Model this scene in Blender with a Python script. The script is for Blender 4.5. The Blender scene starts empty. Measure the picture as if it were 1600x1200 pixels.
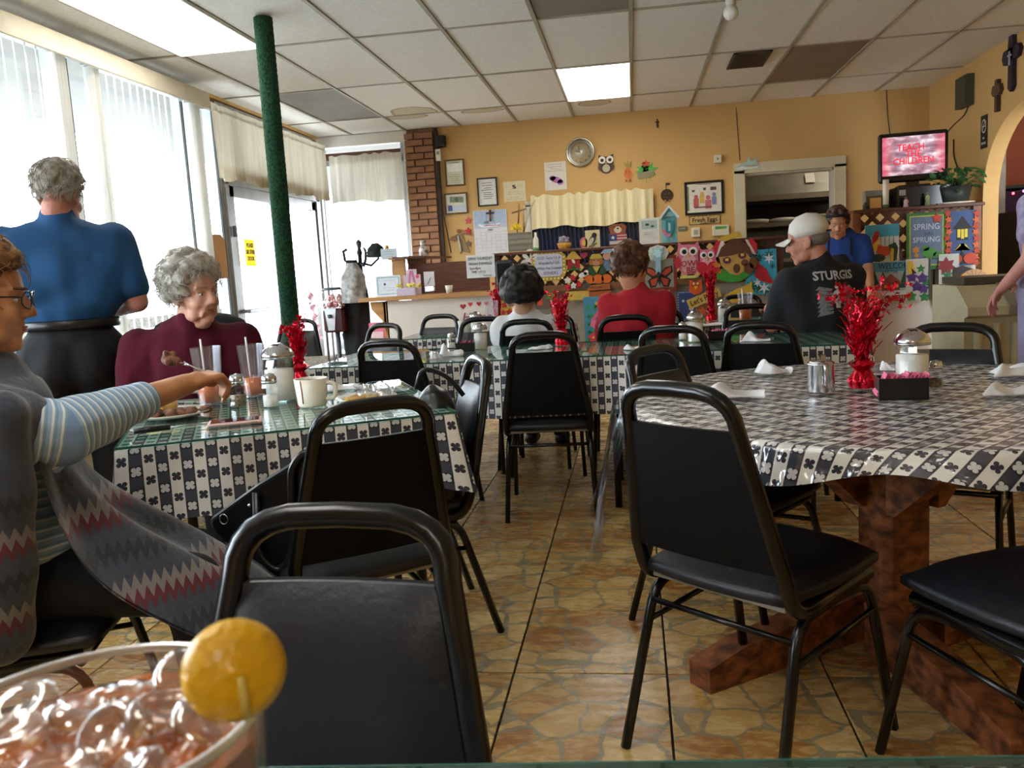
import bpy, bmesh, math, random
from mathutils import Vector, Matrix, Euler
import numpy as np
random.seed(7)
PI = math.pi
# ---------------------------------------------------------------- camera, sky, light, exposure
SC = bpy.context.scene
COL = SC.collection
FPX, H = 1335.0, 1.17
Rm = Matrix(((0.98871413, 0.13812563, -0.05801454), (-0.03888169, -0.13739092, -0.98975348), (-0.144681, 0.98083895, -0.13046979)))
cam_d = bpy.data.cameras.new('camera'); cam = bpy.data.objects.new('camera', cam_d); COL.objects.link(cam)
rt, dn, fw = Vector(Rm[0]), Vector(Rm[1]), Vector(Rm[2])
up, bk = -dn, -fw
M4 = Matrix(((rt.x, up.x, bk.x, 0), (rt.y, up.y, bk.y, 0), (rt.z, up.z, bk.z, H), (0, 0, 0, 1)))
cam.matrix_world = M4
cam_d.sensor_width = 36; cam_d.lens = FPX/1600*36; cam_d.clip_start = .02
cam_d.dof.use_dof = True; cam_d.dof.focus_distance = 3.0; cam_d.dof.aperture_fstop = 13
SC.camera = cam
vs = SC.view_settings
vs.view_transform = 'Standard'; vs.look = 'None'; vs.gamma = 1; vs.use_curve_mapping = False; vs.exposure = 0.7
W = bpy.data.worlds.new('sky'); SC.world = W; W.use_nodes = True
wn = W.node_tree.nodes; wl = W.node_tree.links
bg = wn['Background']; bg.inputs['Strength'].default_value = 11.0
wtc = wn.new('ShaderNodeTexCoord'); wns = wn.new('ShaderNodeTexNoise'); wns.inputs['Scale'].default_value = 2.5
wcr = wn.new('ShaderNodeValToRGB'); wcr.color_ramp.elements[0].color = (.76, .87, 1, 1); wcr.color_ramp.elements[1].color = (.92, .97, 1, 1)
wl.new(wtc.outputs['Generated'], wns.inputs['Vector']); wl.new(wns.outputs['Fac'], wcr.inputs['Fac']); wl.new(wcr.outputs['Color'], bg.inputs['Color'])
for nm, loc, rot, sx, sy in (('side_portal', (-3.32, 4.4, 1.5), (0, -PI/2, 0), 2.3, 8.8), ('back_portal', (-2.8, 8.98, 1.5), (-PI/2, 0, 0), 1.1, 2.2)):
    ld = bpy.data.lights.new(nm, 'AREA'); ld.shape = 'RECTANGLE'; ld.size = sx; ld.size_y = sy; ld.cycles.is_portal = True
    lo = bpy.data.objects.new(nm, ld); lo.location = loc; lo.rotation_euler = rot; COL.objects.link(lo)
# ---------------------------------------------------------------- helpers
def ray(px, py):
    return Rm.transposed() @ Vector(((px-800)/FPX, (py-600)/FPX, 1))
CP = Vector((0, 0, H))
def aty(px, py, y): d = ray(px, py); return CP + d*(y/d.y)
def atx(px, py, x): d = ray(px, py); return CP + d*(x/d.x)
def atz(px, py, z): d = ray(px, py); return CP + d*((z-H)/d.z)
MATS = {}
def rgb(c):
    if isinstance(c, str):
        c = [int(c[i:i+2], 16)/255 for i in (0, 2, 4)]
        return tuple(x/12.92 if x <= .04045 else ((x+.055)/1.055)**2.4 for x in c)
    return c
def mat(name, col=(.5, .5, .5), rough=.5, metal=0, var=.12, scale=8, bump=0, bscale=None, emit=0, trans=0, alpha=1, spec=.5, coat=0, ior=1.45, detail=3, stretch=None, col2=None, sheen=0):
    if name in MATS: return MATS[name]
    m = bpy.data.materials.new(name); m.use_nodes = True; MATS[name] = m
    n, l = m.node_tree.nodes, m.node_tree.links
    b = n['Principled BSDF']; c = rgb(col)
    b.inputs['Roughness'].default_value = rough; b.inputs['Metallic'].default_value = metal
    b.inputs['Specular IOR Level'].default_value = spec; b.inputs['Coat Weight'].default_value = coat
    b.inputs['Coat Roughness'].default_value = .08
    b.inputs['Transmission Weight'].default_value = trans; b.inputs['Alpha'].default_value = alpha; b.inputs['IOR'].default_value = ior
    b.inputs['Sheen Weight'].default_value = sheen
    if emit:
        b.inputs['Emission Color'].default_value = (*c, 1); b.inputs['Emission Strength'].default_value = emit
    tc = n.new('ShaderNodeTexCoord'); mp = n.new('ShaderNodeMapping'); l.new(tc.outputs['Object'], mp.inputs[0])
    if stretch: mp.inputs['Scale'].default_value = stretch
    ns = n.new('ShaderNodeTexNoise'); ns.inputs['Scale'].default_value = scale; ns.inputs['Detail'].default_value = detail
    l.new(mp.outputs[0], ns.inputs['Vector'])
    cr = n.new('ShaderNodeValToRGB'); e = cr.color_ramp.elements
    e[0].position, e[1].position = .35, .65
    if col2: c2 = rgb(col2); e[0].color = (*c2, 1); e[1].color = (*c, 1)
    else:
        e[0].color = (*[x*(1-var) for x in c], 1); e[1].color = (*[min(1, x*(1+var)) for x in c], 1)
    l.new(ns.outputs['Fac'], cr.inputs['Fac']); l.new(cr.outputs['Color'], b.inputs['Base Color'])
    if bump:
        n2 = n.new('ShaderNodeTexNoise'); n2.inputs['Scale'].default_value = bscale or scale*4; n2.inputs['Detail'].default_value = 4
        l.new(mp.outputs[0], n2.inputs['Vector'])
        bp = n.new('ShaderNodeBump'); bp.inputs['Strength'].default_value = bump; bp.inputs['Distance'].default_value = .01
        l.new(n2.outputs['Fac'], bp.inputs['Height']); l.new(bp.outputs['Normal'], b.inputs['Normal'])
    return m
def glass(name, tint=(1, 1, 1), op=.12, rough=.02):
    """thin pane: mostly clear, some mirror"""
    if name in MATS: return MATS[name]
    m = bpy.data.materials.new(name); m.use_nodes = True; MATS[name] = m
    n, l = m.node_tree.nodes, m.node_tree.links; n.remove(n['Principled BSDF'])
    out = n['Material Output']; t = n.new('ShaderNodeBsdfTransparent'); g = n.new('ShaderNodeBsdfGlossy'); mx = n.new('ShaderNodeMixShader'); fr = n.new('ShaderNodeFresnel')
    ad = n.new('ShaderNodeMath'); ad.operation = 'ADD'; ad.inputs[1].default_value = op; ad.use_clamp = True
    t.inputs[0].default_value = (*tint, 1); g.inputs['Roughness'].default_value = rough; fr.inputs[0].default_value = 1.45
    gm = n.new('ShaderNodeNewGeometry'); iv = n.new('ShaderNodeMath'); iv.operation = 'SUBTRACT'; iv.inputs[0].default_value = 1; l.new(gm.outputs['Backfacing'], iv.inputs[1])
    mu = n.new('ShaderNodeMath'); mu.operation = 'MULTIPLY'; l.new(fr.outputs[0], mu.inputs[0]); l.new(iv.outputs[0], mu.inputs[1])
    l.new(mu.outputs[0], ad.inputs[0]); l.new(ad.outputs[0], mx.inputs[0]); l.new(t.outputs[0], mx.inputs[1]); l.new(g.outputs[0], mx.inputs[2]); l.new(mx.outputs[0], out.inputs[0])
    return m
def rmat(rz=0, rx=0, ry=0): return Euler((rx, ry, rz)).to_matrix()
class MB:
    def __init__(s): s.v = []; s.f = []; s.mi = []; s.sm = []; s.uv = {}
    def add(s, vs_, fs_, mi=0, smooth=False, uvs=None):
        o = len(s.v); s.v += [Vector(v) for v in vs_]
        for k, f in enumerate(fs_):
            if uvs: s.uv[len(s.f)] = [uvs[i] for i in f]
            s.f.append([i+o for i in f]); s.mi.append(mi); s.sm.append(smooth)
        return s
    def box(s, c, d, R=None, mi=0, bev=0):
        c = Vector(c); x, y, z = d[0]/2, d[1]/2, d[2]/2
        if bev:
            b = min(bev, x*.49*2, y*.98, z*.98); vs_ = []
            for sx in (-1, 1):
                for sy in (-1, 1):
                    for sz in (-1, 1):
                        vs_ += [(sx*(x-b), sy*(y-b), sz*z), (sx*(x-b), sy*y, sz*(z-b)), (sx*x, sy*(y-b), sz*(z-b))]
            bm = bmesh.new()
            for q in vs_: bm.verts.new(q)
            r = bmesh.ops.convex_hull(bm, input=bm.verts); bmesh.ops.dissolve_limit(bm, angle_limit=.02, verts=bm.verts, edges=bm.edges)
            bm.verts.index_update(); P = [v.co.copy() for v in bm.verts]; F = [[v.index for v in f.verts] for f in bm.faces]; bm.free()
        else:
            P = [Vector((i*x, j*y, k*z)) for i in (-1, 1) for j in (-1, 1) for k in (-1, 1)]
            F = [(0, 1, 3, 2), (4, 6, 7, 5), (0, 4, 5, 1), (2, 3, 7, 6), (0, 2, 6, 4), (1, 5, 7, 3)]
        if R: P = [R @ p for p in P]
        return s.add([p+c for p in P], F, mi)
    def tube(s, path, r, n=8, mi=0, ry=None, upv=None, cap=True, smooth=True, closed=False):
        path = [Vector(p) for p in path]; m = len(path); rs = r if isinstance(r, (list, tuple)) else [r]*m
        V = []; F = []; pn = None
        for i, p in enumerate(path):
            if closed: t = path[(i+1) % m]-path[i-1]
            else: t = path[min(i+1, m-1)]-path[max(i-1, 0)]
            t = t.normalized() if t.length > 1e-9 else Vector((0, 0, 1))
            if pn is None or upv is not None:
                a = Vector(upv) if upv is not None else (Vector((0, 0, 1)) if abs(t.z) < .9 else Vector((1, 0, 0)))
                nn = a - a.dot(t)*t
                nn = nn.normalized() if nn.length > 1e-6 else t.orthogonal().normalized()
            else:
                nn = (pn-pn.dot(t)*t).normalized()
            pn = nn; bb = t.cross(nn)
            for k in range(n):
                a = 2*PI*(k+.5)/n
                V.append(p+bb*math.cos(a)*rs[i]+nn*math.sin(a)*(rs[i] if ry is None else ry))
        q = m if closed else m-1
        for i in range(q):
            for k in range(n):
                j = (i+1) % m
                F.append((i*n+k, i*n+(k+1) % n, j*n+(k+1) % n, j*n+k))
        if cap and not closed: F += [list(range(n))[::-1], [(m-1)*n+k for k in range(n)]]
        return s.add(V, F, mi, smooth)
    def lathe(s, prof, c=(0, 0, 0), n=16, mi=0, R=None, smooth=True, sx=1, sy=1):
        c = Vector(c); V = []; F = []
        for (r, z) in prof:
            for k in range(n):
                a = 2*PI*k/n; p = Vector((r*math.cos(a)*sx, r*math.sin(a)*sy, z)); V.append((R @ p if R else p)+c)
        for i in range(len(prof)-1):
            for k in range(n): F.append((i*n+k, i*n+(k+1) % n, (i+1)*n+(k+1) % n, (i+1)*n+k))
        if prof[0][0] > 1e-6: F.append(list(range(n))[::-1])
        if prof[-1][0] > 1e-6: F.append([(len(prof)-1)*n+k for k in range(n)])
        return s.add(V, F, mi, smooth)
    def cyl(s, p0, p1, r0, r1=None, n=12, mi=0, smooth=True):
        return s.tube([p0, p1], [r0, r0 if r1 is None else r1], n, mi, smooth=smooth)
    def ell(s, c, r, R=None, n=12, mi=0):
        m = n//2+1
        if isinstance(r, (int, float)): r = (r, r, r)
        V = []; F = []; c = Vector(c)
        for i in range(m):
            t = PI*i/(m-1)
            for k in range(n):
                a = 2*PI*k/n; p = Vector((r[0]*math.sin(t)*math.cos(a), r[1]*math.sin(t)*math.sin(a), -r[2]*math.cos(t))); V.append((R @ p if R else p)+c)
        for i in range(m-1):
            for k in range(n): F.append((i*n+k, i*n+(k+1) % n, (i+1)*n+(k+1) % n, (i+1)*n+k))
        return s.add(V, F, mi, True)
    def cap(s, p0, p1, r0, r1, n=12, mi=0):
        """round-ended tapered limb"""
        p0, p1 = Vector(p0), Vector(p1); t = (p1-p0); L = t.length; t = t/L if L > 1e-6 else Vector((0, 0, 1))
        path = []; rs = []
        for k in range(5): a = PI/2*(1-k/4); path.append(p0-t*r0*math.sin(a)); rs.append(max(r0*math.cos(a), r0*.02))
        for k in range(5): a = PI/2*k/4; path.append(p1+t*r1*math.sin(a)); rs.append(max(r1*math.cos(a), r1*.02))
        return s.tube(path, rs, n, mi)
    def prism(s, poly, t, O=(0, 0, 0), U=(1, 0, 0), Wv=(0, 0, 1), mi=0, bulge=0):
        """flat outline with thickness t along N = U x W (towards -y for x/z axes)"""
        O, U, Wv = Vector(O), Vector(U), Vector(Wv); N = U.cross(Wv)
        n = len(poly); V = [O+U*a+Wv*b for a, b in poly]+[O+U*a+Wv*b+N*t for a, b in poly]
        ar = sum(poly[i][0]*poly[(i+1) % n][1]-poly[(i+1) % n][0]*poly[i][1] for i in range(n))
        F = [list(range(n))[::-1], [n+i for i in range(n)]]+[(i, (i+1) % n, n+(i+1) % n, n+i) for i in range(n)]
        if ar < 0: F = [f[::-1] for f in F]
        return s.add(V, F, mi)
    def grid(s, fn, nu, nv, mi=0, smooth=True, closeu=False, uvf=None):
        V = [fn(i/nu, j/nv) for j in range(nv+1) for i in range(nu+1)]; F = []
        for j in range(nv):
            for i in range(nu):
                a = j*(nu+1)+i; F.append((a, a+1, a+nu+2, a+nu+1))
        uvs = [uvf(i/nu, j/nv) for j in range(nv+1) for i in range(nu+1)] if uvf else None
        return s.add(V, F, mi, smooth, uvs)
    def mesh(s, name, mats):
        me = bpy.data.meshes.new(name); me.from_pydata([v[:] for v in s.v], [], s.f)
        for m in (mats if isinstance(mats, (list, tuple)) else [mats]): me.materials.append(m)
        me.polygons.foreach_set('material_index', s.mi); me.polygons.foreach_set('use_smooth', s.sm)
        if s.uv:
            ul = me.uv_layers.new(name='UVMap')
            for pi, p in enumerate(me.polygons):
                if pi in s.uv:
                    for k, li in enumerate(p.loop_indices): ul.data[li].uv = s.uv[pi][k]
        me.update(); return me
def wm(o):
    m = o.matrix_basis.copy()
    while o.parent: o = o.parent; m = o.matrix_basis @ m
    return m
def tag(o, label=None, cat=None, group=None, kind=None):
    if label: o['label'] = label
    if cat: o['category'] = cat
    if group: o['group'] = group
    if kind: o['kind'] = kind
    return o
def obj(name, mb, mats, parent=None, world=False, label=None, cat=None, group=None, kind=None, mods=None):
    """one mesh object; world=True: coordinates are world ones and get made local to the parent (or to own centre)"""
    loc = None
    if world and parent is not None:
        inv = wm(parent).inverted(); mb.v = [inv @ v for v in mb.v]
    elif world:
        xs = [v.x for v in mb.v]; ys = [v.y for v in mb.v]; loc = Vector(((min(xs)+max(xs))/2, (min(ys)+max(ys))/2, min(v.z for v in mb.v)))
        mb.v = [v-loc for v in mb.v]
    o = bpy.data.objects.new(name, mb.mesh(name, mats)); COL.objects.link(o)
    if loc is not None: o.location = loc
    if parent is not None: o.parent = parent
    return tag(o, label, cat, group, kind)
def thing(name, label, cat, loc=(0, 0, 0), rz=0, group=None):
    o = bpy.data.objects.new(name, None); COL.objects.link(o); o.empty_display_size = .1
    o.location = loc; o.rotation_euler = (0, 0, rz); return tag(o, label, cat, group)
def kids(o): return [c for c in bpy.data.objects if c.parent == o]
def clone(o, loc=None, rz=None, label=None, group=None, parent=None, ks=None):
    c = o.copy(); COL.objects.link(c)
    if parent is not None: c.parent = parent
    for ch in (ks or {}).get(o.name, kids(o) if ks is None else []): clone(ch, parent=c, ks=ks)
    if loc is not None: c.location = loc
    if rz is not None: c.rotation_euler[2] = rz
    if label: c['label'] = label
    if group: c['group'] = group
    return c
def textmesh(body, size, loc, m, parent=None, U=(1, 0, 0), Wv=(0, 0, 1), name='lettering', ext=.0012, align='CENTER', shear=0, sx=1, bold=0, world=True):
    """flat raised lettering in the built-in font, laid along U with up direction Wv"""
    c = bpy.data.curves.new(name, 'FONT'); c.body = body; c.size = size; c.align_x = align; c.align_y = 'CENTER'; c.extrude = ext; c.shear = shear; c.offset = bold; c.resolution_u = 2
    t = bpy.data.objects.new(name, c); COL.objects.link(t)
    me = bpy.data.meshes.new_from_object(t.evaluated_get(bpy.context.evaluated_depsgraph_get())); bpy.data.objects.remove(t); bpy.data.curves.remove(c)
    U, Wv, L = Vector(U).normalized(), Vector(Wv).normalized(), Vector(loc); N = U.cross(Wv)
    me.transform(Matrix(((U.x*sx, Wv.x, N.x, L.x), (U.y*sx, Wv.y, N.y, L.y), (U.z*sx, Wv.z, N.z, L.z), (0, 0, 0, 1))))
    if parent is not None and world: me.transform(wm(parent).inverted())
    me.materials.clear(); me.materials.append(m)
    o = bpy.data.objects.new(name, me); COL.objects.link(o)
    if parent is not None: o.parent = parent
    return o
# ---------------------------------------------------------------- patterned materials
def nodes_of(m): return m.node_tree.nodes, m.node_tree.links, m.node_tree.nodes['Principled BSDF']
def mth(n, l, op, a, b=None, c=None):
    x = n.new('ShaderNodeMath'); x.operation = op
    for i, v in enumerate((a, b, c)):
        if v is None: continue
        if isinstance(v, (int, float)): x.inputs[i].default_value = v
        else: l.new(v, x.inputs[i])
    return x.outputs[0]
def mixc(n, l, f, a, b):
    x = n.new('ShaderNodeMix'); x.data_type = 'RGBA'
    for k, v in ((0, f), (6, a), (7, b)):
        if isinstance(v, (int, float)): x.inputs[k].default_value = v
        elif isinstance(v, tuple): x.inputs[k].default_value = (*v, 1) if len(v) == 3 else v
        else: l.new(v, x.inputs[k])
    return x.outputs[2]
def clover_cloth(name, px=.065, py=.059, rough=.6, coat=0, vinyl=False):
    m = bpy.data.materials.new(name); m.use_nodes = True; MATS[name] = m; n, l, b = nodes_of(m)
    uv = n.new('ShaderNodeUVMap'); sp = n.new('ShaderNodeSeparateXYZ'); l.new(uv.outputs[0], sp.inputs[0])
    A = lambda op, a, c=None, d=None: mth(n, l, op, a, c, d)
    u = A('DIVIDE', sp.outputs[0], px); v = A('DIVIDE', sp.outputs[1], py)
    fu = A('FRACT', u); fv = A('FRACT', v)
    navy = A('GREATER_THAN', fu, .5)
    lu = A('MULTIPLY', A('SUBTRACT', A('FRACT', A('MULTIPLY', u, 2)), .5), px/2)
    off = A('MULTIPLY', navy, .5)
    lv = A('MULTIPLY', A('SUBTRACT', A('FRACT', A('ADD', v, off)), .5), py)
    r = A('SQRT', A('ADD', A('MULTIPLY', lu, lu), A('MULTIPLY', lv, lv)))
    th = A('ARCTAN2', lv, lu)
    pet = A('POWER', A('ABSOLUTE', A('SINE', A('MULTIPLY', th, 2))), .28)
    clov = A('LESS_THAN', r, A('MULTIPLY', pet, .0138))
    band = A('GREATER_THAN', A('ABSOLUTE', A('SUBTRACT', A('FRACT', A('ADD', v, .5)), .5)), .25)
    nv = mixc(n, l, band, (.018, .022, .038), (.05, .06, .085))
    cn = mixc(n, l, clov, nv, (.66, .68, .68)); cw = mixc(n, l, clov, (.8, .8, .77), (.03, .035, .055))
    c = mixc(n, l, navy, cw, cn); l.new(c, b.inputs['Base Color'])
    b.inputs['Roughness'].default_value = rough; b.inputs['Coat Weight'].default_value = coat; b.inputs['Coat Roughness'].default_value = .16
    if vinyl:
        tc = n.new('ShaderNodeTexCoord'); mp = n.new('ShaderNodeMapping'); mp.inputs['Rotation'].default_value = (0, 0, .5); mp.inputs['Scale'].default_value = (7, 18, 6)
        l.new(tc.outputs['Object'], mp.inputs[0]); ns = n.new('ShaderNodeTexNoise'); ns.inputs['Scale'].default_value = 1.6; ns.inputs['Detail'].default_value = 2; l.new(mp.outputs[0], ns.inputs['Vector'])
        bp = n.new('ShaderNodeBump'); bp.inputs['Strength'].default_value = 1.0; bp.inputs['Distance'].default_value = .05; l.new(ns.outputs['Fac'], bp.inputs['Height'])
        l.new(bp.outputs['Normal'], b.inputs['Coat Normal']); b.inputs['Coat IOR'].default_value = 1.8
    return m
def floor_tile_mat():
    m = bpy.data.materials.new('slate print tile'); m.use_nodes = True; n, l, b = nodes_of(m)
    tc = n.new('ShaderNodeTexCoord'); oi = n.new('ShaderNodeObjectInfo')
    ad = n.new('ShaderNodeVectorMath'); ad.operation = 'ADD'; l.new(tc.outputs['Object'], ad.inputs[0])
    cx_ = n.new('ShaderNodeCombineXYZ'); l.new(mth(n, l, 'MULTIPLY', mth(n, l, 'ROUND', mth(n, l, 'MULTIPLY', oi.outputs['Random'], 3)), 7.0), cx_.inputs[0]); l.new(cx_.outputs[0], ad.inputs[1])
    ns = n.new('ShaderNodeTexNoise'); ns.inputs['Scale'].default_value = 9; ns.inputs['Detail'].default_value = 2; l.new(ad.outputs[0], ns.inputs['Vector'])
    wv = n.new('ShaderNodeVectorMath'); wv.operation = 'MULTIPLY_ADD'; wv.inputs[1].default_value = (.07, .07, 0); l.new(ns.outputs['Color'], wv.inputs[0]); l.new(ad.outputs[0], wv.inputs[2])
    fl = n.new('ShaderNodeVectorMath'); fl.operation = 'MULTIPLY'; fl.inputs[1].default_value = (1, 1, 0); l.new(wv.outputs[0], fl.inputs[0])
    ve = n.new('ShaderNodeTexVoronoi'); ve.feature = 'DISTANCE_TO_EDGE'; ve.inputs['Scale'].default_value = 7; l.new(fl.outputs[0], ve.inputs['Vector'])
    vc = n.new('ShaderNodeTexVoronoi'); vc.inputs['Scale'].default_value = 7; l.new(fl.outputs[0], vc.inputs['Vector'])
    sp = n.new('ShaderNodeSeparateColor'); l.new(vc.outputs['Color'], sp.inputs[0])
    n2 = n.new('ShaderNodeTexNoise'); n2.inputs['Scale'].default_value = 11; n2.inputs['Detail'].default_value = 8; n2.inputs['Roughness'].default_value = .7; n2.inputs['Distortion'].default_value = .8
    mp = n.new('ShaderNodeMapping'); mp.inputs['Scale'].default_value = (1, 2.2, 1); l.new(ad.outputs[0], mp.inputs[0]); l.new(mp.outputs[0], n2.inputs['Vector'])
    f = mth(n, l, 'ADD', mth(n, l, 'MULTIPLY', sp.outputs[0], .34), mth(n, l, 'MULTIPLY', n2.outputs['Fac'], .95))
    cr = n.new('ShaderNodeValToRGB'); e = cr.color_ramp.elements; e[0].position = .25; e[0].color = (*rgb('70462a'), 1); e[1].position = .85; e[1].color = (*rgb('d6b87c'), 1)
    x = e.new(.45); x.color = (*rgb('9e6a38'), 1); x = e.new(.62); x.color = (*rgb('c29c5a'), 1)
    l.new(f, cr.inputs['Fac'])
    edge = mth(n, l, 'LESS_THAN', ve.outputs['Distance'], .035)
    c = mixc(n, l, mth(n, l, 'MULTIPLY', edge, .9), cr.outputs['Color'], rgb('8c8264')); l.new(c, b.inputs['Base Color'])
    b.inputs['Roughness'].default_value = .3
    rr = mth(n, l, 'ADD', mth(n, l, 'MULTIPLY', n2.outputs['Fac'], .3), .12); l.new(rr, b.inputs['Roughness'])
    bp = n.new('ShaderNodeBump'); bp.inputs['Strength'].default_value = .4; bp.inputs['Distance'].default_value = .004
    hh = mth(n, l, 'SUBTRACT', n2.outputs['Fac'], mth(n, l, 'MULTIPLY', edge, .8)); l.new(hh, bp.inputs['Height']); l.new(bp.outputs['Normal'], b.inputs['Normal'])
    return m
# ---------------------------------------------------------------- the room
M_wall = mat('tan wall paint', 'cca467', .75, var=.04, scale=1.2, bump=.15, bscale=60)
M_ceil = mat('ceiling tile', 'efede8', .9, var=.05, scale=60, bump=.35, bscale=140)
M_grid = mat('ceiling grid metal', 'a8a08f', .5, var=.15, scale=3)
M_grout = mat('dark grout', '332b22', .85, var=.15)
M_floor = floor_tile_mat()
M_alu = mat('brushed aluminium', 'a9adb0', .4, .7, var=.06)
M_alud = mat('dark gasket', '3a3d40', .6, 0)
M_white = mat('white paint', 'd9d4c8', .5, var=.05, scale=3)
M_cream = mat('cream sill', 'cfc7b2', .6, var=.06)
M_pane = glass('window glass', (.97, .99, 1), .03)
XL, XR, YB, ZC = -3.2, 2.85, 8.87, 2.67
def sbox(name, lo, hi, m, kind='structure', parent=None, **k):
    b = MB().box([(lo[i]+hi[i])/2 for i in range(3)], [abs(hi[i]-lo[i]) for i in range(3)])
    return obj(name, b, m, parent, world=True, kind=kind, **k)
floor = thing('floor', None, None); floor['kind'] = 'structure'
b = MB().box((-.2, 3.2, -.06), (6.4, 12, .1)); obj('grout_bed', b, M_grout, floor)
tm = MB().box((0, 0, 0), (.438, .4565, .012), bev=.0012).mesh('tile', M_floor)
for i in range(-8, 7):
    for j in range(-7, 15):
        x0, y0 = .053+.4445*i, 2.354+.463*j
        if x0 < XL-.2 or x0+.44 > XR+.2: continue
        t = bpy.data.objects.new('tile', tm); COL.objects.link(t); t.parent = floor
        t.location = (x0+.2222, y0+.2315, -.0062+random.uniform(-.0006, .0002))
        if random.random() < .5: t.rotation_euler[2] = PI
ceiling = thing('ceiling', None, None, (0, 0, ZC)); ceiling['kind'] = 'structure'
obj('upper_slab', MB().box((-.2, 3.1, ZC+.1), (6.6, 12, .1)), M_grid, ceiling, world=True)
GX = [.05+.577*k for k in range(-6, 6)]; GY = [8.04-1.315*k for k in range(0, 9)]
bars = MB()
for x in GX: bars.box((x, 3.1, ZC+.006), (.024, 11.8, .016))
for y in GY: bars.box((-.2, y, ZC+.007), (6.4, .022, .014))
obj('grid_bar', bars, M_grid, ceiling, world=True, kind='stuff')
M_dtile = mat('old grey translucent tile', '8a837c', .6, var=.08, scale=4)
M_ptile = mat('mauve grey tile', '8d7c70', .7, var=.08, scale=3)
M_stain = mat('ceiling tile with stain', 'cfc9bd', .9, var=.05, scale=60)
def stain_mat(nm, cx_, cy_, rx_, ry_):
    m = bpy.data.materials.new(nm); m.use_nodes = True; n, l, b = nodes_of(m)
    tc = n.new('ShaderNodeTexCoord'); mp = n.new('ShaderNodeMapping'); mp.inputs['Location'].default_value = (-cx_/rx_, -cy_/ry_, 0); mp.inputs['Scale'].default_value = (1/rx_, 1/ry_, 0)
    l.new(tc.outputs['Object'], mp.inputs[0]); ns = n.new('ShaderNodeTexNoise'); ns.inputs['Scale'].default_value = 1.4
    ad = n.new('ShaderNodeVectorMath'); ad.operation = 'MULTIPLY_ADD'; ad.inputs[1].default_value = (.35, .35, 0); l.new(mp.outputs[0], ns.inputs['Vector']); l.new(ns.outputs['Color'], ad.inputs[0]); l.new(mp.outputs[0], ad.inputs[2])
    ln = n.new('ShaderNodeVectorMath'); ln.operation = 'LENGTH'; l.new(ad.outputs[0], ln.inputs[0])
    cr = n.new('ShaderNodeValToRGB'); e = cr.color_ramp.elements; e[0].position = 0; e[0].color = (*rgb('d2c8b0'), 1); e[1].position = 1; e[1].color = (*rgb('efede8'), 1)
    for p, c in ((.72, 'd0c6ae'), (.82, '9a8763'), (.88, 'efede8')): q = e.new(p); q.color = (*rgb(c), 1)
    l.new(ln.outputs['Value'], cr.inputs[0]); l.new(cr.outputs[0], b.inputs['Base Color']); b.inputs['Roughness'].default_value = .9
    return m
M_light = mat('lit diffuser', (1, .96, .88), .5, var=0, emit=7.5)
ctm = {}
def ctile(x0, y0, m, z=ZC+.012):
    k = m.name
    if k not in ctm: ctm[k] = MB().box((0, 0, 0), (.553, 1.293, .014), bev=.004).mesh('tile', m)
    t = bpy.data.objects.new('ceiling_tile', ctm[k]); COL.objects.link(t); t.parent = ceiling
    t.location = (x0+.2885, y0+.6575, z-ZC+random.uniform(0, .003)); t.rotation_euler = (random.uniform(-.002, .002), 0, 0); return t
LIGHTS = {(-5, 2), (-1, 0)}
for i, x in enumerate(GX[:-1]):
    for j, y in enumerate(GY):
        y0 = y-1.315; ii = i-6
        if j >= 1 or True:
            pass
        cell = (ii, j)
        for (yy, jj) in ((y0, j),):
            if (ii, jj) in ((-1, 0), (-5, 2), (-3, 5), (-1, 7)): continue
            m = M_ceil
            if (ii, jj) == (-5, 0): m = M_dtile
            if (ii, jj) == (-1, 2): m = M_dtile
            if (ii, jj) == (2, 0): m = M_ptile
            if (ii, jj) == (-4, 0): m = stain_mat('brown ring stain a', .08, .62, .26, .3)
            ctile(x, yy, m)
    m = M_ceil
    if i-6 in (-4, -3): m = stain_mat('brown ring stain b%d' % i, -.05 if i == 2 else .1, -.52, .25, .12)
    if i-6 == -1: m = stain_mat('brown ring stain c', -.02, -.4, .19, .16)
    ctile(x, GY[0], m)
def panel_light(i, j, lab, st):
    x0, y0 = GX[i+6], GY[j]-1.315
    t = thing('ceiling_light', lab, 'light', (x0+.2885, y0+.6575, ZC+.002), group=None)
    obj('diffuser', MB().box((0, 0, .0), (.55, 1.29, .012), bev=.003), M_light, t)
    f = MB()
    for s in (-1, 1): f.box((s*.281, 0, .002), (.014, 1.312, .02)); f.box((0, s*.651, .002), (.552, .012, .02))
    obj('frame', f, M_white, t)
panel_light(-5, 2, 'large lit fluorescent ceiling panel beside the window blinds near the green pole', 1)
panel_light(-1, 0, 'lit fluorescent ceiling panel in front of the wall clock', 1)
panel_light(-3, 5, 'lit ceiling panel above the left side of the nearest table', 1); panel_light(-1, 7, 'rearmost lit ceiling panel behind the viewer', 1)
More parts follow.
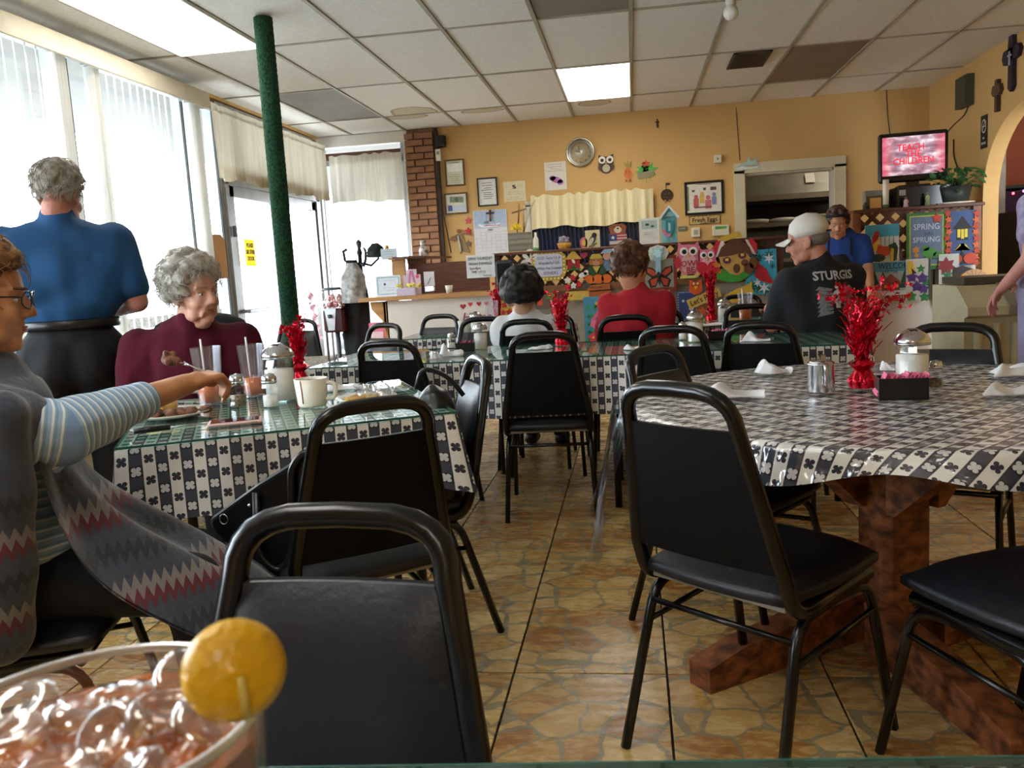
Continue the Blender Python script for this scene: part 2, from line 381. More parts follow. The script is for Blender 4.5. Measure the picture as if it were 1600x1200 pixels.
# walls
wl_ = thing('wall_left', None, None); wl_['kind'] = 'structure'
obj('low_wall', MB().box((XL-.12, 1.7, .43), (.24, 8.8, .86)), mat('painted block', 'b8ad95', .8, var=.08, scale=5, bump=.3), wl_)
obj('header', MB().box((XL-.1, 3.1, 2.72), (.2, 11.8, .14)), M_wall, wl_)
obj('near_pier', MB().box((XL-.1, -1.45, 1.4), (.2, 2.7, 2.8)), M_wall, wl_)
sbox('wall_front', (XL-.2, -2.8, 0), (XR+.2, -2.65, 2.8), M_wall)
obj('sill', MB().box((XL+.03, 3.0, .865), (.24, 6.3, .045), bev=.006), M_cream, wl_)
obj('sill_apron', MB().box((XL+.0, 3.0, .78), (.06, 6.3, .12), bev=.006), M_cream, wl_)
wb = thing('wall_back', None, None, (0, YB, 0)); wb['kind'] = 'structure'
def wp(nm, x0, x1, z0, z1, y0=YB, y1=YB+.15, m=None, par=None): return obj(nm, MB().box(((x0+x1)/2, (y0+y1)/2, (z0+z1)/2), (x1-x0, y1-y0, z1-z0)), m or M_wall, par or wb, world=True)
DX0, DX1, DZ = 1.12, 1.98, 1.99
wp('wall_panel', -1.95, DX0, 0, ZC+.1); wp('wall_panel', DX1, XR+.2, 0, ZC+.1); wp('wall_panel', DX0, DX1, DZ, ZC+.1); wp('wall_panel', -3.4, -1.95, 2.6, ZC+.1)
wp('low_wall', -3.4, -2.27, 0, .35)
# brick pier: single bricks
M_br = [mat('brick %d' % k, c, .85, var=.12, scale=14, bump=.5) for k, c in enumerate(('94694a', '8b6244', '9c7050', '90664a'))]
M_mort = mat('mortar', '7c5f47', .9, bump=.3)
wp('mortar_core', -2.275, -1.965, 0, ZC+.06, YB-.03, YB+.15, M_mort)
brm = [MB().box((0, 0, 0), (.192, .05, .058), bev=.004).mesh('brick', m) for m in M_br]
brh = [MB().box((0, 0, 0), (.094, .05, .058), bev=.004).mesh('brick', m) for m in M_br]
for r in range(40):
    z = .035+r*.0675; k = random.randrange(4)
    seq = [(-2.172, brm), (-2.018, brh)] if r % 2 else [(-2.222, brh), (-2.068, brm)]
    for xx, ms in seq:
        if z > ZC-.02: continue
        o = bpy.data.objects.new('brick', ms[random.randrange(4)]); COL.objects.link(o); o.parent = wb; o.location = (xx, -.045+random.uniform(-.004, .003), z)
wr = thing('wall_right', None, None, (XR, 0, 0)); wr['kind'] = 'structure'
# right wall with an arched opening
def arch_pts(n=24):
    P = [(5.92, 0)]
    for k in range(n+1):
        a = PI*(1-k/n); P.append((6.75+.83*math.cos(a), 1.55+.64*math.sin(a)))
    P.append((7.58, 0)); return P
ap = arch_pts()
ol = [(-2.8, 0)]+ap+[(YB+.1, 0), (YB+.1, ZC+.1), (-2.8, ZC+.1)]
w = MB(); w.prism([(p[0], p[1]) for p in ol], .12, (XR, 0, 0), (0, 1, 0), (0, 0, 1)); obj('arch_wall', w, M_wall, wr, world=True)
sbox('trim_1', (-2.29, YB-.03, 0), (-2.245, YB+.1, ZC), M_white)
sbox('trim_2', (-1.965, YB-.05, 0), (-1.93, YB+.02, ZC), mat('dark brown trim', '3d2a1c', .6))
sbox('trim_3', (XL-.05, YB-.04, 2.56), (-2.25, YB+.06, ZC), M_white)
# side windows: frames and panes
def window(n, ya, yb, za, zb):
    w_ = thing('window_%d' % n, None, None, (XL-.1, (ya+yb)/2, za)); w_['kind'] = 'structure'
    f = MB(); t = .05
    for y in (ya+t/2, yb-t/2): f.box((XL-.06, y, (za+zb)/2), (.09, t, zb-za))
    for z in (za+t/2, zb-t/2): f.box((XL-.06, (ya+yb)/2, z), (.09, yb-ya, t))
    obj('window_frame', f, M_alu, w_, world=True)
    g = MB()
    for y in (ya+t+.006, yb-t-.006): g.box((XL-.02, y, (za+zb)/2), (.016, .012, zb-za-2*t))
    obj('gasket', g, M_alud, w_, world=True)
    obj('pane', MB().box((XL-.07, (ya+yb)/2, (za+zb)/2), (.006, yb-ya-.1, zb-za-.1)), M_pane, w_, world=True)
window(1, 2.2, 3.56, .88, 2.65); window(7, -.1, 2.2, .88, 2.65); window(2, 3.56, 4.72, .88, 2.65); window(3, 4.72, 6.13, .88, 2.65)
window(4, 6.13, 6.6, .1, 2.62)
# back window
w_ = thing('window_5', None, None, (-2.75, YB, .35)); w_['kind'] = 'structure'
f = MB()
for x in (-3.22, -2.31): f.box((x, YB+.05, 1.45), (.05, .08, 2.25))
for z in (.37, 2.4): f.box((-2.76, YB+.05, z), (.9, .08, .05))
obj('window_frame', f, M_alu, w_, world=True); obj('pane', MB().box((-2.765, YB+.06, 1.4), (.88, .006, 2.0)), M_pane, w_, world=True)
obj('transom', MB().box((-2.76, YB+.05, 2.47), (.9, .06, .07)), mat('dark wood', '5a3622', .6), w_, world=True)
# glass double door in the side wall
dm = mat('door aluminium', '8f8b86', .42, .6, var=.08)
dh = thing('door_1', None, None, (XL, 6.62, 0)); dh['kind'] = 'structure'
f = MB()
for y, wdt in ((6.63, .06), (8.66, .1), (8.8, .06)): f.box((XL-.04, y, 1.3), (.1, wdt, 2.6))
f.box((XL-.04, 7.65, 2.05), (.1, 2.1, .1)); f.box((XL-.04, 7.65, 2.6), (.1, 2.2, .06)); obj('door_frame', f, dm, dh, world=True)
obj('transom_pane', MB().box((XL-.04, 7.65, 2.33), (.006, 2.0, .46)), M_pane, dh, world=True)
obj('side_pane', MB().box((XL-.04, 8.73, 1.0), (.006, .08, 2.0)), M_pane, dh, world=True)
def leafdoor(n, ya, yb):
    d = thing('door_%d' % n, None, None, (XL-.02, ya, 0)); d['kind'] = 'structure'
    f = MB()
    for y in (ya+.045, yb-.045): f.box((XL-.03, y, 1.0), (.05, .09, 1.98))
    for z, hh in ((.1, .18), (1.95, .09)): f.box((XL-.03, (ya+yb)/2, z), (.05, yb-ya, hh))
    obj('door_frame', f, dm, d, world=True)
    obj('pane', MB().box((XL-.03, (ya+yb)/2, 1.04), (.006, yb-ya-.16, 1.7)), M_pane, d, world=True)
    obj('push_bar', MB().box((XL+.045, (ya+yb)/2, .97), (.03, yb-ya-.1, .035), bev=.006).box((XL+.01, ya+.06, .97), (.05, .03, .03)).box((XL+.01, yb-.06, .97), (.05, .03, .03)), M_alu, d, world=True)
leafdoor(2, 6.67, 7.64); leafdoor(3, 7.65, 8.6)
# kitchen doorway casing
dk = thing('door_4', None, None, (1.55, YB, 0)); dk['kind'] = 'structure'
f = MB().box((DX0-.045, YB-.02, 1.0), (.1, .05, 2.03)).box((DX1+.045, YB-.02, 1.0), (.1, .05, 2.03)).box((1.55, YB-.02, DZ+.05), (1.05, .05, .1)); obj('door_frame', f, mat('cream casing', 'd3c8a6', .5, var=.05, scale=4), dk, world=True)
f = MB().box((DX0+.01, YB+.08, 1.0), (.02, .15, 2)).box((DX1-.01, YB+.08, 1.0), (.02, .15, 2)).box((1.55, YB+.08, DZ-.01), (.86, .15, .02)); obj('jamb', f, M_cream, dk, world=True)
# kitchen behind
M_steel = mat('stainless steel', '8e8a7c', .5, .6, var=.1, scale=3)
M_kit = mat('kitchen wall', '8f8b7c', .7, var=.1)
sbox('wall_kitchen', (.2, 11.6, 0), (3.6, 11.7, 2.9), M_kit); sbox('wall_kitchen_left', (.2, YB+.16, 0), (.3, 11.6, 2.9), M_kit); sbox('wall_kitchen_right', (3.5, YB+.16, 0), (3.6, 11.6, 2.9), M_kit)
sbox('floor_kitchen', (.2, YB+.1, -.1), (3.6, 11.7, -.01), M_grout); sbox('ceiling_kitchen', (.2, YB+.16, 2.8), (3.6, 11.7, 2.9), M_ceil)
hd = thing('extractor_hood', 'steel extractor hood seen through the kitchen doorway', 'hood', (1.9, 10.6, 1.62))
b = MB(); p = [(9.9, 1.84), (9.9, 1.78), (11.5, 1.78), (11.5, 2.6), (10.4, 2.6), (9.98, 1.94)]
b.prism([(y, z) for y, z in p], 2.6, (.6, 0, 0), (0, 1, 0), (0, 0, 1)); obj('hood_body', b, M_steel, hd, world=True)
obj('filter_bank', MB().box((1.8, 10.2, 1.76), (2.2, .5, .03)), mat('dark grease', '1c1a18', .6), hd, world=True)
nt = obj('notice', MB().box((1.97, 9.99, 2.0), (.1, .005, .12), R=rmat(0, -.5)), M_white, hd, world=True)
st = thing('steel_counter', 'steel kitchen counter with shelf behind the doorway', 'counter', (1.45, 9.65, 0))
b = MB().box((1.45, 9.65, 1.50), (.9, .4, .04)).box((1.45, 9.6, 1.12), (.9, .5, .04)).box((1.86, 9.5, .75), (.05, .05, 1.5)).box((1.04, 9.5, .75), (.05, .05, 1.5)); obj('frame', b, M_steel, st, world=True)
obj('back_panel', MB().box((1.45, 9.83, .72), (.86, .03, 1.44)), mat('pale blue panel', '7d9096', .5), st, world=True)
for k, (x, wd) in enumerate(((1.33, .2), (1.62, .3))):
    obj('plate_stack', MB().lathe([(0, 0), (.7, 0), (1, .25), (1, .8), (.6, 1), (0, 1)], (0, 0, 0), 14), M_white, None, label=('white plates stacked at the left of the kitchen shelf', 'wider white plates on the kitchen shelf')[k], cat='plates').location = (x, 9.62, 1.521)

for o in [o for o in COL.objects if o.name.startswith('plate_stack')]: o.scale = (.14, .14, .05)
fr = thing('steel_fridge', 'tall steel cabinet standing right behind the kitchen doorway', 'cabinet', (2.3, 10.2, 0))
obj('cabinet_body', MB().box((2.25, 10.3, .8), (.75, .7, 1.6), bev=.01), M_steel, fr, world=True)
obj('handle', MB().cyl((1.95, 9.92, .7), (1.95, 9.92, 1.2), .012), M_alud, fr, world=True)
kd = bpy.data.lights.new('kitchen_tube', 'AREA'); kd.energy = 12; kd.size = .8; kd.color = (1, .92, .78); ko = bpy.data.objects.new('kitchen_tube', kd); ko.location = (2.6, 9.3, 2.7); COL.objects.link(ko)
# room beyond the arch: warm dim light
M_bar = mat('terracotta plaster', '8a4a30', .8, var=.1, scale=3)
sbox('wall_bar', (4.6, 3.5, 0), (4.7, 10.5, 2.9), M_bar); sbox('wall_bar_back', (2.98, 10.3, 0), (4.6, 10.4, 2.9), M_bar); sbox('floor_bar', (2.98, 3.5, -.1), (4.7, 10.4, 0), M_grout); sbox('ceiling_bar', (2.98, 3.5, 2.75), (4.7, 10.4, 2.85), M_ceil)
kd = bpy.data.lights.new('bar_lamp', 'POINT'); kd.energy = 7; kd.color = (1, .6, .35); kd.shadow_soft_size = .1; ko = bpy.data.objects.new('bar_lamp', kd); ko.location = (3.7, 9.0, 2.5); COL.objects.link(ko)
# outside
M_pav = mat('pale concrete paving', 'b9b9b4', .8, var=.06, scale=1)
sbox('ground_outside', (-40, -12, -.14), (-3.32, 40, -.04), M_pav)
sbox('ground_outside_back', (-3.32, YB+.2, -.14), (0.1, 40, -.04), M_pav)
sof = sbox('roof_soffit', (-4.87, -3, 2.62), (-3.32, 26, 2.72), mat('soffit paint', '7d7b78', .8, var=.08, scale=2, bump=.3)); sbox('roof_soffit_back', (-3.32, YB+.2, 2.62), (0, 26, 2.72), MATS['soffit paint'])
# ---------------------------------------------------------------- chairs
M_tube = mat('black enamel tube', '08080a', .25, 0, var=.2, spec=.5)
M_vinyl = mat('black vinyl', '15181f', .42, 0, var=.1, scale=5, bump=.12, bscale=90, spec=.5)
M_board = mat('black back board', '070707', .75, 0, spec=.2, var=.1, scale=20, bump=.1, bscale=200)
M_under = mat('seat underside board', '8e8a80', .8)
M_capm = mat('worn foot cap', '1a1a1a', .6)
def bend(path, k=4, r=.05):
    """round the inner corners of a polyline"""
    P = [Vector(p) for p in path]; out = [P[0]]
    for i in range(1, len(P)-1):
        a = (P[i-1]-P[i]); b_ = (P[i+1]-P[i]); ra = min(r, a.length*.49, b_.length*.49); A = P[i]+a.normalized()*ra; B = P[i]+b_.normalized()*ra
        for j in range(k+1): t = j/k; out.append(A*(1-t)**2+P[i]*2*t*(1-t)+B*t*t)
    out.append(P[-1]); return out
def backy(z): return -.185-(z-.42)*.24
def cushion(fn, th, n=10, m=10, crown=.35):
    """padded slab: fn(u,v)->(x,y) outline square to shape"""
def make_chair(label, group=None):
    t = thing('banquet_chair', label, 'chair', group=group)
    # seat cushion: rounded slab
    s = MB(); n, m = 12, 12
    def sh(u, v):   # squircle-ish plan
        x = (u-.5)*2; y = (v-.5)*2; w = .205-.012*(1-y)*.5
        qx = x*math.sqrt(max(0, 1-.16*y*y)); qy = y*math.sqrt(max(0, 1-.16*x*x))
        return qx*w*1.02, qy*.205+.005
    def top(u, v):
        x, y = sh(u, v); e = (1-abs(2*u-1)**5)*(1-abs(2*v-1)**5); return Vector((x, y, .452+.032*e**.5))
    s.grid(top, n, m)
    s.grid(lambda u, v: (Vector((*sh(1-u, v), .424-.006*(1-abs(2*u-1)**4)*(1-abs(2*v-1)**4)))), n, m)
    ring = []
    for k in range(n): ring.append((k/n, 0))
    for k in range(m): ring.append((1, k/m))
    for k in range(n): ring.append((1-k/n, 1))
    for k in range(m): ring.append((0, 1-k/m))
    V = []; L = len(ring)
    for zz, ex in ((.424, 1.0), (.43, 1.035), (.446, 1.035), (.452, 1.0)):
        for u, v in ring: x, y = sh(u, v); V.append((x*ex, y*ex, zz))
    s.add(V, [(r*L+k, r*L+(k+1) % L, (r+1)*L+(k+1) % L, (r+1)*L+k) for r in range(3) for k in range(L)], 0, True)
    obj('seat', s, M_vinyl, t)
    obj('seat_board', MB().box((0, .005, .414), (.36, .36, .012), bev=.003), M_under, t)
    # back
    def hw(z): return .196-(z-.50)*.18-.006
    z0, z1 = .50, .80
    def bf(side):
        def f(u, v):
            z = z0+(z1-z0)*v; x = (u-.5)*2*hw(z); e = (1-abs(2*u-1)**6)*(1-abs(2*v-1)**6)
            bow = .012*(1-(2*u-1)**2)
            return Vector((x, backy(z)-bow+(.008+.026*e if side else -.010), z+.0*u))
        return f
    b = MB().grid(lambda u, v: bf(1)(1-u, v), 10, 10); E = MB()
    rr = ring2 = [(k/10, 0) for k in range(10)]+[(1, k/10) for k in range(10)]+[(1-k/10, 1) for k in range(10)]+[(0, 1-k/10) for k in range(10)]
    V = [bf(1)(u, v) for u, v in rr]+[bf(1)(u, v)-Vector((0, .008, 0)) for u, v in rr]; L = len(rr)
    b.add(V, [(k, (k+1) % L, L+(k+1) % L, L+k) for k in range(L)])
    obj('backrest', b, M_vinyl, t)
    bb = MB().grid(bf(0), 6, 6, smooth=True)
    V = [bf(0)(u, v) for u, v in rr]+[bf(0)(u, v)+Vector((0, .0105, 0)) for u, v in rr]
    bb.add(V, [(k, (k+1) % L, L+(k+1) % L, L+k) for k in range(L)]); obj('back_board', bb, M_board, t)
    P = [(-.185, .17, .405), (-.198, -.17, .405), (-.196, backy(.50), .50)]
    R_ = [(.196, backy(.50), .50), (.198, -.17, .405), (.185, .17, .405)]
    archp = []
    for k in range(13):
        a = PI*(1-k/12); zz = .80+.080*max(0, math.sin(a))**.8; archp.append((math.copysign(abs(math.cos(a))**.55, math.cos(a))*.142, backy(zz)-.006*math.sin(a), zz))
    path = bend(P, 5, .06)+archp+bend(R_, 5, .06)
    obj('back_frame', MB().tube(path, .0175, 8), M_tube, t)
    for sx in (-1, 1):
        obj('leg', MB().tube(bend([(sx*.188, .06, .392), (sx*.193, -.15, .385), (sx*.21, -.265, .0)], 5, .06), .0125, 6), M_tube, t)
        obj('leg', MB().tube(bend([(sx*.185, -.02, .392), (sx*.190, .165, .385), (sx*.21, .25, .0)], 5, .06), .0125, 6), M_tube, t)
        obj('stretcher', MB().tube([(sx*.197, -.185, .295), (sx*.197, .185, .32)], .008, 6), M_tube, t)
    obj('cross_rail', MB().tube([(-.19, -.165, .345), (.19, -.165, .345)], .008, 6), M_tube, t)
    obj('cross_rail', MB().tube([(-.19, .165, .39), (.19, .165, .39)], .009, 6), M_tube, t)
    return t
R_ = math.radians
CH = [ # x, y, rz, zscale, label, group
 (-.395, .70, 176, 1.0, 'black padded chair across the foreground table behind the tea glass and lemon'),
 (-.79, 2.16, 36, 1.0, 'black chair with flat back board towards us at the near side of the left table'),
 (-.80, 2.72, 114, 1.0, 'chair seen side on at the right end of the left table, pad lit'),
 (-1.07, 4.05, -10, 1.0, 'black chair behind the left table with its back board below the host stand'),
 (-.43, 4.12, 3, 1.0, 'black chair in the aisle pushed up to the middle of the long clover cloth table'),
 (.25, 4.09, -18, 1.0, 'black chair at the long table partly hidden behind the chairs of the round table'),
 (.62, 4.06, -18, 1.0, 'black chair at the right part of the long table before the man in black'),
 (.29, 2.74, -128, 1.0, 'black chair at the left rim of the round table with its lit pad facing us'),
 (.27, 2.03, -41, 1.03, 'large black chair before the round table, worn seat underside showing'),
 (.83, 1.84, 26, 1.0, 'black chair of which only seat and legs show, right of the wooden pedestal'),
 (1.0, 3.0, 154, 1.0, 'black chair on the far side of the round table before the cream ice bin'),
 (-1.42, 1.72, -72, 1.0, 'black chair under the woman in the grey poncho'),
 (-1.85, 3.44, 206, 1.0, 'black chair under the woman in the maroon turtleneck'),
 (-1.46, 5.75, 165, 1.0, 'small far black chair in front of the white host stand panel'),
 (-1.70, 4.95, 150, 1.0, 'small black chair left of the striped table end by the window'),
 (-.98, 5.08, 176, 1.0, 'black chair behind the salt shakers on the long table'),
 (-2.62, 6.2, 185, 1.0, 'black chair by the glass door behind the woman in maroon'),
 (-.62, 5.18, 0, 1.0, 'black chair under the woman in the white shirt'),
 (-.52, 4.98, 180, 1.0, 'thin framed black chair in front of the woman in white'),
 (-.05, 5.12, 0, 1.0, 'black chair under the woman in the red sweater'),
 (.14, 5.02, 180, 1.0, 'black chair right behind the back of the woman in red'),
 (1.02, 4.98, 70, 1.0, 'black chair under the man in the white cap'),
 (.66, 5.0, 175, 1.0, 'black chair between the glass of tea and the man in the white cap'),
 (.80, 6.45, 178, 1.0, 'farthest black chair behind the tea glass on the back right table'),
]
chair0 = None
for x, y, a, zs, lab in CH:
    if chair0 is None: chair0 = make_chair(lab, 'black banquet chairs'); c = chair0; K0 = kids(chair0); KS = {chair0.name: K0}; KS.update({k.name: [] for k in K0})
    else: c = clone(chair0, label=lab, ks=KS)
    c.location = (x, y, 0); c.rotation_euler = (0, 0, R_(a)); c.scale = (1, 1, zs)
# ---------------------------------------------------------------- tables, cloths, glass tops
M_cloth = clover_cloth('clover tablecloth'); M_vin = clover_cloth('clover vinyl', rough=.28, coat=1, vinyl=True)
M_gtop = glass('table glass', (.80, .93, .88), .10, .015)
M_gedge = mat('green glass edge', '2f5b50', .15, var=.1)
M_twood = mat('table top board', '6b4a30', .5)
def rect_table(cx_, cy_, a, w, d, lab, drop=.26, waves=9, glasstop=True, z=.752, hem=0):
    rz = R_(a); t = thing('dining_table', 'table under the '+lab, 'table', (cx_, cy_, 0), rz)
    obj('tabletop', MB().box((0, 0, z-.022), (w-.02, d-.02, .03), bev=.004), M_twood, t)
    for sx in (-1, 1):
        for sy in (-1, 1): obj('leg', MB().cyl((sx*(w/2-.12), sy*(d/2-.12), 0), (sx*(w/2-.12), sy*(d/2-.12), z-.037), .018), M_tube, t)
    rc = .03; pts = []
    def edge(s, o):  # point on the rounded outline pushed out by o
        W2, D2 = w/2, d/2; per = [(-W2, -D2), (W2, -D2), (W2, D2), (-W2, D2)]
        segs = [w, d, w, d]; k = 0
        while s > segs[k]+1e-9 and k < 3: s -= segs[k]; k += 1
        A, B = Vector(per[k]), Vector(per[(k+1) % 4]); f = s/segs[k]; p = A.lerp(B, f); n_ = Vector(((B-A).y, -(B-A).x)).normalized()
        return p, n_, min(s, segs[k]-s)
    Pm = 2*(w+d); N = int(Pm/.022)
    rnd = random.Random(int(cx_*100)); ph = [rnd.uniform(0, 6) for _ in range(3)]
    mb = MB()
    def side(u, v):
        s = u*Pm; p, n_, dc = edge(s % Pm, 0); cf = max(0, 1-dc/.09)
        if dc < .09:
            per = min(((abs(p.x)-w/2)**2+(abs(p.y)-d/2)**2, 0) for _ in (0,)); dirc = Vector((math.copysign(1, p.x), math.copysign(1, p.y))).normalized(); n_ = n_.lerp(dirc, cf*.8).normalized()
        o = .004+v*(.012+.016*math.sin(s*waves+ph[0])+.007*math.sin(s*waves*2.3+ph[1]))+v*cf*.035
        dz = drop*v*(1+.14*cf)+hem*math.sin(s*3+ph[2])*v
        return Vector((p.x+n_.x*o, p.y+n_.y*o, z-dz))
    mb.grid(side, N, 8, uvf=lambda u, v: (u*Pm, v*drop))
    mb.add([(-w/2, -d/2, z), (w/2, -d/2, z), (w/2, d/2, z), (-w/2, d/2, z)], [(0, 1, 2, 3)], uvs=[(0, 0), (w, 0), (w, d), (0, d)])
    c = obj('tablecloth', mb, M_cloth); c.location = (cx_, cy_, 0); c.rotation_euler = (0, 0, rz); tag(c, lab, 'tablecloth', 'clover tablecloths')
    if glasstop:
        g = thing('glass_top', 'glass sheet on '+lab, 'glass', (cx_, cy_, z), rz)
        obj('glass_sheet', MB().box((0, 0, .005), (w, d, .006)), M_gtop, g)
        e = MB()
        for s in (-1, 1): e.box((0, s*(d/2+.001), .005), (w+.004, .003, .0065)); e.box((s*(w/2+.001), 0, .005), (.003, d, .0065))
        obj('edge', e, M_gedge, g)
    return t
rz_ = R_(26); ux, uy = Vector((math.cos(rz_), math.sin(rz_))), Vector((-math.sin(rz_), math.cos(rz_)))
LT = Vector((-1.4, 2.09))+ux*.475+uy*.475
rect_table(LT.x, LT.y, 26, .95, .95, 'clover cloth on the left table with the meal', drop=.21)
rect_table(-.785, 4.36, 0, 1.59, .78, 'clover cloth, left half of long middle table', drop=.27)
rect_table(.53, 4.37, 1.5, 1.02, .74, 'clover cloth, right half of long middle table', drop=.27)
rect_table(-1.0, 5.98, 0, 1.15, .8, 'small clover cloth in front of the host stand', drop=.2)
rect_table(.62, 5.85, 2, 1.05, .7, 'clover cloth of the back table behind the man', drop=.2)
rect_table(-2.5, 4.2, 4, .8, .6, 'clover cloth by the window sill', drop=.2)
rect_table(-.25, .37, 4, 1.3, .56, 'clover cloth on the nearest table under the tea', drop=.2)
# round table
RC = (.74, 2.6); RR = .785
M_ped = mat('scuffed redwood', '9a5c34', .6, scale=22, detail=10, bump=.3, bscale=30, col2='4a2614', stretch=(1, 1, 1.6))
rt_ = thing('round_table', 'big round wooden pedestal table at the right', 'table', (*RC, 0))
obj('tabletop', MB().lathe([(0, .712), (RR-.03, .712), (RR-.02, .742), (0, .742)], n=48), M_twood, rt_)
obj('post', MB().box((0, 0, .40), (.155, .155, .62), R=rmat(R_(20)), bev=.02), M_ped, rt_)
for k in range(4):
    a = R_(35+90*k); U = (math.cos(a), math.sin(a), 0); m = MB(); m.prism([(.06, .42), (.09, .42), (.40, .70), (.40, .71), (.06, .71)], .07, (-U[1]*-.035, U[0]*-.035, 0), U, (0, 0, 1))
    obj('brace', m, M_ped, rt_)
for a, L in ((36, .68), (-75, .68)):
    a = R_(a); m = MB()
    for s in (-1, 1):
        U = (math.cos(a)*s, math.sin(a)*s, 0); m2 = MB(); m2.prism([(.06, .0), (L, .0), (L, .07), (L-.12, .10), (.06, .15)], .085, (U[1]*-.0425*-1, U[0]*-.0425, 0), U, (0, 0, 1)); obj('foot_beam', m2, M_ped, rt_)
obj('brace_block', MB().box((.30, -.02, .07), (.09, .05, .13)), M_ped, rt_)
def roundcloth():
    mb = MB(); n = 160; z = .752
    def f(u, v):
        a = u*2*PI
        if v < .62: r = RR*v/.62; return Vector((r*math.cos(a), r*math.sin(a), z))
        t = (v-.62)/.38; w = .5+.5*math.sin(a*17+math.sin(a*5)*1.5); r = RR+.004+t*(.012+.022*w)*(.6+.4*math.sin(a*3)); return Vector((r*math.cos(a), r*math.sin(a), z-t*(.075+.018*math.sin(a*5+1)+.012*math.sin(a*11))))
    def uv(u, v):
        a = u*2*PI; r = RR*min(v, .62)/.62+max(0, v-.62)/.38*.085; x, y = r*math.cos(a), r*math.sin(a); c, s = math.cos(.75), math.sin(.75); return (x*c-y*s, x*s+y*c)
    mb.grid(f, n, 26, uvf=uv); return mb
c = obj('tablecloth', roundcloth(), M_vin); c.location = (*RC, 0); tag(c, 'glossy vinyl clover cloth on the big round table', 'tablecloth', 'clover tablecloths')
# clear plastic hanging down at the left rim
M_clear = glass('clear vinyl', (.86, .87, .88), .26, .15)
def plas(u, v):
    a = R_(168+34*u); k = math.sin(u*19)*.5+math.sin(u*37)*.2; r = RR+.035+v*.07+.03*k*v; zz = .74-v*(.40+.12*math.sin(u*5)-.12*u)
    return Vector((RC[0]+r*math.cos(a), RC[1]+r*math.sin(a)-.02*v, zz))
o = obj('clear_table_cover', MB().grid(plas, 40, 14), M_clear, None, world=True, label='crumpled clear plastic hanging off the left rim of the round table', cat='cover')
# ---------------------------------------------------------------- blinds, curtains, pole
def transl(name, col, tr=.5, rough=.7, stain=None, var=.08):
    m = mat(name, col, rough, var=var, scale=6, stretch=(14, 14, .6)); n, l, b = nodes_of(m)
    t = n.new('ShaderNodeBsdfTranslucent'); mx = n.new('ShaderNodeMixShader'); mx.inputs[0].default_value = tr
    src = b.inputs['Base Color'].links[0].from_socket
    if stain:
        tc = n.new('ShaderNodeTexCoord'); sp = n.new('ShaderNodeSeparateXYZ'); l.new(tc.outputs['Object'], sp.inputs[0]); ns = n.new('ShaderNodeTexNoise'); ns.inputs['Scale'].default_value = 2.2; l.new(tc.outputs['Object'], ns.inputs['Vector'])
        f = mth(n, l, 'MULTIPLY', mth(n, l, 'SUBTRACT', .14, sp.outputs[2]), 7); f = mth(n, l, 'MULTIPLY', f, mth(n, l, 'GREATER_THAN', f, 0)); g = mth(n, l, 'MULTIPLY', mth(n, l, 'SUBTRACT', ns.outputs['Fac'], .42), 6)
        x = n.new('ShaderNodeMath'); x.operation = 'MULTIPLY'; x.use_clamp = True; l.new(f, x.inputs[0]); l.new(g, x.inputs[1]); src = mixc(n, l, x.outputs[0], src, rgb(stain)); l.new(src, b.inputs['Base Color'])
    l.new(src, t.inputs[0]); l.new(b.outputs[0], mx.inputs[1]); l.new(t.outputs[0], mx.inputs[2]); l.new(mx.outputs[0], n['Material Output'].inputs[0]); return m
M_slat = transl('translucent vinyl slat', 'd8d6d0', .16, .6)
M_cur = transl('beige curtain cloth', 'cfc6b0', .22, .85, stain='8a6a30')
M_cur2 = transl('grey beige curtain cloth', 'c9c2b2', .22, .85)
M_cur3 = mat('cream valance cloth', 'ddd0a4', .85, var=.06, scale=5, stretch=(10, 10, 1))
vb = thing('blind_valance', 'long cream blind valance box under the ceiling above the side windows', 'valance', (-3.09, 4.0, 2.49))
obj('fascia', MB().box((-3.05, 3.0, 2.545), (.02, 6.35, .115), bev=.004), M_cream, vb, world=True)
obj('top_board', MB().box((-3.12, 3.0, 2.6), (.14, 6.35, .012)).box((-3.12, 6.17, 2.545), (.14, .012, .1)), M_cream, vb, world=True)
slm = MB().grid(lambda u, v: Vector(((u-.5)*.078, .006*(1-(2*u-1)**2), v*1.60)), 4, 1).mesh('slat', M_slat)
def vblind(lab, ys, y0, y1, angs):
    t = thing('vertical_blind', lab, 'blind', (-3.12, (y0+y1)/2, .9), group=None)
    obj('headrail', MB().box((-3.12, (y0+y1)/2, 2.525), (.04, y1-y0, .035)), M_alu, t, world=True)
    for y, a in zip(ys, angs):
        o = bpy.data.objects.new('slat', slm); COL.objects.link(o); o.parent = t; o.location = (0, y-(y0+y1)/2, .01); o.rotation_euler = (0, 0, R_(90+a))
        
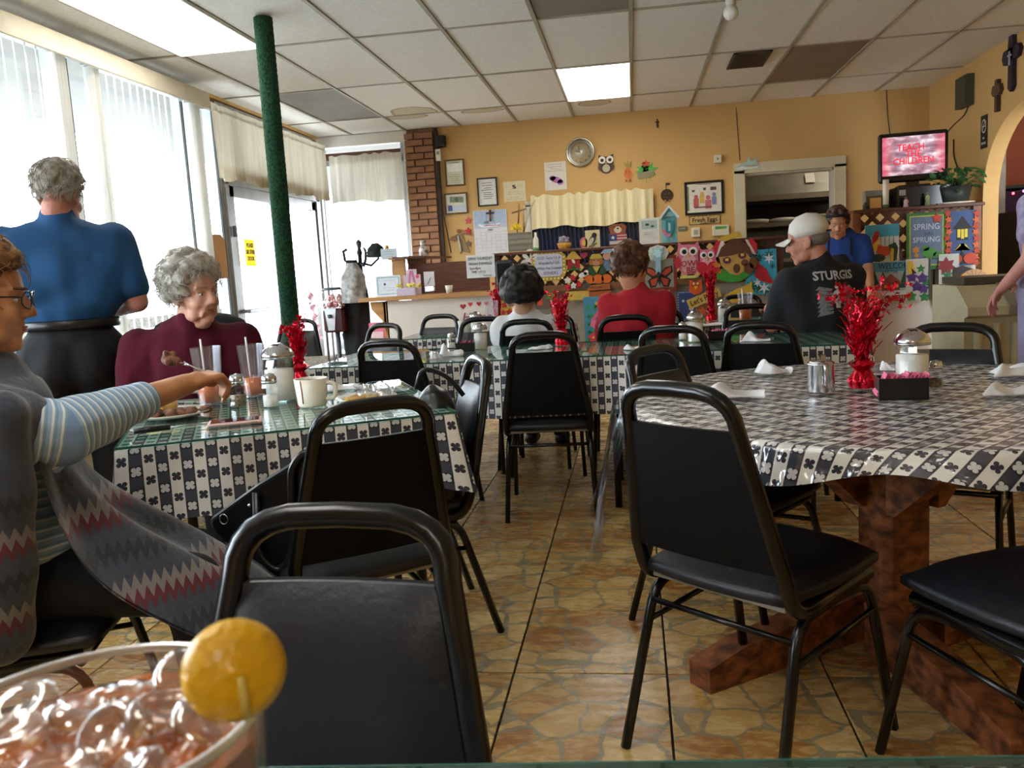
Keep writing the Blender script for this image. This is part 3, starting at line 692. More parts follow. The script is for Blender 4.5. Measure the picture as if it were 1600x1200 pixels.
n1 = [3.2+.085*k for k in range(15)]+[4.50, 4.53, 4.56, 4.59]
vblind('open vertical blind of white slats in the nearer side window', n1, 3.15, 4.64, [41-.6*k+random.uniform(-2, 2) for k in range(15)]+[75]*4)
n2 = [4.84, 4.86, 4.89]+[4.93+.083*k for k in range(13)]+[6.0, 6.03, 6.06, 6.09]
vblind('open vertical blind of white slats in the window beside the door', n2, 4.8, 6.12, [80]*3+[38-.4*k+random.uniform(-2, 2) for k in range(13)]+[80]*4)
def valance(nm, lab, p0, p1, z0, z1, m, folds, amp, seed, top=0.0, ruf=0):
    rnd = random.Random(seed); p0, p1 = Vector(p0), Vector(p1); L = (p1-p0).length; d = (p1-p0)/L; nrm = Vector((d.y, -d.x, 0)); ph = [rnd.uniform(0, 6) for _ in range(4)]
    def f(u, v):
        s = u*L; w = math.sin(s*folds+ph[0]+1.3*math.sin(s*folds*.37+ph[1]))+.5*math.sin(s*folds*2.1+ph[2])
        hem = .012*math.sin(s*9+ph[3])+.008*math.sin(s*23)
        return p0+d*s+nrm*(amp*w*(.35+.65*(1-v)))+Vector((0, 0, z0+hem*(1-v)+(z1-z0)*v+(ruf*math.sin(s*41+2*math.sin(s*13)) if v > .99 else 0)))
    o = obj(nm, MB().grid(f, int(L*90), 8), m, None, world=True, label=lab, cat='curtain'); return o
valance('valance_curtain', 'stained beige valance curtain above the glass entrance door', (-3.06, 6.2, 0), (-3.06, 8.62, 0), 2.0, 2.55, M_cur, 26, .016, 3)
valance('valance_curtain', 'gathered grey beige curtain over the back window beside the brick pier', (-3.08, 8.78, 0), (-2.30, 8.78, 0), 1.98, 2.46, M_cur2, 48, .012, 5, ruf=.008)
tag(obj('curtain_rod', MB().cyl((-3.08, 6.15, 2.5), (-3.08, 8.7, 2.5), .008), M_white), 'white rod along the top of the stained door curtain', 'rod')
M_turf = mat('green turf wrap', '1d5a3a', .95, var=.5, scale=90, bump=1, bscale=240, col2='0c2417')
po = thing('support_pole', 'floor to ceiling pole wrapped in dark green artificial turf', 'pole', (-2.0, 4.8, 0))
def pf(u, v):
    a = u*2*PI; r = .052+.0022*math.sin(a*31+v*180)*math.sin(v*333+a*9); return Vector((r*math.cos(a), r*math.sin(a), v*2.66))
obj('turf_sleeve', MB().grid(pf, 48, 260), M_turf, po)
obj('post', MB().cyl((0, 0, 0), (0, 0, 2.665), .046, n=16), M_alud, po)
# ceiling fittings
v = thing('ceiling_vent', 'dark air vent grille in the ceiling right of the middle light', 'vent', (.94, 6.99, ZC-.012))
obj('frame', MB().box((0, -.24, .004), (.27, .02, .012)).box((0, .24, .004), (.27, .02, .012)).box((-.13, 0, .004), (.02, .5, .012)).box((.13, 0, .004), (.02, .5, .012)), mat('brown grille', '4b3a2b', .6), v)
obj('backing', MB().box((0, 0, .008), (.25, .47, .004)), mat('dark void', '0c0a09', .9), v)
for k in range(11): obj('slat', MB().box((0, -.2+.04*k, .002), (.24, .004, .016), R=rmat(0, .6)), MATS['brown grille'], v)
v = thing('globe_light', 'small white globe fitting hanging from the ceiling at the top edge', 'lamp', (.63, 5.40, ZC-.1))
obj('globe', MB().ell((0, 0, .03), .045, n=16), mat('milk glass', 'd8d6cc', .3), v); obj('base', MB().cyl((0, 0, .07), (0, 0, .1), .03), M_white, v)
# door notices
def wallcard(name, lab, c, w, h, m, U, Wv, cat, t=.004, bev=0):
    th_ = thing(name, lab, cat, c); return th_
sg = thing('door_notice', 'yellow paper notice taped to the glass door', 'notice', atx(391, 395, XL+.02))
c = Vector(sg.location); U = Vector((0, 1, 0)); Wz = Vector((0, 0, 1))
obj('sheet', MB().box((0, 0, 0), (.002, .19, .225)), transl('yellow paper', 'e6cf4a', .6, .7), sg)
M_ink = mat('black ink', '1a1a18', .7)
for k, tx in enumerate(('PLEASE', 'USE OTHER', 'DOOR')): textmesh(tx, .05, c+Vector((.003, 0, .06-k*.055)), M_ink, sg, U, Wz, sx=.62 if k == 1 else .8, bold=.001)
sg = thing('door_notice', 'brown paper taped on the glass beside the door handle', 'notice', atx(341, 401, XL+.02)); obj('sheet', MB().prism([(-.13, -.17), (.13, -.17), (.13, .13), (.07, .17), (-.13, .17)], .003, (0, 0, 0), (0, 1, 0), (0, 0, 1)), transl('brown paper', 'a98458', .4, .8), sg)
lk = tag(obj('door_lock', MB().box((XL+.03, 6.645, 1.62), (.03, .03, .09), bev=.004), mat('dark plastic', '3a3436', .5)), 'dark lock box on the frame left of the door notice', 'lock')
# outside things
M_car = mat('white car paint', 'dfe3e8', .3, coat=.5); M_tyre = mat('tyre', '15151a', .8); M_cgl = mat('car window', '8c99a6', .1)
def car(x, y, rz, lab):
    t = thing('parked_car', lab, 'car', (x, y, -.04), R_(rz))
    P = [(-2.1, .3), (-2.1, .75), (-1.9, .92), (-1.2, 1.0), (-.7, 1.42), (.7, 1.45), (1.3, 1.0), (2.0, .85), (2.15, .6), (2.15, .3)]
    b = MB(); b.prism(P, 1.7, (0, .85, 0), (1, 0, 0), (0, 0, 1)); obj('car_body', b, M_car, t)
    g = MB(); g.prism([(-1.0, 1.03), (-.62, 1.37), (.64, 1.39), (1.08, 1.03)], 1.73, (0, .865, 0), (1, 0, 0), (0, 0, 1)); obj('side_glass', g, M_cgl, t)
    for wx in (-1.35, 1.35):
        for wy in (-.8, .8): obj('wheel', MB().cyl((wx, wy-.1, .33), (wx, wy+.1, .33), .33, n=20), M_tyre, t)
    return t
car(-5.6, 16.5, 80, 'white car parked outside the back window'); car(-9.5, 13.5, 60, 'white car parked outside beyond the glass door')
pt = thing('palm_tree', 'small palm tree far outside seen through the glass door', 'tree', (-22, 34, -.04))
obj('trunk', MB().cyl((0, 0, 0), (.2, 0, 2.6), .16, .11), mat('palm bark', '7d6a55', .9), pt)
fm = MB()
for k in range(12):
    a = k*PI/6; fm.grid(lambda u, v: Vector((.2+math.cos(a)*u*1.5-math.sin(a)*(v-.5)*.28*math.sin(PI*min(u+.1, 1)), math.sin(a)*u*1.5+math.cos(a)*(v-.5)*.28*math.sin(PI*min(u+.1, 1)), 2.6+.7*u-1.1*u*u)), 6, 2)
obj('fronds', fm, mat('palm green', '4d7a5a', .8), pt)['kind'] = 'stuff'
pw = thing('planter_wall', 'low pebble dash planter wall outside below the blinds', 'wall', (-4.4, 5.5, -.04)); obj('block', MB().box((0, 0, .5), (.3, 6, 1.0)), mat('pebble dash', 'a39c92', .9, var=.4, scale=40), pw)
# gumball machine, coat stand, host stand
gm = thing('gumball_machine', 'red gumball machine on a black stand in front of the back window', 'gumball machine', (-2.72, 7.6, 0))
obj('pole', MB().cyl((0, 0, .02), (0, 0, .72), .022), M_alud, gm); obj('base', MB().lathe([(0, 0), (.2, 0), (.19, .03), (.03, .05), (0, .05)]), M_alud, gm)
obj('coin_box', MB().box((0, 0, .82), (.20, .18, .22), bev=.02), mat('dark red enamel', '3a1418', .3), gm)
obj('chute_plate', MB().prism([(-.055, .93), (-.03, .73), (.03, .73), (.055, .93)], .006, (-.02, -.095, 0)), mat('chrome plate', 'cfd0d2', .25, .6), gm)
obj('coin_knob', MB().cyl((-.02, -.1, .86), (-.02, -.125, .86), .018).box((-.02, -.128, .86), (.04, .008, .01), R=rmat(0, 0, .7)), M_alud, gm)
obj('globe', MB().box((0, 0, 1.01), (.2, .18, .17), bev=.02), glass('gum globe', (1, .96, .96), .1), gm)
gb = MB(); 
for k in range(150): gb.ell((random.uniform(-.08, .08), random.uniform(-.07, .07), .94+random.uniform(0, .11)), .012, n=6)
o = obj('gumballs', gb, mat('mixed gumballs', 'b52a35', .4, col2='e9d4c4', scale=40, var=.5), gm); o['kind'] = 'stuff'
obj('lid', MB().lathe([(0, 1.12), (.09, 1.12), (.12, 1.10), (.12, 1.095), (0, 1.095)], n=20), M_alud, gm)
cr_ = thing('coat_stand', 'black coat stand beside the back window', 'coat stand', (-2.50, 7.75, 0))
M_iron = mat('black iron', '111112', .5)
obj('post', MB().lathe([(0, 0), (.2, 0), (.2, .03), (.02, .05), (.02, 1.4), (.03, 1.42), (.018, 1.46), (.03, 1.52), (0, 1.55)], n=12), M_iron, cr_)
for k in range(5):
    a = k*2*PI/5+.3; c_, s_ = math.cos(a), math.sin(a); obj('hook', MB().tube([(0, 0, 1.33), (c_*.10, s_*.1, 1.30), (c_*.17, s_*.17, 1.36), (c_*.18, s_*.18, 1.44), (c_*.14, s_*.14, 1.46)], .012, 6), M_iron, cr_)
def hang(lab, x, y, zt, w, h, col, nm='jacket', cat='jacket', seed=1, sw=.5):
    b = MB(); rnd = random.Random(seed)
    def f(u, v):
        a = u*2*PI; taper = (.35+.65*min(1, v*3))*(1-.25*max(0, v-.5)*sw*2); k = 1+.10*math.sin(a*5+v*4)+.05*math.sin(a*9+v*11)
        return Vector((x+math.cos(a)*w*.5*taper*k, y+math.sin(a)*w*.28*taper*k, zt-h*v))
    b.grid(f, 30, 14); return obj(nm, b, mat(nm+col, col, .85, var=.4, scale=20, bump=.4), None, world=True, label=lab, cat=cat)
hang('black jacket hanging from the coat stand', -2.56, 7.68, 1.36, .26, .95, '101214')
hang('grey patterned shoulder bag hanging from the coat stand', -2.52, 7.56, 1.33, .22, .36, '8d8a86', 'shoulder_bag', 'bag', 2, 0)
hang('small dark cap hanging at the right of the coat stand', -2.33, 7.7, 1.50, .15, .13, '14201e', 'cap', 'cap', 3, 0)
# counter
YC = 7.4
M_pine = mat('pine board', 'b98a55', .5, var=.15, scale=3, stretch=(1, 8, 8)); M_dkw = mat('dark stained wood', '5b3420', .5, var=.25, scale=4, stretch=(1, 10, 10)); M_pnl = mat('counter grey panel', 'aca396', .7, var=.05); M_wpan = mat('white panel', 'e2ddd6', .6, var=.03, scale=2)
hc = thing('host_counter', 'pine topped host counter with a white front panel left of the craft display', 'counter', (-1.78, YC, 0))
obj('counter_top', MB().prism([(-2.42, YC-.03), (-1.17, YC-.03), (-1.17, YC+.45), (-2.35, YC+.45)], .035, (0, 0, .975), (1, 0, 0), (0, 1, 0)), M_pine, hc, world=True)
obj('front_panel', MB().box((-1.68, YC+.06, .485), (1.03, .04, .97)), M_wpan, hc, world=True)
obj('end_panel', MB().box((-2.2, YC+.24, .485), (.04, .4, .97)), M_pine, hc, world=True)
b = MB().prism([(-2.2, .97), (-2.34, .97), (-2.33, .9), (-2.24, .80), (-2.2, .68)], .04, (0, YC+.08, 0)); obj('bracket', b, M_pine, hc, world=True)
obj('corner_post', MB().box((-2.12, YC+.30, 1.17), (.12, .05, .34)).box((-2.12, YC+.30, 1.345), (.16, .12, .02)), M_pine, hc, world=True)
obj('back_board', MB().box((-1.68, YC+.42, 1.14), (.75, .03, .30)), M_dkw, hc, world=True)
lt = thing('lattice_shelf', 'small dark lattice shelf rail behind the host counter by the brick pier', 'shelf', (-2.0, 7.9, 1.2))
obj('shelf_board', MB().box((-1.98, 8.1, 1.35), (.16, 1.1, .02), R=rmat(-.15)), M_dkw, lt, world=True)
for k in range(8):
    for s in (-1, 1): obj('slat', MB().box((-2.03, 7.72+.09*k, 1.27), (.012, .018, .17), R=rmat(0, s*.5)), M_dkw, lt, world=True)
obj('rail', MB().box((-2.03, 8.05, 1.18), (.02, .8, .03)), M_dkw, lt, world=True)
cd = thing('craft_counter', 'counter with dark lattice rail carrying the needlework craft display', 'counter', (0, YC, 0))
obj('body_panel', MB().box((.03, YC+.12, .49), (2.4, .04, .98)), M_pnl, cd, world=True)
obj('lower_rail', MB().box((.03, YC+.08, 1.0), (2.44, .10, .055)), mat('mid brown wood', '7c5233', .5, var=.2, scale=4, stretch=(1, 10, 10)), cd, world=True)
obj('shelf_board', MB().box((.03, YC+.12, 1.322), (2.46, .22, .022), bev=.003), M_dkw, cd, world=True)
for x in (-1.17, 0.03, 1.225): obj('post', MB().box((x, YC+.08, 1.16), (.05, .06, .31)), M_dkw, cd, world=True)
def lattice(par, x0, x1, z0, z1, y, step=.11, w=.032):
    H_ = z1-z0
    for s in (-1, 1):
        x = x0-H_+.02
        while x < x1:
            a, b_ = x, x+H_
            ca, cb = max(a, x0), min(b_, x1)
            if cb-ca > .02:
                za, zb = z0+(ca-a), z0+(cb-a)
                if s < 0: za, zb = z1-(ca-a), z1-(cb-a)
                L = math.hypot(cb-ca, zb-za); obj('slat', MB().box(((ca+cb)/2, y+s*.004, (za+zb)/2), (L+.02, .007, w), R=rmat(0, 0, -math.atan2(zb-za, cb-ca))), M_dkw, par, world=True)
            x += step
lattice(cd, -1.15, 1.2, 1.03, 1.31, YC+.09)
rc = thing('display_cabinet', 'right hand counter with lattice top, cream front and shelf below the television', 'cabinet', (2.27, YC, 0))
obj('shelf_board', MB().box((2.29, YC+.18, 1.487), (1.0, .42, .025), bev=.003), M_dkw, rc, world=True)
for x in (1.82, 2.74): obj('post', MB().box((x, YC+.02, 1.3), (.06, .06, .36)), mat('reddish wood post', '7d4a2a', .5, var=.2), rc, world=True)
obj('lower_rail', MB().box((2.27, YC+.03, 1.12), (.9, .05, .06)), M_dkw, rc, world=True)
obj('front_panel', MB().box((2.27, YC+.06, .55), (.96, .04, 1.08)), mat('cream laminate', 'c9c2b0', .5, var=.04), rc, world=True)
obj('edge_strip', MB().box((2.43, YC+.035, .55), (.012, .01, 1.08)), M_alud, rc, world=True)
lattice(rc, 1.85, 2.72, 1.15, 1.47, YC+.03, step=.12, w=.035)

gd = tag(obj('garland', MB().grid(lambda u, v: atx(483+16*v+7*(u-.5), 452+78*v, XL+.06)+Vector((.015*math.sin(v*30+u*4), 0, 0)), 4, 30), mat('red white garland', 'c0283a', .4, col2='d88a90', scale=60), None, world=True), 'red and white garland strip hanging from the push bar of the door', 'garland')
mr = thing('newspaper_stand', 'wire stand of grey printed papers by the door behind the red tinsel', 'stand', (-2.25, 5.6, 0)); p_ = aty(492, 572, 5.6); mr.location = (p_.x, 5.6, 0)
obj('pole', MB().cyl((0, 0, 0), (0, 0, p_.z+.05), .012), M_alu, mr); obj('base', MB().cyl((0, 0, 0), (0, 0, .02), .14, n=20), M_alu, mr)
for k in range(3): obj('paper', MB().grid(lambda u, v: Vector(((u-.5)*.20+.02*k, -.02-.03*k-.02*math.sin(v*3), p_.z+.07-.03*k-.17*v)), 4, 4), mat('printed paper', 'a8a49a', .8, var=.25, scale=60), mr)
# ---------------------------------------------------------------- flat decorations; shapes are given in photo-pixel sized units at the item's own distance
def cm(c): return mat('paint '+c, c, .6, var=.06, scale=30)
def cmg(c): return mat('glossy '+c, c, .25, var=.05, scale=30)
def heart(x, y, r, n=20): return [(x+r*math.sin(t)**3, y+r*(13*math.cos(t)-5*math.cos(2*t)-2*math.cos(3*t)-math.cos(4*t))/16) for t in [2*PI*k/n for k in range(n)]]
def ellp(x, y, rx, ry=None, n=18, a=0):
    ry = rx if ry is None else ry; ca, sa = math.cos(a), math.sin(a)
    return [(x+rx*math.cos(t)*ca-ry*math.sin(t)*sa, y+rx*math.cos(t)*sa+ry*math.sin(t)*ca) for t in [2*PI*k/n for k in range(n)]]
def starp(x, y, r, n=5, q=.45, a=0): return [(x+(r if k % 2 == 0 else r*q)*math.sin(PI*k/n+a), y+(r if k % 2 == 0 else r*q)*math.cos(PI*k/n+a)) for k in range(2*n)]
def rec(x, y, w, h, a=0):
    ca, sa = math.cos(a), math.sin(a); return [(x+u*w/2*ca-v*h/2*sa, y+u*w/2*sa+v*h/2*ca) for u, v in ((-1, -1), (1, -1), (1, 1), (-1, 1))]
def craft(name, lab, cat, cx_, cy_, Y, layers, tilt=0, t0=.004, group=None, k=None, lean=0):
    """flat layered piece hanging at depth Y; every layer is a part (name, outline, colour[, thickness]) or ('T', text, x, y, size, colour)"""
    c = aty(cx_, cy_, Y); s = k or Y*.985/FPX; th_ = thing(name, lab, cat, c, group=group); th_.rotation_euler = (lean, tilt, 0)
    dep = 0
    for L in layers:
        if L[0] == 'T':
            textmesh(L[1], L[4]*s*1.25, (L[2]*s, -dep-.0012, L[3]*s), cm(L[5]), th_, (1, 0, 0), (0, 0, 1), sx=(L[6] if len(L) > 6 else .85), world=False, bold=(L[7] if len(L) > 7 else 0), shear=(L[8] if len(L) > 8 else 0)); continue
        nm, out, col = L[:3]; t = L[3] if len(L) > 3 else t0
        outs = out if isinstance(out[0], list) else [out]
        m = MB()
        for o_ in outs: m.prism([(a*s, b*s) for a, b in o_], t, (0, -dep if len(L) < 5 else -L[4], 0))
        ob = obj(nm, m, cmg(col[1:]) if col[0] == '~' else cm(col), th_)
        if len(outs) > 6: ob['kind'] = 'stuff'
        if len(L) < 5: dep += t*.9 if nm in ('board', 'frame', 'backing', 'body', 'sheet') else t*.35
    return th_
def lines(x0, x1, ys, h=.5, rnd=3):
    r = random.Random(rnd); return [rec((x0+x1)/2+r.uniform(-1, 1), y, (x1-x0)*r.uniform(.55, 1), h) for y in ys]
def frame(lab, cx_, cy_, w, h, fcol, pcol, extra, Y=YB-.004, fw=2.2):
    c = aty(cx_, cy_, Y); s = Y*.985/FPX; t = thing('picture_frame', lab, 'frame', c)
    f = MB(); 
    for u in (-1, 1): f.box((u*(w/2-fw/2)*s, -.010, 0), (fw*s, .02, h*s), bev=.003); f.box((0, -.010, u*(h/2-fw/2)*s), ((w-2*fw)*s, .02, fw*s), bev=.003)
    obj('frame', f, mat('frame '+fcol, fcol, .35, var=.2, scale=20), t)
    obj('sheet', MB().box((0, -.005, 0), ((w-2*fw)*s, .006, (h-2*fw)*s)), cm(pcol), t)
    dep = .008
    for L in extra:
        if L[0] == 'T': textmesh(L[1], L[4]*s*1.25, (L[2]*s, -dep-.001, L[3]*s), cm(L[5]), t, sx=.85, world=False); continue
        nm, out, col = L[:3]; outs = out if isinstance(out[0], list) else [out]; m = MB()
        for o_ in outs: m.prism([(a*s, b*s) for a, b in o_], .001, (0, -dep, 0))
        ob = obj(nm, m, cm(col), t); dep += .0004
        if len(outs) > 4: ob['kind'] = 'stuff'
    return t
YW = YB-.003
frame('brown framed certificate at the top left of the tan wall', 711, 270, 31, 41, '5a4326', 'd8d3b8', [('seal', rec(0, 8, 24, 13), 'eef0e4'), ('print', lines(-10, 10, [16, 15, -3, -6, -9, -12, -15]), '6b6a58')])
frame('brown frame holding a dollar bill and a blue card', 713, 318, 37, 33, '5a4326', 'd9d2bd', [('banknote', rec(1, 6, 22, 9, -.06), '7f8a72'), ('portrait', ellp(1, 6, 3, 4), '596451'), ('card', rec(0, -7, 28, 9), 'c6cbd6'), ('emblem', rec(-10, -7, 7, 9), '46568a')])
frame('black framed typed letter left of the wall calendar', 762, 300, 32, 44, '141314', 'dcd9d2', [('print', lines(-10, 10, [14, 10, 6, 3, -1, -4, -7, -10], .8), '4a4a4a')])
frame('black framed drawing of people in a diner kitchen', 1100, 309, 58, 50, '15120f', 'e4ddcc', [('drawing', rec(0, 0, 44, 36), 'ddd6ca'), ('print', rec(0, 20, 22, .8), '6a5c50'), ('side_strip', rec(-24, 0, 3, 36), '7a8a60'), ('figure', [ellp(-12, 2, 3, 3), rec(-12, -7, 8, 13)], 'b9605a'), ('figure', [ellp(-3, 6, 3, 3), rec(-3, -2, 7, 12)], 'd6b05a'), ('figure', [ellp(6, 0, 3.4, 3.4), rec(6, -10, 9, 13)], 'c86a70'), ('figure', [ellp(15, 4, 3, 3), rec(15, -5, 7, 12)], '7d87a8'), ('dark_print', [rec(-16, 11, 4, 3), rec(1, 13, 4, 4), rec(14, 13, 9, 5), rec(-2, -14, 26, 2)], '5f5248')], fw=3.4)
craft('wall_paper', 'plain printed paper taped to the wall right of the black frame', 'paper', 804, 299, YW, [('sheet', rec(0, 0, 35, 31), 'd8cba6', .001), ('emblem', [rec(-1, 9, 5, 1.6, .2), rec(0, 7, 5, 1.6, -.2), rec(0, 5, 5, 1.4)], '2a2622', .001), ('print', lines(-13, 13, [-1, -4, -9, -12], .4), '9a8f76', .001)], k=.0065)
craft('wall_paper', 'white paper with a purple child painting left of the clock', 'paper', 868, 275, YW, [('sheet', rec(0, 0, 34, 43), 'd9d2c4', .001), ('print', lines(-13, 13, [18, 14, 11, 8], .5), '8c8478', .001), ('paint_blot', [ellp(1, -6, 10, 4.5, a=-.35), ellp(-5, -3, 5, 4), ellp(7, -10, 5, 4)], 'b06aa6', .001)], k=.0065)
# clock
t = thing('wall_clock', 'round silver wall clock with cream dial', 'clock', aty(907, 238, YW)); s = .0065
t.rotation_euler = (0, 0, 0)
RX = Matrix(((1, 0, 0), (0, 0, 1), (0, -1, 0))).transposed()
RX = Matrix.Rotation(PI/2, 3, 'X')
obj('rim', MB().lathe([(18*s, .0), (22.5*s, .0), (22.5*s, .02), (21*s, .035), (19.5*s, .03), (18.6*s, .015), (18*s, .0)], n=40, R=RX), mat('brushed steel rim', 'b9b6ae', .25, .9), t)
obj('dial', MB().lathe([(0, .006), (18.6*s, .006), (18.6*s, .008), (0, .008)], n=40, R=RX), mat('clock dial', 'b9a67d', .4), t)
obj('centre_disc', MB().lathe([(0, .010), (8.5*s, .010), (8.5*s, .012), (0, .013)], n=30, R=RX), mat('silver disc', 'c2baa4', .4, .3), t)
for h in range(12):
    a = h*PI/6
    tx = str(h if h else 12); textmesh(tx, .034, (math.sin(a)*15*s, -.009, math.cos(a)*15*s), M_ink, t, name='numeral', world=False)
obj('hand', MB().box((-.024, -.017, .006), (.055, .002, .004), R=rmat(0, 0, .25)), M_ink, t); obj('hand', MB().box((-.012, -.019, .03), (.004, .002, .07), R=rmat(0, 0, -.25)), M_ink, t)
obj('cover', MB().lathe([(0, .03), (19*s, .026), (0, .0301)], n=30, R=RX), glass('clock glass', op=.0, rough=.3), t)
# owl and friends
def owl_wall(x, y):
    return craft('owl_plaque', 'brown owl plaque with big white eyes right of the clock', 'plaque', x, y, YW, [('body', [(-11, 13), (-6, 11), (0, 10), (6, 11), (11, 13), (12, 4), (11, -8), (5, -14), (0, -16), (-5, -14), (-11, -8), (-12, 4)], '3d2a1c', .008), ('eye', ellp(-6, 5, 5.6), 'e9e2cf', .004), ('eye', ellp(6, 5, 5.6), 'e9e2cf', .004), ('pupil', ellp(-6, 4.5, 2.6), '1c1712', .004), ('pupil', ellp(6, 4.5, 2.6), '1c1712', .004), ('belly', ellp(0, -8, 6, 6), 'b8b293', .003), ('beak', [(-2, 1), (2, 1), (0, -3)], 'c98a3a', .006), ('wing', ellp(-10, -6, 2.5, 5), '59432c', .004), ('wing', ellp(10, -6, 2.5, 5), '59432c', .004)], k=.0065)
owl_wall(947, 255)
craft('pineapple_plaque', 'orange pineapple face plaque between owl and flower pot plaques', 'plaque', 981, 268, YW, [('body', ellp(0, -3, 8, 10), 'd8a552', .006), ('face', ellp(0, -3, 6, 8), 'c96a34', .004), ('crown', [(-4, 6), (-6, 15), (-2, 12), (0, 16), (2, 12), (6, 15), (4, 6)], 'a08a3c', .004), ('eye', [ellp(-2, -1, .9), ellp(2, -1, .9)], '5a2c18', .003), ('foot', [rec(-3, -14, 3, 3), rec(3, -14, 3, 3)], 'b0622e', .003)], k=.0065)
craft('flower_plaque', 'green leaf and red flower plaque above the valance end', 'plaque', 1009, 268, YW, [('leaf', [starp(-5, 2, 12, 7, .4), starp(7, 2, 13, 6, .4, .3), starp(0, 6, 9, 5, .4)], '4fae4c', .004), ('pot', [(-13, -2), (13, 2), (12, -8), (-12, -11)], '8e8866', .006), ('grass', [rec(-6, -13, 1, 6), rec(0, -14, 1, 7), rec(6, -12, 1, 6)], '7ab050', .003), ('flower', [starp(1, 12, 6, 5, .5), starp(-3, 12, 4, 5, .5)], 'd0543c', .004)], k=.0065)
craft('cookie_plaque', 'dark round plaque with a little flag above the blue bird house', 'plaque', 1042, 303, YW, [('disc', ellp(0, -2, 9.5), '3a2417', .006), ('pole', rec(-1, 11, 1, 12), '2a1c12', .004), ('flag', rec(2, 15, 6, 3), '2a1c12', .003), ('mark', [ellp(-3, 0, 1), ellp(3, 1, 1), ellp(0, -5, 1), ellp(-4, -5, 1)], '6a4a30', .003), ('feet', [rec(-3, -11, 3, 4), rec(4, -11, 3, 4)], 'a8823c', .004)], k=.0065)
craft('egg_sign', 'small cream sign reading Fresh Eggs under the black framed drawing', 'sign', 1101, 343, YW, [('board', rec(0, 0, 47, 14), 'c9a66a', .006), ('border', [rec(0, 6.3, 47, 1), rec(0, -6.6, 47, .8), rec(-23, 0, .8, 14), rec(23, 0, .8, 14)], '3a2a1a', .002), ('checks', [rec(-21+3*k, 5+(k % 2)*1.2, 1.5, 1.2) for k in range(15)], '3a2a1a', .002), ('T', 'Fresh Eggs', 0, -.5, 7.2, '2a1c10', 1.0, .0008), ('T', 'laid daily here', 0, -5, 2.2, '5a4020')], tilt=-.0, k=.0065)
craft('arrow_sign', 'small grey arrow shaped sign beside the bird house', 'sign', 1065, 357, YW, [('board', [(-5, 3), (8, 3), (10, 0), (8, -4), (-5, -4)], '6a6a58', .006), ('T', 'HOME', 1, -.5, 3, 'c9c2a0')], k=.0065)
craft('shark_plaque', 'pale blue dolphin plaque on top of the kitchen door casing', 'plaque', 1168, 256, YB-.05, [('body', [(-17, -4), (-8, 2), (-2, 3), (1, 11), (5, 4), (10, 5), (16, 11), (14, 3), (16, -4), (6, -3)], 'a9bfb5', .008), ('water', [(-18, -6), (-8, -3), (4, -6), (17, -4), (16, -8), (-16, -9)], 'd6e0d6', .006)], k=.0063)
def wbox(name, lab, cat, x, y, w, h, dpt, m, Y=YW, extra=None):
    t = thing(name, lab, cat, aty(x, y, Y)); s = .0065; obj('housing', MB().box((0, -dpt/2, 0), (w*s, dpt, h*s), bev=.004), m, t)
    if extra: obj(extra[0], MB().box((extra[1]*s, -dpt-.001, extra[2]*s), (extra[3]*s, .003, extra[4]*s)), cm(extra[5]), t)
    return t
M_wpl = mat('cream plastic', 'd9d2bb', .45, var=.04)
wbox('wall_speaker', 'small black speaker high beside the brick pier', 'speaker', 691, 222, 13, 17, .1, M_iron, extra=('grille', 0, 0, 10, 14, '060606'))
wbox('wall_sensor', 'white sensor box under the small black speaker', 'sensor', 686, 243, 8, 18, .05, M_wpl, Y=YB-.03, extra=('label', 0, 3, 4, 5, '8a8678'))
wbox('alarm_box', 'small white alarm box left of the dolphin plaque', 'alarm', 1121, 249, 11, 12, .05, M_wpl, extra=('lens', 0, 0, 3, 3, '8a8070'))
wbox('thermostat', 'square cream thermostat under the Fresh Eggs sign', 'thermostat', 1087, 363, 13, 14, .03, M_wpl, extra=('dial', 0, 0, 6, 7, 'a39c80'))
wbox('alarm_keypad', 'white alarm keypad with green display beside the lattice', 'keypad', 1126, 360, 25, 16, .03, M_wpl, extra=('display', 0, 4, 17, 4, '5d9a46'))
craft('wall_hook', 'small dark hook high on the wall above the owl', 'hook', 1027, 193, YW, [('plate', rec(0, 0, 2, 13), '1c140c', .01), ('bar', rec(0, 2, 6, 1.5), '1c140c', .006)], k=.0065)
# calendar with ship and cross
craft('wall_calendar', 'wall calendar with a picture of a white shrimp boat', 'calendar', 767, 364, YW, [('sheet', rec(0, 0, 54, 72), 'd7d3d3', .003), ('sky', rec(0, 22, 52, 27), 'a8b7cc', .001), ('sea', rec(0, 11, 52, 6), 'b7b9c2', .001), ('hull', [(-19, 13), (-14, 9), (12, 10), (16, 15), (-6, 12), (-19, 15)], 'dfe2e8', .001), ('stripe', rec(2, 11.6, 26, 1), 'c04a4a', .001), ('mast', [rec(-6, 22, .6, 20), rec(6, 20, .6, 15, .2), rec(-6, 17, 8, 4)], '7a8088', .001), ('rule', [rec(0, 2-5*k, 48, .35) for k in range(7)]+[rec(-24+8*k, -14, .35, 32) for k in range(7)], 'b8b4b4', .001), ('T', 'MAY', 0, 5, 4, '6a6a72')], k=.0065)
craft('wall_cross', 'small brown crucifix hanging over the calendar', 'cross', 766, 337, YW-.006, [('upright', rec(0, 0, 3, 18), '4a2a1c', .008), ('arm', rec(0, 4, 13, 3), '4a2a1c', .008), ('figure', [rec(0, 0, 1.4, 9), rec(0, 4, 8, 1)], '8a6a50', .004)], k=.0065)
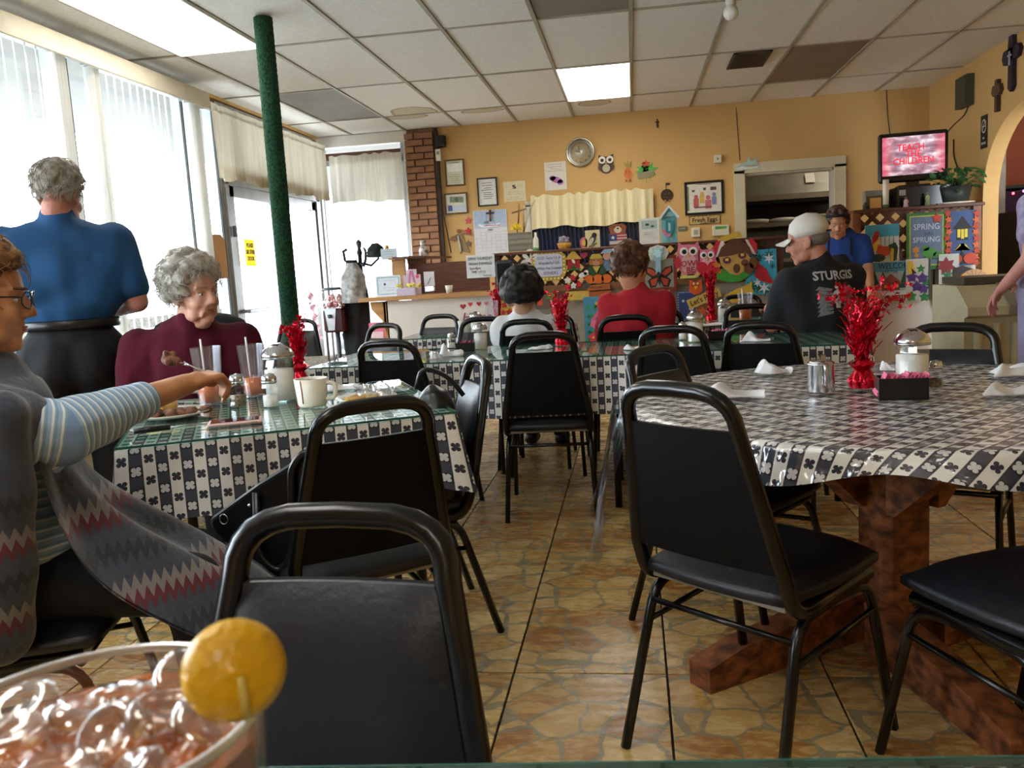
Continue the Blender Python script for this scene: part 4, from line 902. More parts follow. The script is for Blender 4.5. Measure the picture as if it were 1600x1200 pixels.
craft('angel_ornament', 'long twig and metal angel ornament on the wall left of the calendar', 'ornament', 718, 373, YW, [('skirt', [(-3, 8), (3, 8), (14, -17), (16, -24), (2, -20), (0, -24)], '8c7552', .012), ('wing', [(-2, 7), (-12, 4), (-17, -1), (-8, -4), (0, 4)], '7b5a3c', .01), ('arm', [(1, 7), (14, 5), (20, 3), (20, 6), (8, 9)], '7b5a3c', .01), ('head', ellp(0, 12, 3), '8c4a34', .016), ('ribbon', rec(0, -8, 2.2, 26, .12), 'b8b4aa', .014)], k=.0065)
for nm, y, c_, lab in (('flower_ornament', 345, 'c8555a', 'pink flower ornament highest beside the calendar'), ('flower_ornament', 361, 'b5222c', 'red flower ornament in the middle beside the calendar'), ('bell_ornament', 381, '6b5a48', 'small brown bell ornament lowest beside the calendar')):
    craft(nm, lab, 'ornament', 732, y, YW, [('petal', starp(0, 0, 6, 5, .55), c_, .01), ('centre', ellp(0, 0, 2), 'e8c8b0', .006)], k=.0065)
# wall window with valance over the pass-through, dark blue slats
w_ = thing('window_6', None, None, aty(925, 365, YB)); w_['kind'] = 'structure'
wx0, wx1 = aty(832, 380, YB).x, aty(1003, 360, YB).x
obj('backing', MB().box(((wx0+wx1)/2, YB-.004, 1.52), (wx1-wx0, .006, .62)), mat('night window', '0c1020', .2), w_, world=True)
for k in range(26): obj('slat', MB().box((wx0+.03+(wx1-wx0-.06)*k/25, YB-.02, 1.52), (.028, .002, .60), R=rmat(.9)), mat('navy slat', '26345c', .4, var=.2), w_, world=True)
obj('frame', MB().box((wx0-.03, YB-.02, 1.5), (.07, .04, .66)).box(((wx0+wx1)/2, YB-.02, 1.84), (wx1-wx0+.1, .04, .05)), M_cream, w_, world=True)
p0, p1 = aty(829, 320, 8.79), aty(1021, 320, 8.79)
valance('valance_curtain', 'cream gathered valance over the dark blue window in the back wall', (p0.x, 8.79, 0), (p1.x, 8.79, 0), aty(925, 352, 8.79).z, aty(925, 300, 8.79).z, M_cur3, 42, .014, 9, ruf=.012)
# ---- right wall
def rcraft(name, lab, cat, px, py, parts, Xp=XR-.002):
    c = atx(px, py, Xp); t = thing(name, lab, cat, c)
    for nm, out, col, tk, dp in parts:
        outs = out if isinstance(out[0], list) else [out]
        m = MB()
        for o_ in outs: m.prism([(a, b) for a, b in o_], tk, (-dp, 0, 0), (0, -1, 0), (0, 0, 1))
        obj(nm, m, cm(col), t)
    return t
rcraft('wall_speaker', 'flat grey green speaker high on the right wall', 'speaker', 1513, 143, [('housing', rec(0, 0, .26, .25), '4a4a38', .06, 0), ('grille', rec(0, 0, .23, .22), '3c3d30', .004, .06)])
rcraft('wall_cross', 'large dark purple wooden cross with a small silver cross at the top right', 'cross', 1585, 97, [('upright', [(-.03, .2), (.03, .21), (.045, .1), (.035, -.05), (.045, -.17), (0, -.21), (-.04, -.18), (-.035, 0), (-.045, .12)], '2a1c2e', .03, 0), ('arm', [(-.15, .05), (-.12, .1), (.12, .11), (.15, .07), (.12, .02), (-.12, .0)], '2a1c2e', .03, 0), ('small_cross', [rec(0, .03, .012, .1), rec(0, .05, .06, .012)], 'a8a8b4', .008, .032)])
rcraft('wall_cross', 'small grey brown cross between speaker and large cross', 'cross', 1562, 147, [('upright', rec(0, -.01, .045, .24), '4a342a', .03, 0), ('arm', [(-.08, .02), (-.06, .07), (.06, .07), (.08, .02), (.05, -.01), (-.05, -.01)], '54402f', .03, .002)])
t = rcraft('smoking_sign', 'black no smoking sign beside the arch', 'sign', 1538, 206, [('board', rec(0, 0, .13, .26), '161412', .004, 0), ('ring', [[(.045*math.cos(a)*r, .045+.045*math.sin(a)*r*1.2) for a in [2*PI*k/24 for k in range(25)]] for r in (1,)], 'cfcabc', .001, .004), ('ring_inside', ellp(0, .045, .036, .043), '161412', .001, .0046), ('bar', rec(0, .045, .09, .008, .9), 'cfcabc', .001, .0058), ('cigarette', rec(0, .043, .06, .008), 'cfcabc', .001, .0054)])
textmesh('NO', .022, wm(t) @ Vector((-.006, 0, -.05)), cm('cfcabc'), t, (0, -1, 0)); textmesh('SMOKING', .026, wm(t) @ Vector((-.006, 0, -.09)), cm('cfcabc'), t, (0, -1, 0), sx=.8)
def wire(lab, pts, r=.004): return tag(obj('cable', MB().tube(bend(pts, 4, .05), r, 6), mat('dark cable', '2a201a', .6), None, world=True), lab, 'cable')
wire('dark cable from the grey speaker down to the television', [atx(1513, 165, XR-.01), atx(1507, 180, XR-.01), atx(1490, 195, XR-.01), atx(1478, 208, XR-.01)])
wire('cable running down from the ceiling behind the television', [aty(1385, 140, YB-.01), aty(1387, 180, YB-.01), aty(1391, 215, YB-.01)])
wire('black cable hanging in front of the right wall above the plant', [atx(1490, 218, XR-.01), atx(1490, 245, XR-.01), atx(1496, 262, XR-.01)], .006)
wire('thin wire down the wall above the dolphin plaque', [aty(1150, 168, YB-.008), aty(1153, 210, YB-.008), aty(1156, 250, YB-.008)], .003)
wire('dark wire hanging along the brick pier', [aty(683, 205, YB-.06), aty(692, 330, YB-.06), aty(705, 395, YB-.06)], .006)
# ---------------------------------------------------------------- needlework crafts on the counter
YF = YC+.035
craft('paper_sign', 'handwritten white sign about evening opening hours on the counter', 'sign', 751, 416, YF-.05, [('sheet', rec(0, 0, 46, 36), 'dcdfe6', .004), ('T', 'OPEN THURSDAY', 0, 12, 5, '22222e', .8), ('T', 'FRIDAY EVENINGS', 0, 4, 4.6, '22222e', .8), ('T', '5pm-8pm', -9, -3, 4.6, '22222e', .8), ('T', 'TIME 11/1/15', -4, -9, 4.2, '22222e', .8), ('T', 'Thank You', 10, -15, 3, '22222e', .8)])
t = thing('monitor', 'dark grey monitor behind the head of the woman in white', 'monitor', aty(789, 437, YF-.02)); obj('casing', MB().box((0, 0, 0), (.15, .05, .34), bev=.02), mat('dark grey casing', '2e3338', .5), t); obj('screen', MB().box((0, -.027, 0), (.12, .004, .28)), mat('dark screen', '14181c', .2), t)
craft('lamb_craft', 'white lamb craft with pink nose left of the check bordered sign', 'craft', 827, 408, YF, [('body', [ellp(-6, -8, 9, 11), ellp(4, -9, 9, 10)], 'd6d0c8', .008), ('head', ellp(3, 6, 9, 8), 'ded8d0', .01), ('wool', [ellp(-4, 10, 6), ellp(2, 13, 6), ellp(9, 10, 5)], 'e4dfd6', .008), ('ear', ellp(11, 6, 3, 2), 'd79a92', .006), ('eye', [ellp(1, 6, 1), ellp(7, 6, 1)], '2a2522', .004), ('nose', ellp(4, 2, 1.8, 1.3), 'c98078', .004)])
oct_ = [(-18, 24), (18, 24), (27, 14), (27, -12), (16, -24), (-18, -24), (-27, -14), (-27, 14)]
craft('verse_sign', 'octagonal sign with yellow check border and handwritten verse', 'sign', 858, 415, YF-.012, [('board', oct_, 'b59a34', .006), ('checks', [rec(x, y, 2.6, 2.6, .78) for x in range(-22, 24, 6) for y in (20.5, -20.5)]+[rec(x, y, 2.6, 2.6, .78) for x in (-23.5, 23.5) for y in range(-12, 16, 6)], 'e2d9a8', .003), ('sheet', [(-22, 15), (-22, -14), (-16, -17), (16, -17), (21, -12), (21, 15), (14, 18), (-16, 18)], 'c5c8d8', .003), ('T', 'GOD Gave Us A', 0, 12, 5.4, '3a3a5a', .8), ('T', 'Wonderful Gift', 0, 4, 5.4, '3a3a5a', .8), ('T', 'When He Created', 0, -4, 5.2, '3a3a5a', .8), ('T', 'OTHERS', 2, -12, 5.6, '3a3a5a', .9)])
craft('tulip_craft', 'pink tulip craft on green leaves hanging under the lamb', 'craft', 838, 437, YF-.015, [('leaf', [(-5, 3), (0, -2), (5, 3), (5, -10), (-5, -10)], '2f8a44', .005), ('bloom', ellp(0, 6, 5, 4), 'd98ea0', .006), ('tag', rec(0, -15, 9, 9), 'd5cf8c', .004)])
craft('birdhouse_craft', 'yellow roofed red bird house craft', 'craft', 896, 407, YF, [('box', rec(0, -6, 20, 16), 'a31f26', .01), ('roof', [(-13, 2), (0, 17), (13, 2)], 'c79f45', .012), ('bird', ellp(0, -1, 2, 4, a=.5), 'dcd6cc', .006), ('leaf', [rec(0, -14, 22, 2.5), (-3, -5) and rec(0, -10, 5, 5)], '2f6a34', .006)])
craft('flower_sign', 'red and white flowers with a cat over a yellow sign board', 'craft', 902, 449, YF-.015, [('sign', rec(0, -13, 38, 14), 'cfb050', .006), ('T', 'HOME IS WHERE', 0, -10, 3.8, '3a2a12', .85, .0006), ('T', 'MY CAT IS', 0, -16, 3.8, '3a2a12', .85, .0006), ('flower', starp(-15, 12, 6, 5, .6), 'd8d4d0', .005), ('flower', starp(-6, 15, 6, 5, .6), 'b5222a', .005), ('flower', starp(-15, 1, 6, 5, .6), 'b5222a', .005), ('flower', starp(-6, 3, 6, 5, .6), 'd8d4d0', .006), ('flower', starp(3, 5, 6, 5, .6), 'b5222a', .005), ('mouse', [ellp(14, 2, 6, 5), ellp(12, 8, 3)], '4a4642', .006), ('cat', [ellp(10, 19, 7, 4, a=.3), ellp(15, 22, 4)], 'd9d5d0', .008)])
craft('scarecrow_craft', 'pumpkin patch craft with a scarecrow in a yellow hat', 'craft', 932, 421, YF-.006, [('jacket', [(-15, -4), (-10, 8), (10, 8), (16, -4), (10, -10), (-10, -10)], '2e4a2c', .006), ('face', ellp(0, 13, 8, 7), 'c98a62', .008), ('hair', [ellp(-8, 12, 3, 5), ellp(8, 12, 3, 5)], 'a8662c', .008), ('hat', [(-10, 17), (-6, 24), (6, 24), (11, 17)], 'b3a040', .01), ('scarf', [(-6, 5), (6, 5), (0, -6)], 'b8a24a', .006), ('pumpkin', [ellp(-12, -15, 8, 7), ellp(2, -15, 9, 7), ellp(15, -15, 8, 7)], 'd2691e', .01), ('eye', [ellp(-3, 14, 1), ellp(3, 14, 1)], '2a1c14', .004), ('sign', [rec(2, -28, 36, 8, .03)], 'b0622a', .006), ('sign', [rec(4, -39, 34, 10, .03)], 'a85a26', .006), ('T', 'WELCOME TO', 2, -28, 4, '3a1c0c'), ('T', 'PUMPKIN PATCH', 4, -39, 4, '3a1c0c', .75)])
craft('boy_craft', 'craft of a boy in a pale blue hat half hidden by the red haired head', 'craft', 950, 402, YF-.004, [('body', rec(0, -12, 14, 18), '5f7d9c', .006), ('face', ellp(-1, 2, 7, 6), 'd0987a', .008), ('hat', [(-12, 6), (-5, 13), (5, 15), (10, 7)], '8fa6c0', .01)])
craft('heart_balloon', 'small dark pink heart beside the scarecrow hat', 'craft', 912, 399, YF, [('heart', heart(0, 0, 6), 'a3325a', .01)])
craft('flamingo_panel', 'tropical panel with a pink flamingo and a red hibiscus', 'craft', 932, 500, YF-.03, [('board', rec(0, 0, 38, 74), '4a90b0', .006), ('leaf', [starp(-14+9*(k % 4)+(k*7 % 5), -32+6.5*(k//2), 6.5, 5, .3, k) for k in range(20)], '2fa05a', .003), ('leaf', [starp(-12+11*(k % 3), -30+12*(k//3), 4, 4, .3, k+.5) for k in range(12)], '1c5a34', .003), ('neck', [(2, 28), (8, 30), (11, 24), (10, 14), (2, 6), (-4, -2), (-5, -10), (-9, -8), (-8, 2), (0, 12), (6, 18), (7, 24), (4, 26)], 'e06a90', .004), ('plumage', [(-10, -8), (-2, -14), (9, -12), (12, -2), (6, 0), (9, 5), (0, 0), (-8, 0)], 'e87a9c', .004), ('beak', [(3, 29), (-1, 25), (-2, 18), (2, 22)], '2a241c', .004), ('cheek', ellp(1, 26, 2.5), 'd8a83a', .004), ('hibiscus', starp(-6, -27, 9, 5, .65), 'd5405c', .004), ('centre', ellp(-6, -27, 2), 'e8c050', .003)])
craft('wreath_craft', 'gold and red flower craft left of the woman in white', 'craft', 792, 482, YF-.03, [('board', starp(0, 0, 17, 8, .8), 'b89a3a', .006), ('flower', [starp(-3, 6, 6, 5, .6), starp(4, -6, 6, 5, .6), starp(-6, -6, 5, 5, .6)], 'a8242c', .004)])
craft('leaf_craft', 'green leaf craft above the red tinsel of the middle table', 'craft', 862, 462, YF-.03, [('leaf', starp(0, 0, 10, 6, .5), '2f9a3c', .006)]); craft('orange_card', 'plain orange card behind the shoulder of the woman in white', 'card', 842, 468, YF-.02, [('card', rec(0, 0, 11, 18), 'd4522a', .004)]); craft('brown_card', 'grey brown card behind the leaf craft', 'card', 852, 470, YF-.012, [('card', rec(0, 0, 34, 26), '6a5a4c', .004)])
craft('home_sign', 'white sign with red hearts reading Home on the white panel', 'sign', 748, 498, YC-.02, [('board', rec(0, 0, 56, 50), 'dcd5d2', .006), ('heart', heart(-24, 21, 5), 'a82434', .003), ('heart', heart(-12, 24, 4), 'c23a44', .003), ('heart', heart(2, 24, 4), 'a82434', .003), ('heart', heart(14, 24, 4), 'c23a44', .003), ('heart', heart(0, -20, 4), 'a82434', .003), ('T', 'Home', -3, 3, 16, '7a2434', .95, 0, .25)])
craft('bow_cross', 'pale blue ribbon bow with long tails above the butterfly', 'craft', 1028, 402, YF-.03, [('backing', ellp(0, 6, 17, 13, n=8), 'c9c8b8', .004), ('loop', starp(0, 6, 14, 8, .45), '9cc4cf', .012), ('loop', starp(0, 6, 9, 6, .5, .3), 'b9dbe2', .012), ('tail', [(-4, 0), (4, 0), (4, -24), (0, -30), (-4, -24)], '8fb6c4', .008), ('knot', ellp(0, -26, 3, 4), '2c3436', .008)])
craft('butterfly_panel', 'grey panel in a red brown frame with an orange butterfly', 'craft', 1030, 428, YF-.012, [('board', rec(0, 0, 54, 56), '7b3322', .006), ('panel', rec(0, 1, 44, 44), '8a8478', .004), ('wing_edge', [(0, 0), (-10, 10), (-20, 12), (-21, 2), (-12, -5), (-18, -10), (-14, -21), (-6, -20), (0, -8), (6, -20), (14, -21), (18, -10), (12, -5), (21, 2), (20, 12), (10, 10)], '231815', .003), ('wing', [[(-2, 0), (-10, 7), (-18, 10), (-18, 3), (-9, -3)], [(-2, -5), (-14, -9), (-12, -18), (-6, -17)], [(2, 0), (10, 7), (18, 10), (18, 3), (9, -3)], [(2, -5), (14, -9), (12, -18), (6, -17)]], 'b0452a', .003), ('body', ellp(0, -5, 1.8, 12), '1a1412', .004)])
def owl_pink(x, y, s, lab, txt):
    q = lambda P: [(a*s, b*s) for a, b in P]
    L = [('body', q([(-15, 26), (-9, 21), (0, 22), (9, 21), (15, 26), (17, 10), (16, -12), (10, -24), (-10, -24), (-16, -12), (-17, 10)]), 'cf6f86', .008), ('breast', q(ellp(0, -8, 12, 15)), 'd9aab2', .005), ('eye', q(ellp(-7, 11, 6.5)), 'e6e0dc', .005), ('eye', q(ellp(7, 11, 6.5)), 'e6e0dc', .005), ('pupil', q(ellp(-6.5, 10.5, 3.6)), '120e0e', .004), ('pupil', q(ellp(6.5, 10.5, 3.6)), '120e0e', .004), ('beak', q([(-2.5, 6), (2.5, 6), (0, 0)]), 'd59a3a', .006)]
    return craft('owl_craft', lab, 'craft', x, y, YF-.02, L+txt)
owl_pink(1076, 404, 1.0, 'large pink owl craft reading OWL BE', [('wing', [(-16, 6), (-23, -4), (-19, -16), (-12, -10)], 'b32c40', .006), ('T', 'OWL', 2, -8, 10, 'a8202c', 1, .001), ('T', 'BE', 2, -18, 10, 'a8202c', 1, .001), ('perch', rec(-2, -28, 24, 4), 'cfc46a', .006)])
owl_pink(1105, 407, .78, 'smaller pink owl craft with a red heart reading YOURS', [('heart', heart(0, -14, 17), 'b8182a', .008), ('T', 'YOURS', 0, -11, 8.6, 'e0c8cc', 1, .0006)])
craft('acorn_house', 'big acorn house craft with squirrel on green grass', 'craft', 1150, 408, YF-.03, [('santa_hat', [(-34, 22), (-28, 32), (-18, 33), (-20, 10), (-30, 8)], 'c02434', .006), ('santa_hat', [(14, 30), (24, 33), (32, 24), (30, 8), (20, 12)], 'c02434', .006), ('trim', [(-22, 32), (-17, 32), (-22, 10), (-30, 8)], 'd9d4ce', .004), ('trim', [(14, 32), (18, 31), (30, 8), (24, 10)], 'd9d4ce', .004), ('grass', [(-33, -12), (-20, -10), (10, -12), (20, -22), (6, -31), (-12, -32), (-28, -26)], '3f9a3a', .008), ('body', [(-26, 8), (-20, 14), (14, 14), (21, 4), (16, -12), (2, -22), (-10, -18), (-22, -6)], 'c39a52', .008), ('cap', [(-28, 8), (-22, 22), (-8, 32), (6, 32), (20, 20), (23, 6), (12, 13), (-2, 10), (-14, 8)], '5b3a22', .008), ('window', ellp(-14, 2, 6, 5), '5a2a4a', .004), ('window', ellp(9, 8, 6, 5), '5a2a4a', .004), ('pane', [rec(-14, 3, 5, 4), rec(9, 9, 5, 4)], 'e0c040', .003), ('door', ellp(0, -11, 5, 7), '5b3a22', .004), ('squirrel', [ellp(18, -12, 7, 9), ellp(12, -3, 5, 5), ellp(25, -4, 6, 9)], '6b3f24', .01), ('breast', ellp(16, -14, 3, 6), 'c9a566', .006), ('leaf', [starp(-30, -4, 7, 5, .5), starp(-26, -14, 5, 5, .5)], 'c8702a', .006)])
craft('welcome_banner', 'yellow ribbon banner reading WELCOME over the acorn house', 'craft', 1140, 369, YF-.02, [('ribbon', [(-19, -3), (-12, 1), (0, 3), (13, 5), (17, 3), (18, -5), (12, -4), (0, -5), (-12, -8), (-19, -9)], 'cda83c', .006), ('T', 'WELCOME', 0, -1, 6, '3a2a12', .9, .0006)], tilt=-.12)
craft('nut_banner', 'yellow ribbon banner reading TO THE NUT HOUSE', 'craft', 1155, 458, YF-.03, [('ribbon', [(-24, 0), (-12, 4), (0, 8), (14, 10), (22, 14), (20, 4), (22, -4), (6, -8), (-4, -14), (-16, -12), (-18, -6)], 'cda83c', .006), ('T', 'TO THE', 1, 3, 5.6, '3a2a12', .9, .0006), ('T', 'NUT HOUSE', 0, -5, 5.2, '3a2a12', .9, .0006)], tilt=-.15)
craft('cardinal_panel', 'cyan panel with a red cardinal on snowy pine', 'craft', 1189, 425, YF-.02, [('board', rec(0, 0, 46, 68), '3fa3c0', .006), ('pine', [starp(-10, 26, 10, 7, .3), starp(12, 26, 9, 7, .3), starp(-2, 22, 9, 7, .3), starp(-14, -20, 11, 7, .3), starp(-4, -24, 10, 7, .3), starp(8, -28, 10, 7, .3), starp(17, 8, 6, 6, .3)], '1d5a50', .003), ('snow', [starp(12, 20, 9, 6, .35), starp(4, -24, 10, 6, .35), starp(-6, -16, 7, 6, .35), starp(17, -20, 6, 6, .35)], 'dfe5e8', .003), ('bird', [(-6, 20), (-2, 12), (8, 4), (12, -6), (22, -22), (12, -18), (0, -14), (-10, -6), (-8, 6)], 'b3202c', .005)])
craft('lace_panel', 'white lace board behind the shoulder of the woman in red', 'craft', 1032, 480, YF-.03, [('board', rec(0, 0, 30, 52), 'b9b5aa', .005), ('fold', [rec(-10+5*k, -2, 1.4, 44) for k in range(5)], 'd6d3ca', .004)])
craft('tower_panel', 'navy panel with a white stitched tower', 'craft', 1074, 484, YF-.03, [('board', rec(0, 0, 30, 58), '2c3f72', .006), ('border', [rec(-13+2.9*k, 27, 1.4, 1.4) for k in range(10)]+[rec(s*13.4, -24+4*k, 1.4, 1.6) for s in (-1, 1) for k in range(13)], 'b9c0cc', .002), ('tower', [[(3, -18), (5, 0), (6, 14), (7, 0), (9, -18), (7, -18), (6, -6), (5, -18)], rec(6, 1, 7, 2)], 'c9ccd2', .003), ('star', starp(-6, 14, 3, 5, .4), 'd8dae0', .002), ('wave', [(-12, -20), (-2, -17), (4, -21), (10, -18), (10, -22), (-12, -23)], 'b9c8d4', .003)])
craft('party_banner', 'slanted yellow banner reading Lets Party', 'craft', 1100, 466, YF-.04, [('board', rec(0, 0, 52, 15, .36), 'cfae5a', .006), ('T', "Let's Party", 0, 0, 10, '2a1c14', .85, .0006)], tilt=0)

craft('orange_owl', 'small orange and red owl craft above the slanted banner', 'craft', 1087, 447, YF-.05, [('body', [(-9, 10), (0, 6), (9, 10), (10, -8), (4, -13), (-4, -13), (-10, -8)], 'd4561f', .006), ('face', ellp(0, 3, 7, 5), 'a8401c', .004), ('eye', [ellp(-3, 4, 2), ellp(3, 4, 2)], 'd9c98a', .004), ('beak', [(-3, 0), (3, 0), (0, -6)], 'e0b030', .004)])
craft('autumn_leaf_craft', 'brown and orange autumn leaf craft low behind the shakers', 'craft', 1105, 489, YF-.04, [('board', rec(0, 0, 32, 30), '7a4a2c', .004), ('leaf', [starp(-7, 3, 8, 5, .5), starp(6, -4, 8, 5, .5), starp(4, 8, 6, 5, .5)], 'c0562a', .004)])
for o in list(bpy.data.objects):
    if o.name.startswith('lettering') and o.parent and o.parent.name.startswith('party_banner'): o.rotation_euler = (0, -.36, 0)
# ---- on the shelf
YS = YC+.10
def shelf_item(*a, **k): return craft(*a, **k)
craft('feed_sack_sign', 'grey wooden crate card standing left of the dark window', 'crate', 813, 378, YS+.02, [('board', rec(0, 0, 38, 29), '7b7568', .02), ('slat', rec(0, 8, 36, 5), '8f897c', .004), ('slat', rec(0, 0, 36, 5), '96907f', .004), ('slat', rec(0, -9, 36, 5), '888273', .004)])
t = thing('flower_pot', 'bright yellow flower stuck behind the grey crate card', 'flower', aty(808, 358, YS+.05)); fm = MB()
for k in range(40):
    a = random.uniform(0, 2*PI); e = random.uniform(-.2, 1.3); d = Vector((math.cos(a)*math.cos(e), -abs(math.sin(a))*math.cos(e), math.sin(e))); fm.tube([(0, 0, .0), d*.055], [.004, .007], 4)
obj('petals', fm, cm('e0c020'), t)['kind'] = 'stuff'; obj('stem', MB().cyl((0, 0, 0), (0, .0, -.12), .004), cm('3a6a2a'), t)
t = thing('palm_cross', 'woven palm cross and dry twigs leaning above the yellow flower', 'cross', aty(812, 332, YS+.08)); 
for nm, a, b in (('upright', (-.02, 0, -.1), (.0, 0, .08)), ('arm', (-.07, 0, .0), (.06, 0, .03))): obj(nm, MB().tube([a, b], .008, 6), cm('8c7040'), t)
for k in range(5): obj('twig', MB().tube([(.02, 0, -.2), (.03+.012*k, 0, -.03), (.06+.02*k, .01, .08+.02*(k % 3))], .002, 4), cm('6a5434'), t)
t = thing('white_bottle', 'slim white bottle standing at the left edge of the dark window', 'bottle', aty(838, 394, YS)); obj('bottle_body', MB().lathe([(0, 0), (.022, 0), (.024, .02), (.024, .11), (.01, .14), (.01, .17), (0, .17)], n=14), M_wpl, t); obj('label', MB().lathe([(.0245, .015), (.0245, .04)], n=14), cm('5a9a50'), t)
t = thing('basket', 'small yellow wicker basket holding a grey plush toy', 'basket', (aty(882, 391, YS).x, YS, 1.333)); obj('weave', MB().lathe([(0, 0), (.045, 0), (.06, .055), (.056, .055), (.04, .006), (0, .006)], n=18, sx=1.05), mat('wicker', 'c58f36', .7, var=.3, scale=60, bump=.6), t)
pl = MB(); 
for x, z, r in ((-.02, .07, .03), (.02, .065, .028), (0, .09, .026), (-.03, .095, .016), (.035, .09, .014)): pl.ell((x, 0, z), r, n=8)
o = obj('plush_toy', pl, mat('grey plush', '8a8592', .95, bump=.6, scale=60), None); o.location = (aty(882, 391, YS).x, YS, 1.333); tag(o, 'grey plush toy sitting in the yellow basket', 'plush toy')
def stand(name, lab, cat, px, layers, py0=None, lean=0):
    """stands on the shelf: unit coordinates start at y=0 on the board"""
    x = aty(px, 375, YS).x; t = craft(name, lab, cat, px, 375, YS, layers, k=.00546); t.location = (x, YS, 1.334); return t
stand('penguin_card', 'cream card with a black and white bird standing on the shelf', 'card', 926, [('board', rec(0, 13.5, 23, 27), 'd1c696', .006), ('body', ellp(0, 12, 5, 8, a=-.5), '4a4a44', .002), ('breast', ellp(-2, 10, 3, 6, a=-.5), 'c9c4b0', .002), ('head', ellp(3, 19, 4), '1c1c1a', .002), ('stem', [rec(0, 4, 14, 1.5, .4), rec(2, 3, 12, 1.5, .7)], '5a6a34', .002)])
stand('pink_card', 'small pink craft half hidden behind the bird card', 'card', 912, [('body', ellp(0, 8, 6, 9), 'c9707c', .006), ('centre', ellp(0, 8, 3, 5), 'e0c050', .003)])
stand('bear_craft', 'brown bear craft holding a stars and stripes flag', 'craft', 966, [('body', [(-13, 0), (-12, 22), (-14, 30), (-8, 34), (8, 34), (14, 30), (12, 22), (13, 0)], '8a4f2c', .01), ('muzzle', ellp(0, 25, 6, 5), 'd8c9b0', .005), ('eye', [ellp(-5, 29, 1.1), ellp(5, 29, 1.1)], '14100e', .004), ('nose', ellp(0, 27, 1.8, 1.3), '14100e', .004), ('flag', rec(0, 11, 27, 16), 'd4cdc8', .005), ('stripe', rec(0, 5, 27, 2.2), 'b52a34', .003), ('stripe', rec(0, 9.5, 27, 2.2), 'b52a34', .003), ('stripe', rec(0, 14, 27, 2.2), 'b52a34', .003), ('stripe', rec(0, 18, 27, 2), 'b52a34', .003), ('canton', rec(-8, 13, 12, 10), '2c3a74', .004), ('star', starp(-8, 13, 3.5), 'e0dcd8', .003)])
stand('white_notice', 'white card with a small sailing picture beside the bird house', 'notice', 1015, [('board', rec(0, 20, 31, 40), 'd3cfc4', .004), ('picture', rec(0, 30, 24, 13), 'a3b4ac', .002), ('bird', [ellp(-3, 30, 3, 2), ellp(5, 27, 2.5, 1.5)], '3c4440', .002), ('print', lines(-10, 10, [18, 15, 12], .5), '9a968c', .001)])
t = stand('blue_birdhouse', 'turquoise bird house craft with white steep roof', 'bird house', 1046, [('body', rec(0, 20, 25, 40), '7fb9bd', .04), ('gable', [(-12, 40), (0, 54), (12, 40)], '8cc4c8', .038), ('roof', [[(-16, 38), (0, 57), (0, 53), (-13, 36)], [(16, 38), (0, 57), (0, 53), (13, 36)]], 'd5dedb', .05), ('door', rec(0, 24, 11, 20), '2f8a98', .006), ('slit', rec(0, 24, 3, 12), 'a9c8c4', .004), ('flower', [ellp(-9, 18, 3), ellp(-6, 13, 3), ellp(-1, 12, 2.5)], 'd07a94', .006)])
# ---- right cabinet crafts
YR = YC-.01
craft('rooster_panel', 'panel with a colourful rooster before a white picket fence', 'craft', 1378, 388, YR-.01, [('board', rec(0, 0, 48, 68), 'c9cfc4', .006), ('sky', rec(0, 26, 48, 18), '3f9ab0', .003), ('gap', [rec(-20+6*k, 5, 1, 24) for k in range(7)], '6a8a98', .002), ('grass', rec(0, -25, 48, 18), 'c3b98a', .002), ('breast', [(-16, 8), (-8, 20), (-4, 12), (-6, 0), (-12, -6), (-18, 0)], 'd8b52a', .004), ('comb', [(-14, 16), (-10, 26), (-4, 24), (-6, 14), (-14, 6)], 'a3261c', .005), ('back', [(-6, 6), (4, 2), (12, 4), (10, -10), (-4, -14), (-8, -4)], 'b8461c', .004), ('belly', ellp(-6, -14, 10, 6), '24402a', .004), ('tail', [(8, 4), (18, 8), (22, 0), (20, -18), (16, -20), (12, -6)], '1d4a2c', .005), ('feather', [(12, 0), (16, -2), (15, -20), (12, -20)], 'd0a428', .006), ('foot', [rec(-8, -26, 10, 2), rec(0, -28, 8, 2, .4)], 'cf6a3a', .004)])
craft('frog_panel', 'green bordered panel reading SPRING HAS SPRUNG with a frog', 'craft', 1447, 377, YR-.01, [('board', rec(0, 0, 56, 84), '2c6a2a', .006), ('border', rec(0, 1, 48, 74), '9aa83c', .003), ('panel', rec(0, 1, 44, 70), '5c6f86', .003), ('T', 'SPRING', 0, 21, 10, 'b8c0c8', .9), ('T', 'HAS', 3, 11, 6, '22303c', .9), ('T', 'SPRUNG', 0, 2, 9, 'b8c0c8', .9), ('frog', [ellp(4, -17, 10, 8), ellp(-1, -10, 5, 4), ellp(16, -20, 7, 4)], '3f8a30', .005), ('leg', [rec(-4, -26, 2, 10, -.5), rec(14, -26, 12, 2.5)], '2a5a24', .004), ('flower', [starp(-15, -12, 6, 6, .6), starp(-14, -20, 4, 6, .6)], 'c08a34', .004), ('bird', starp(14, 33, 8, 5, .5), 'b8341f', .006)])
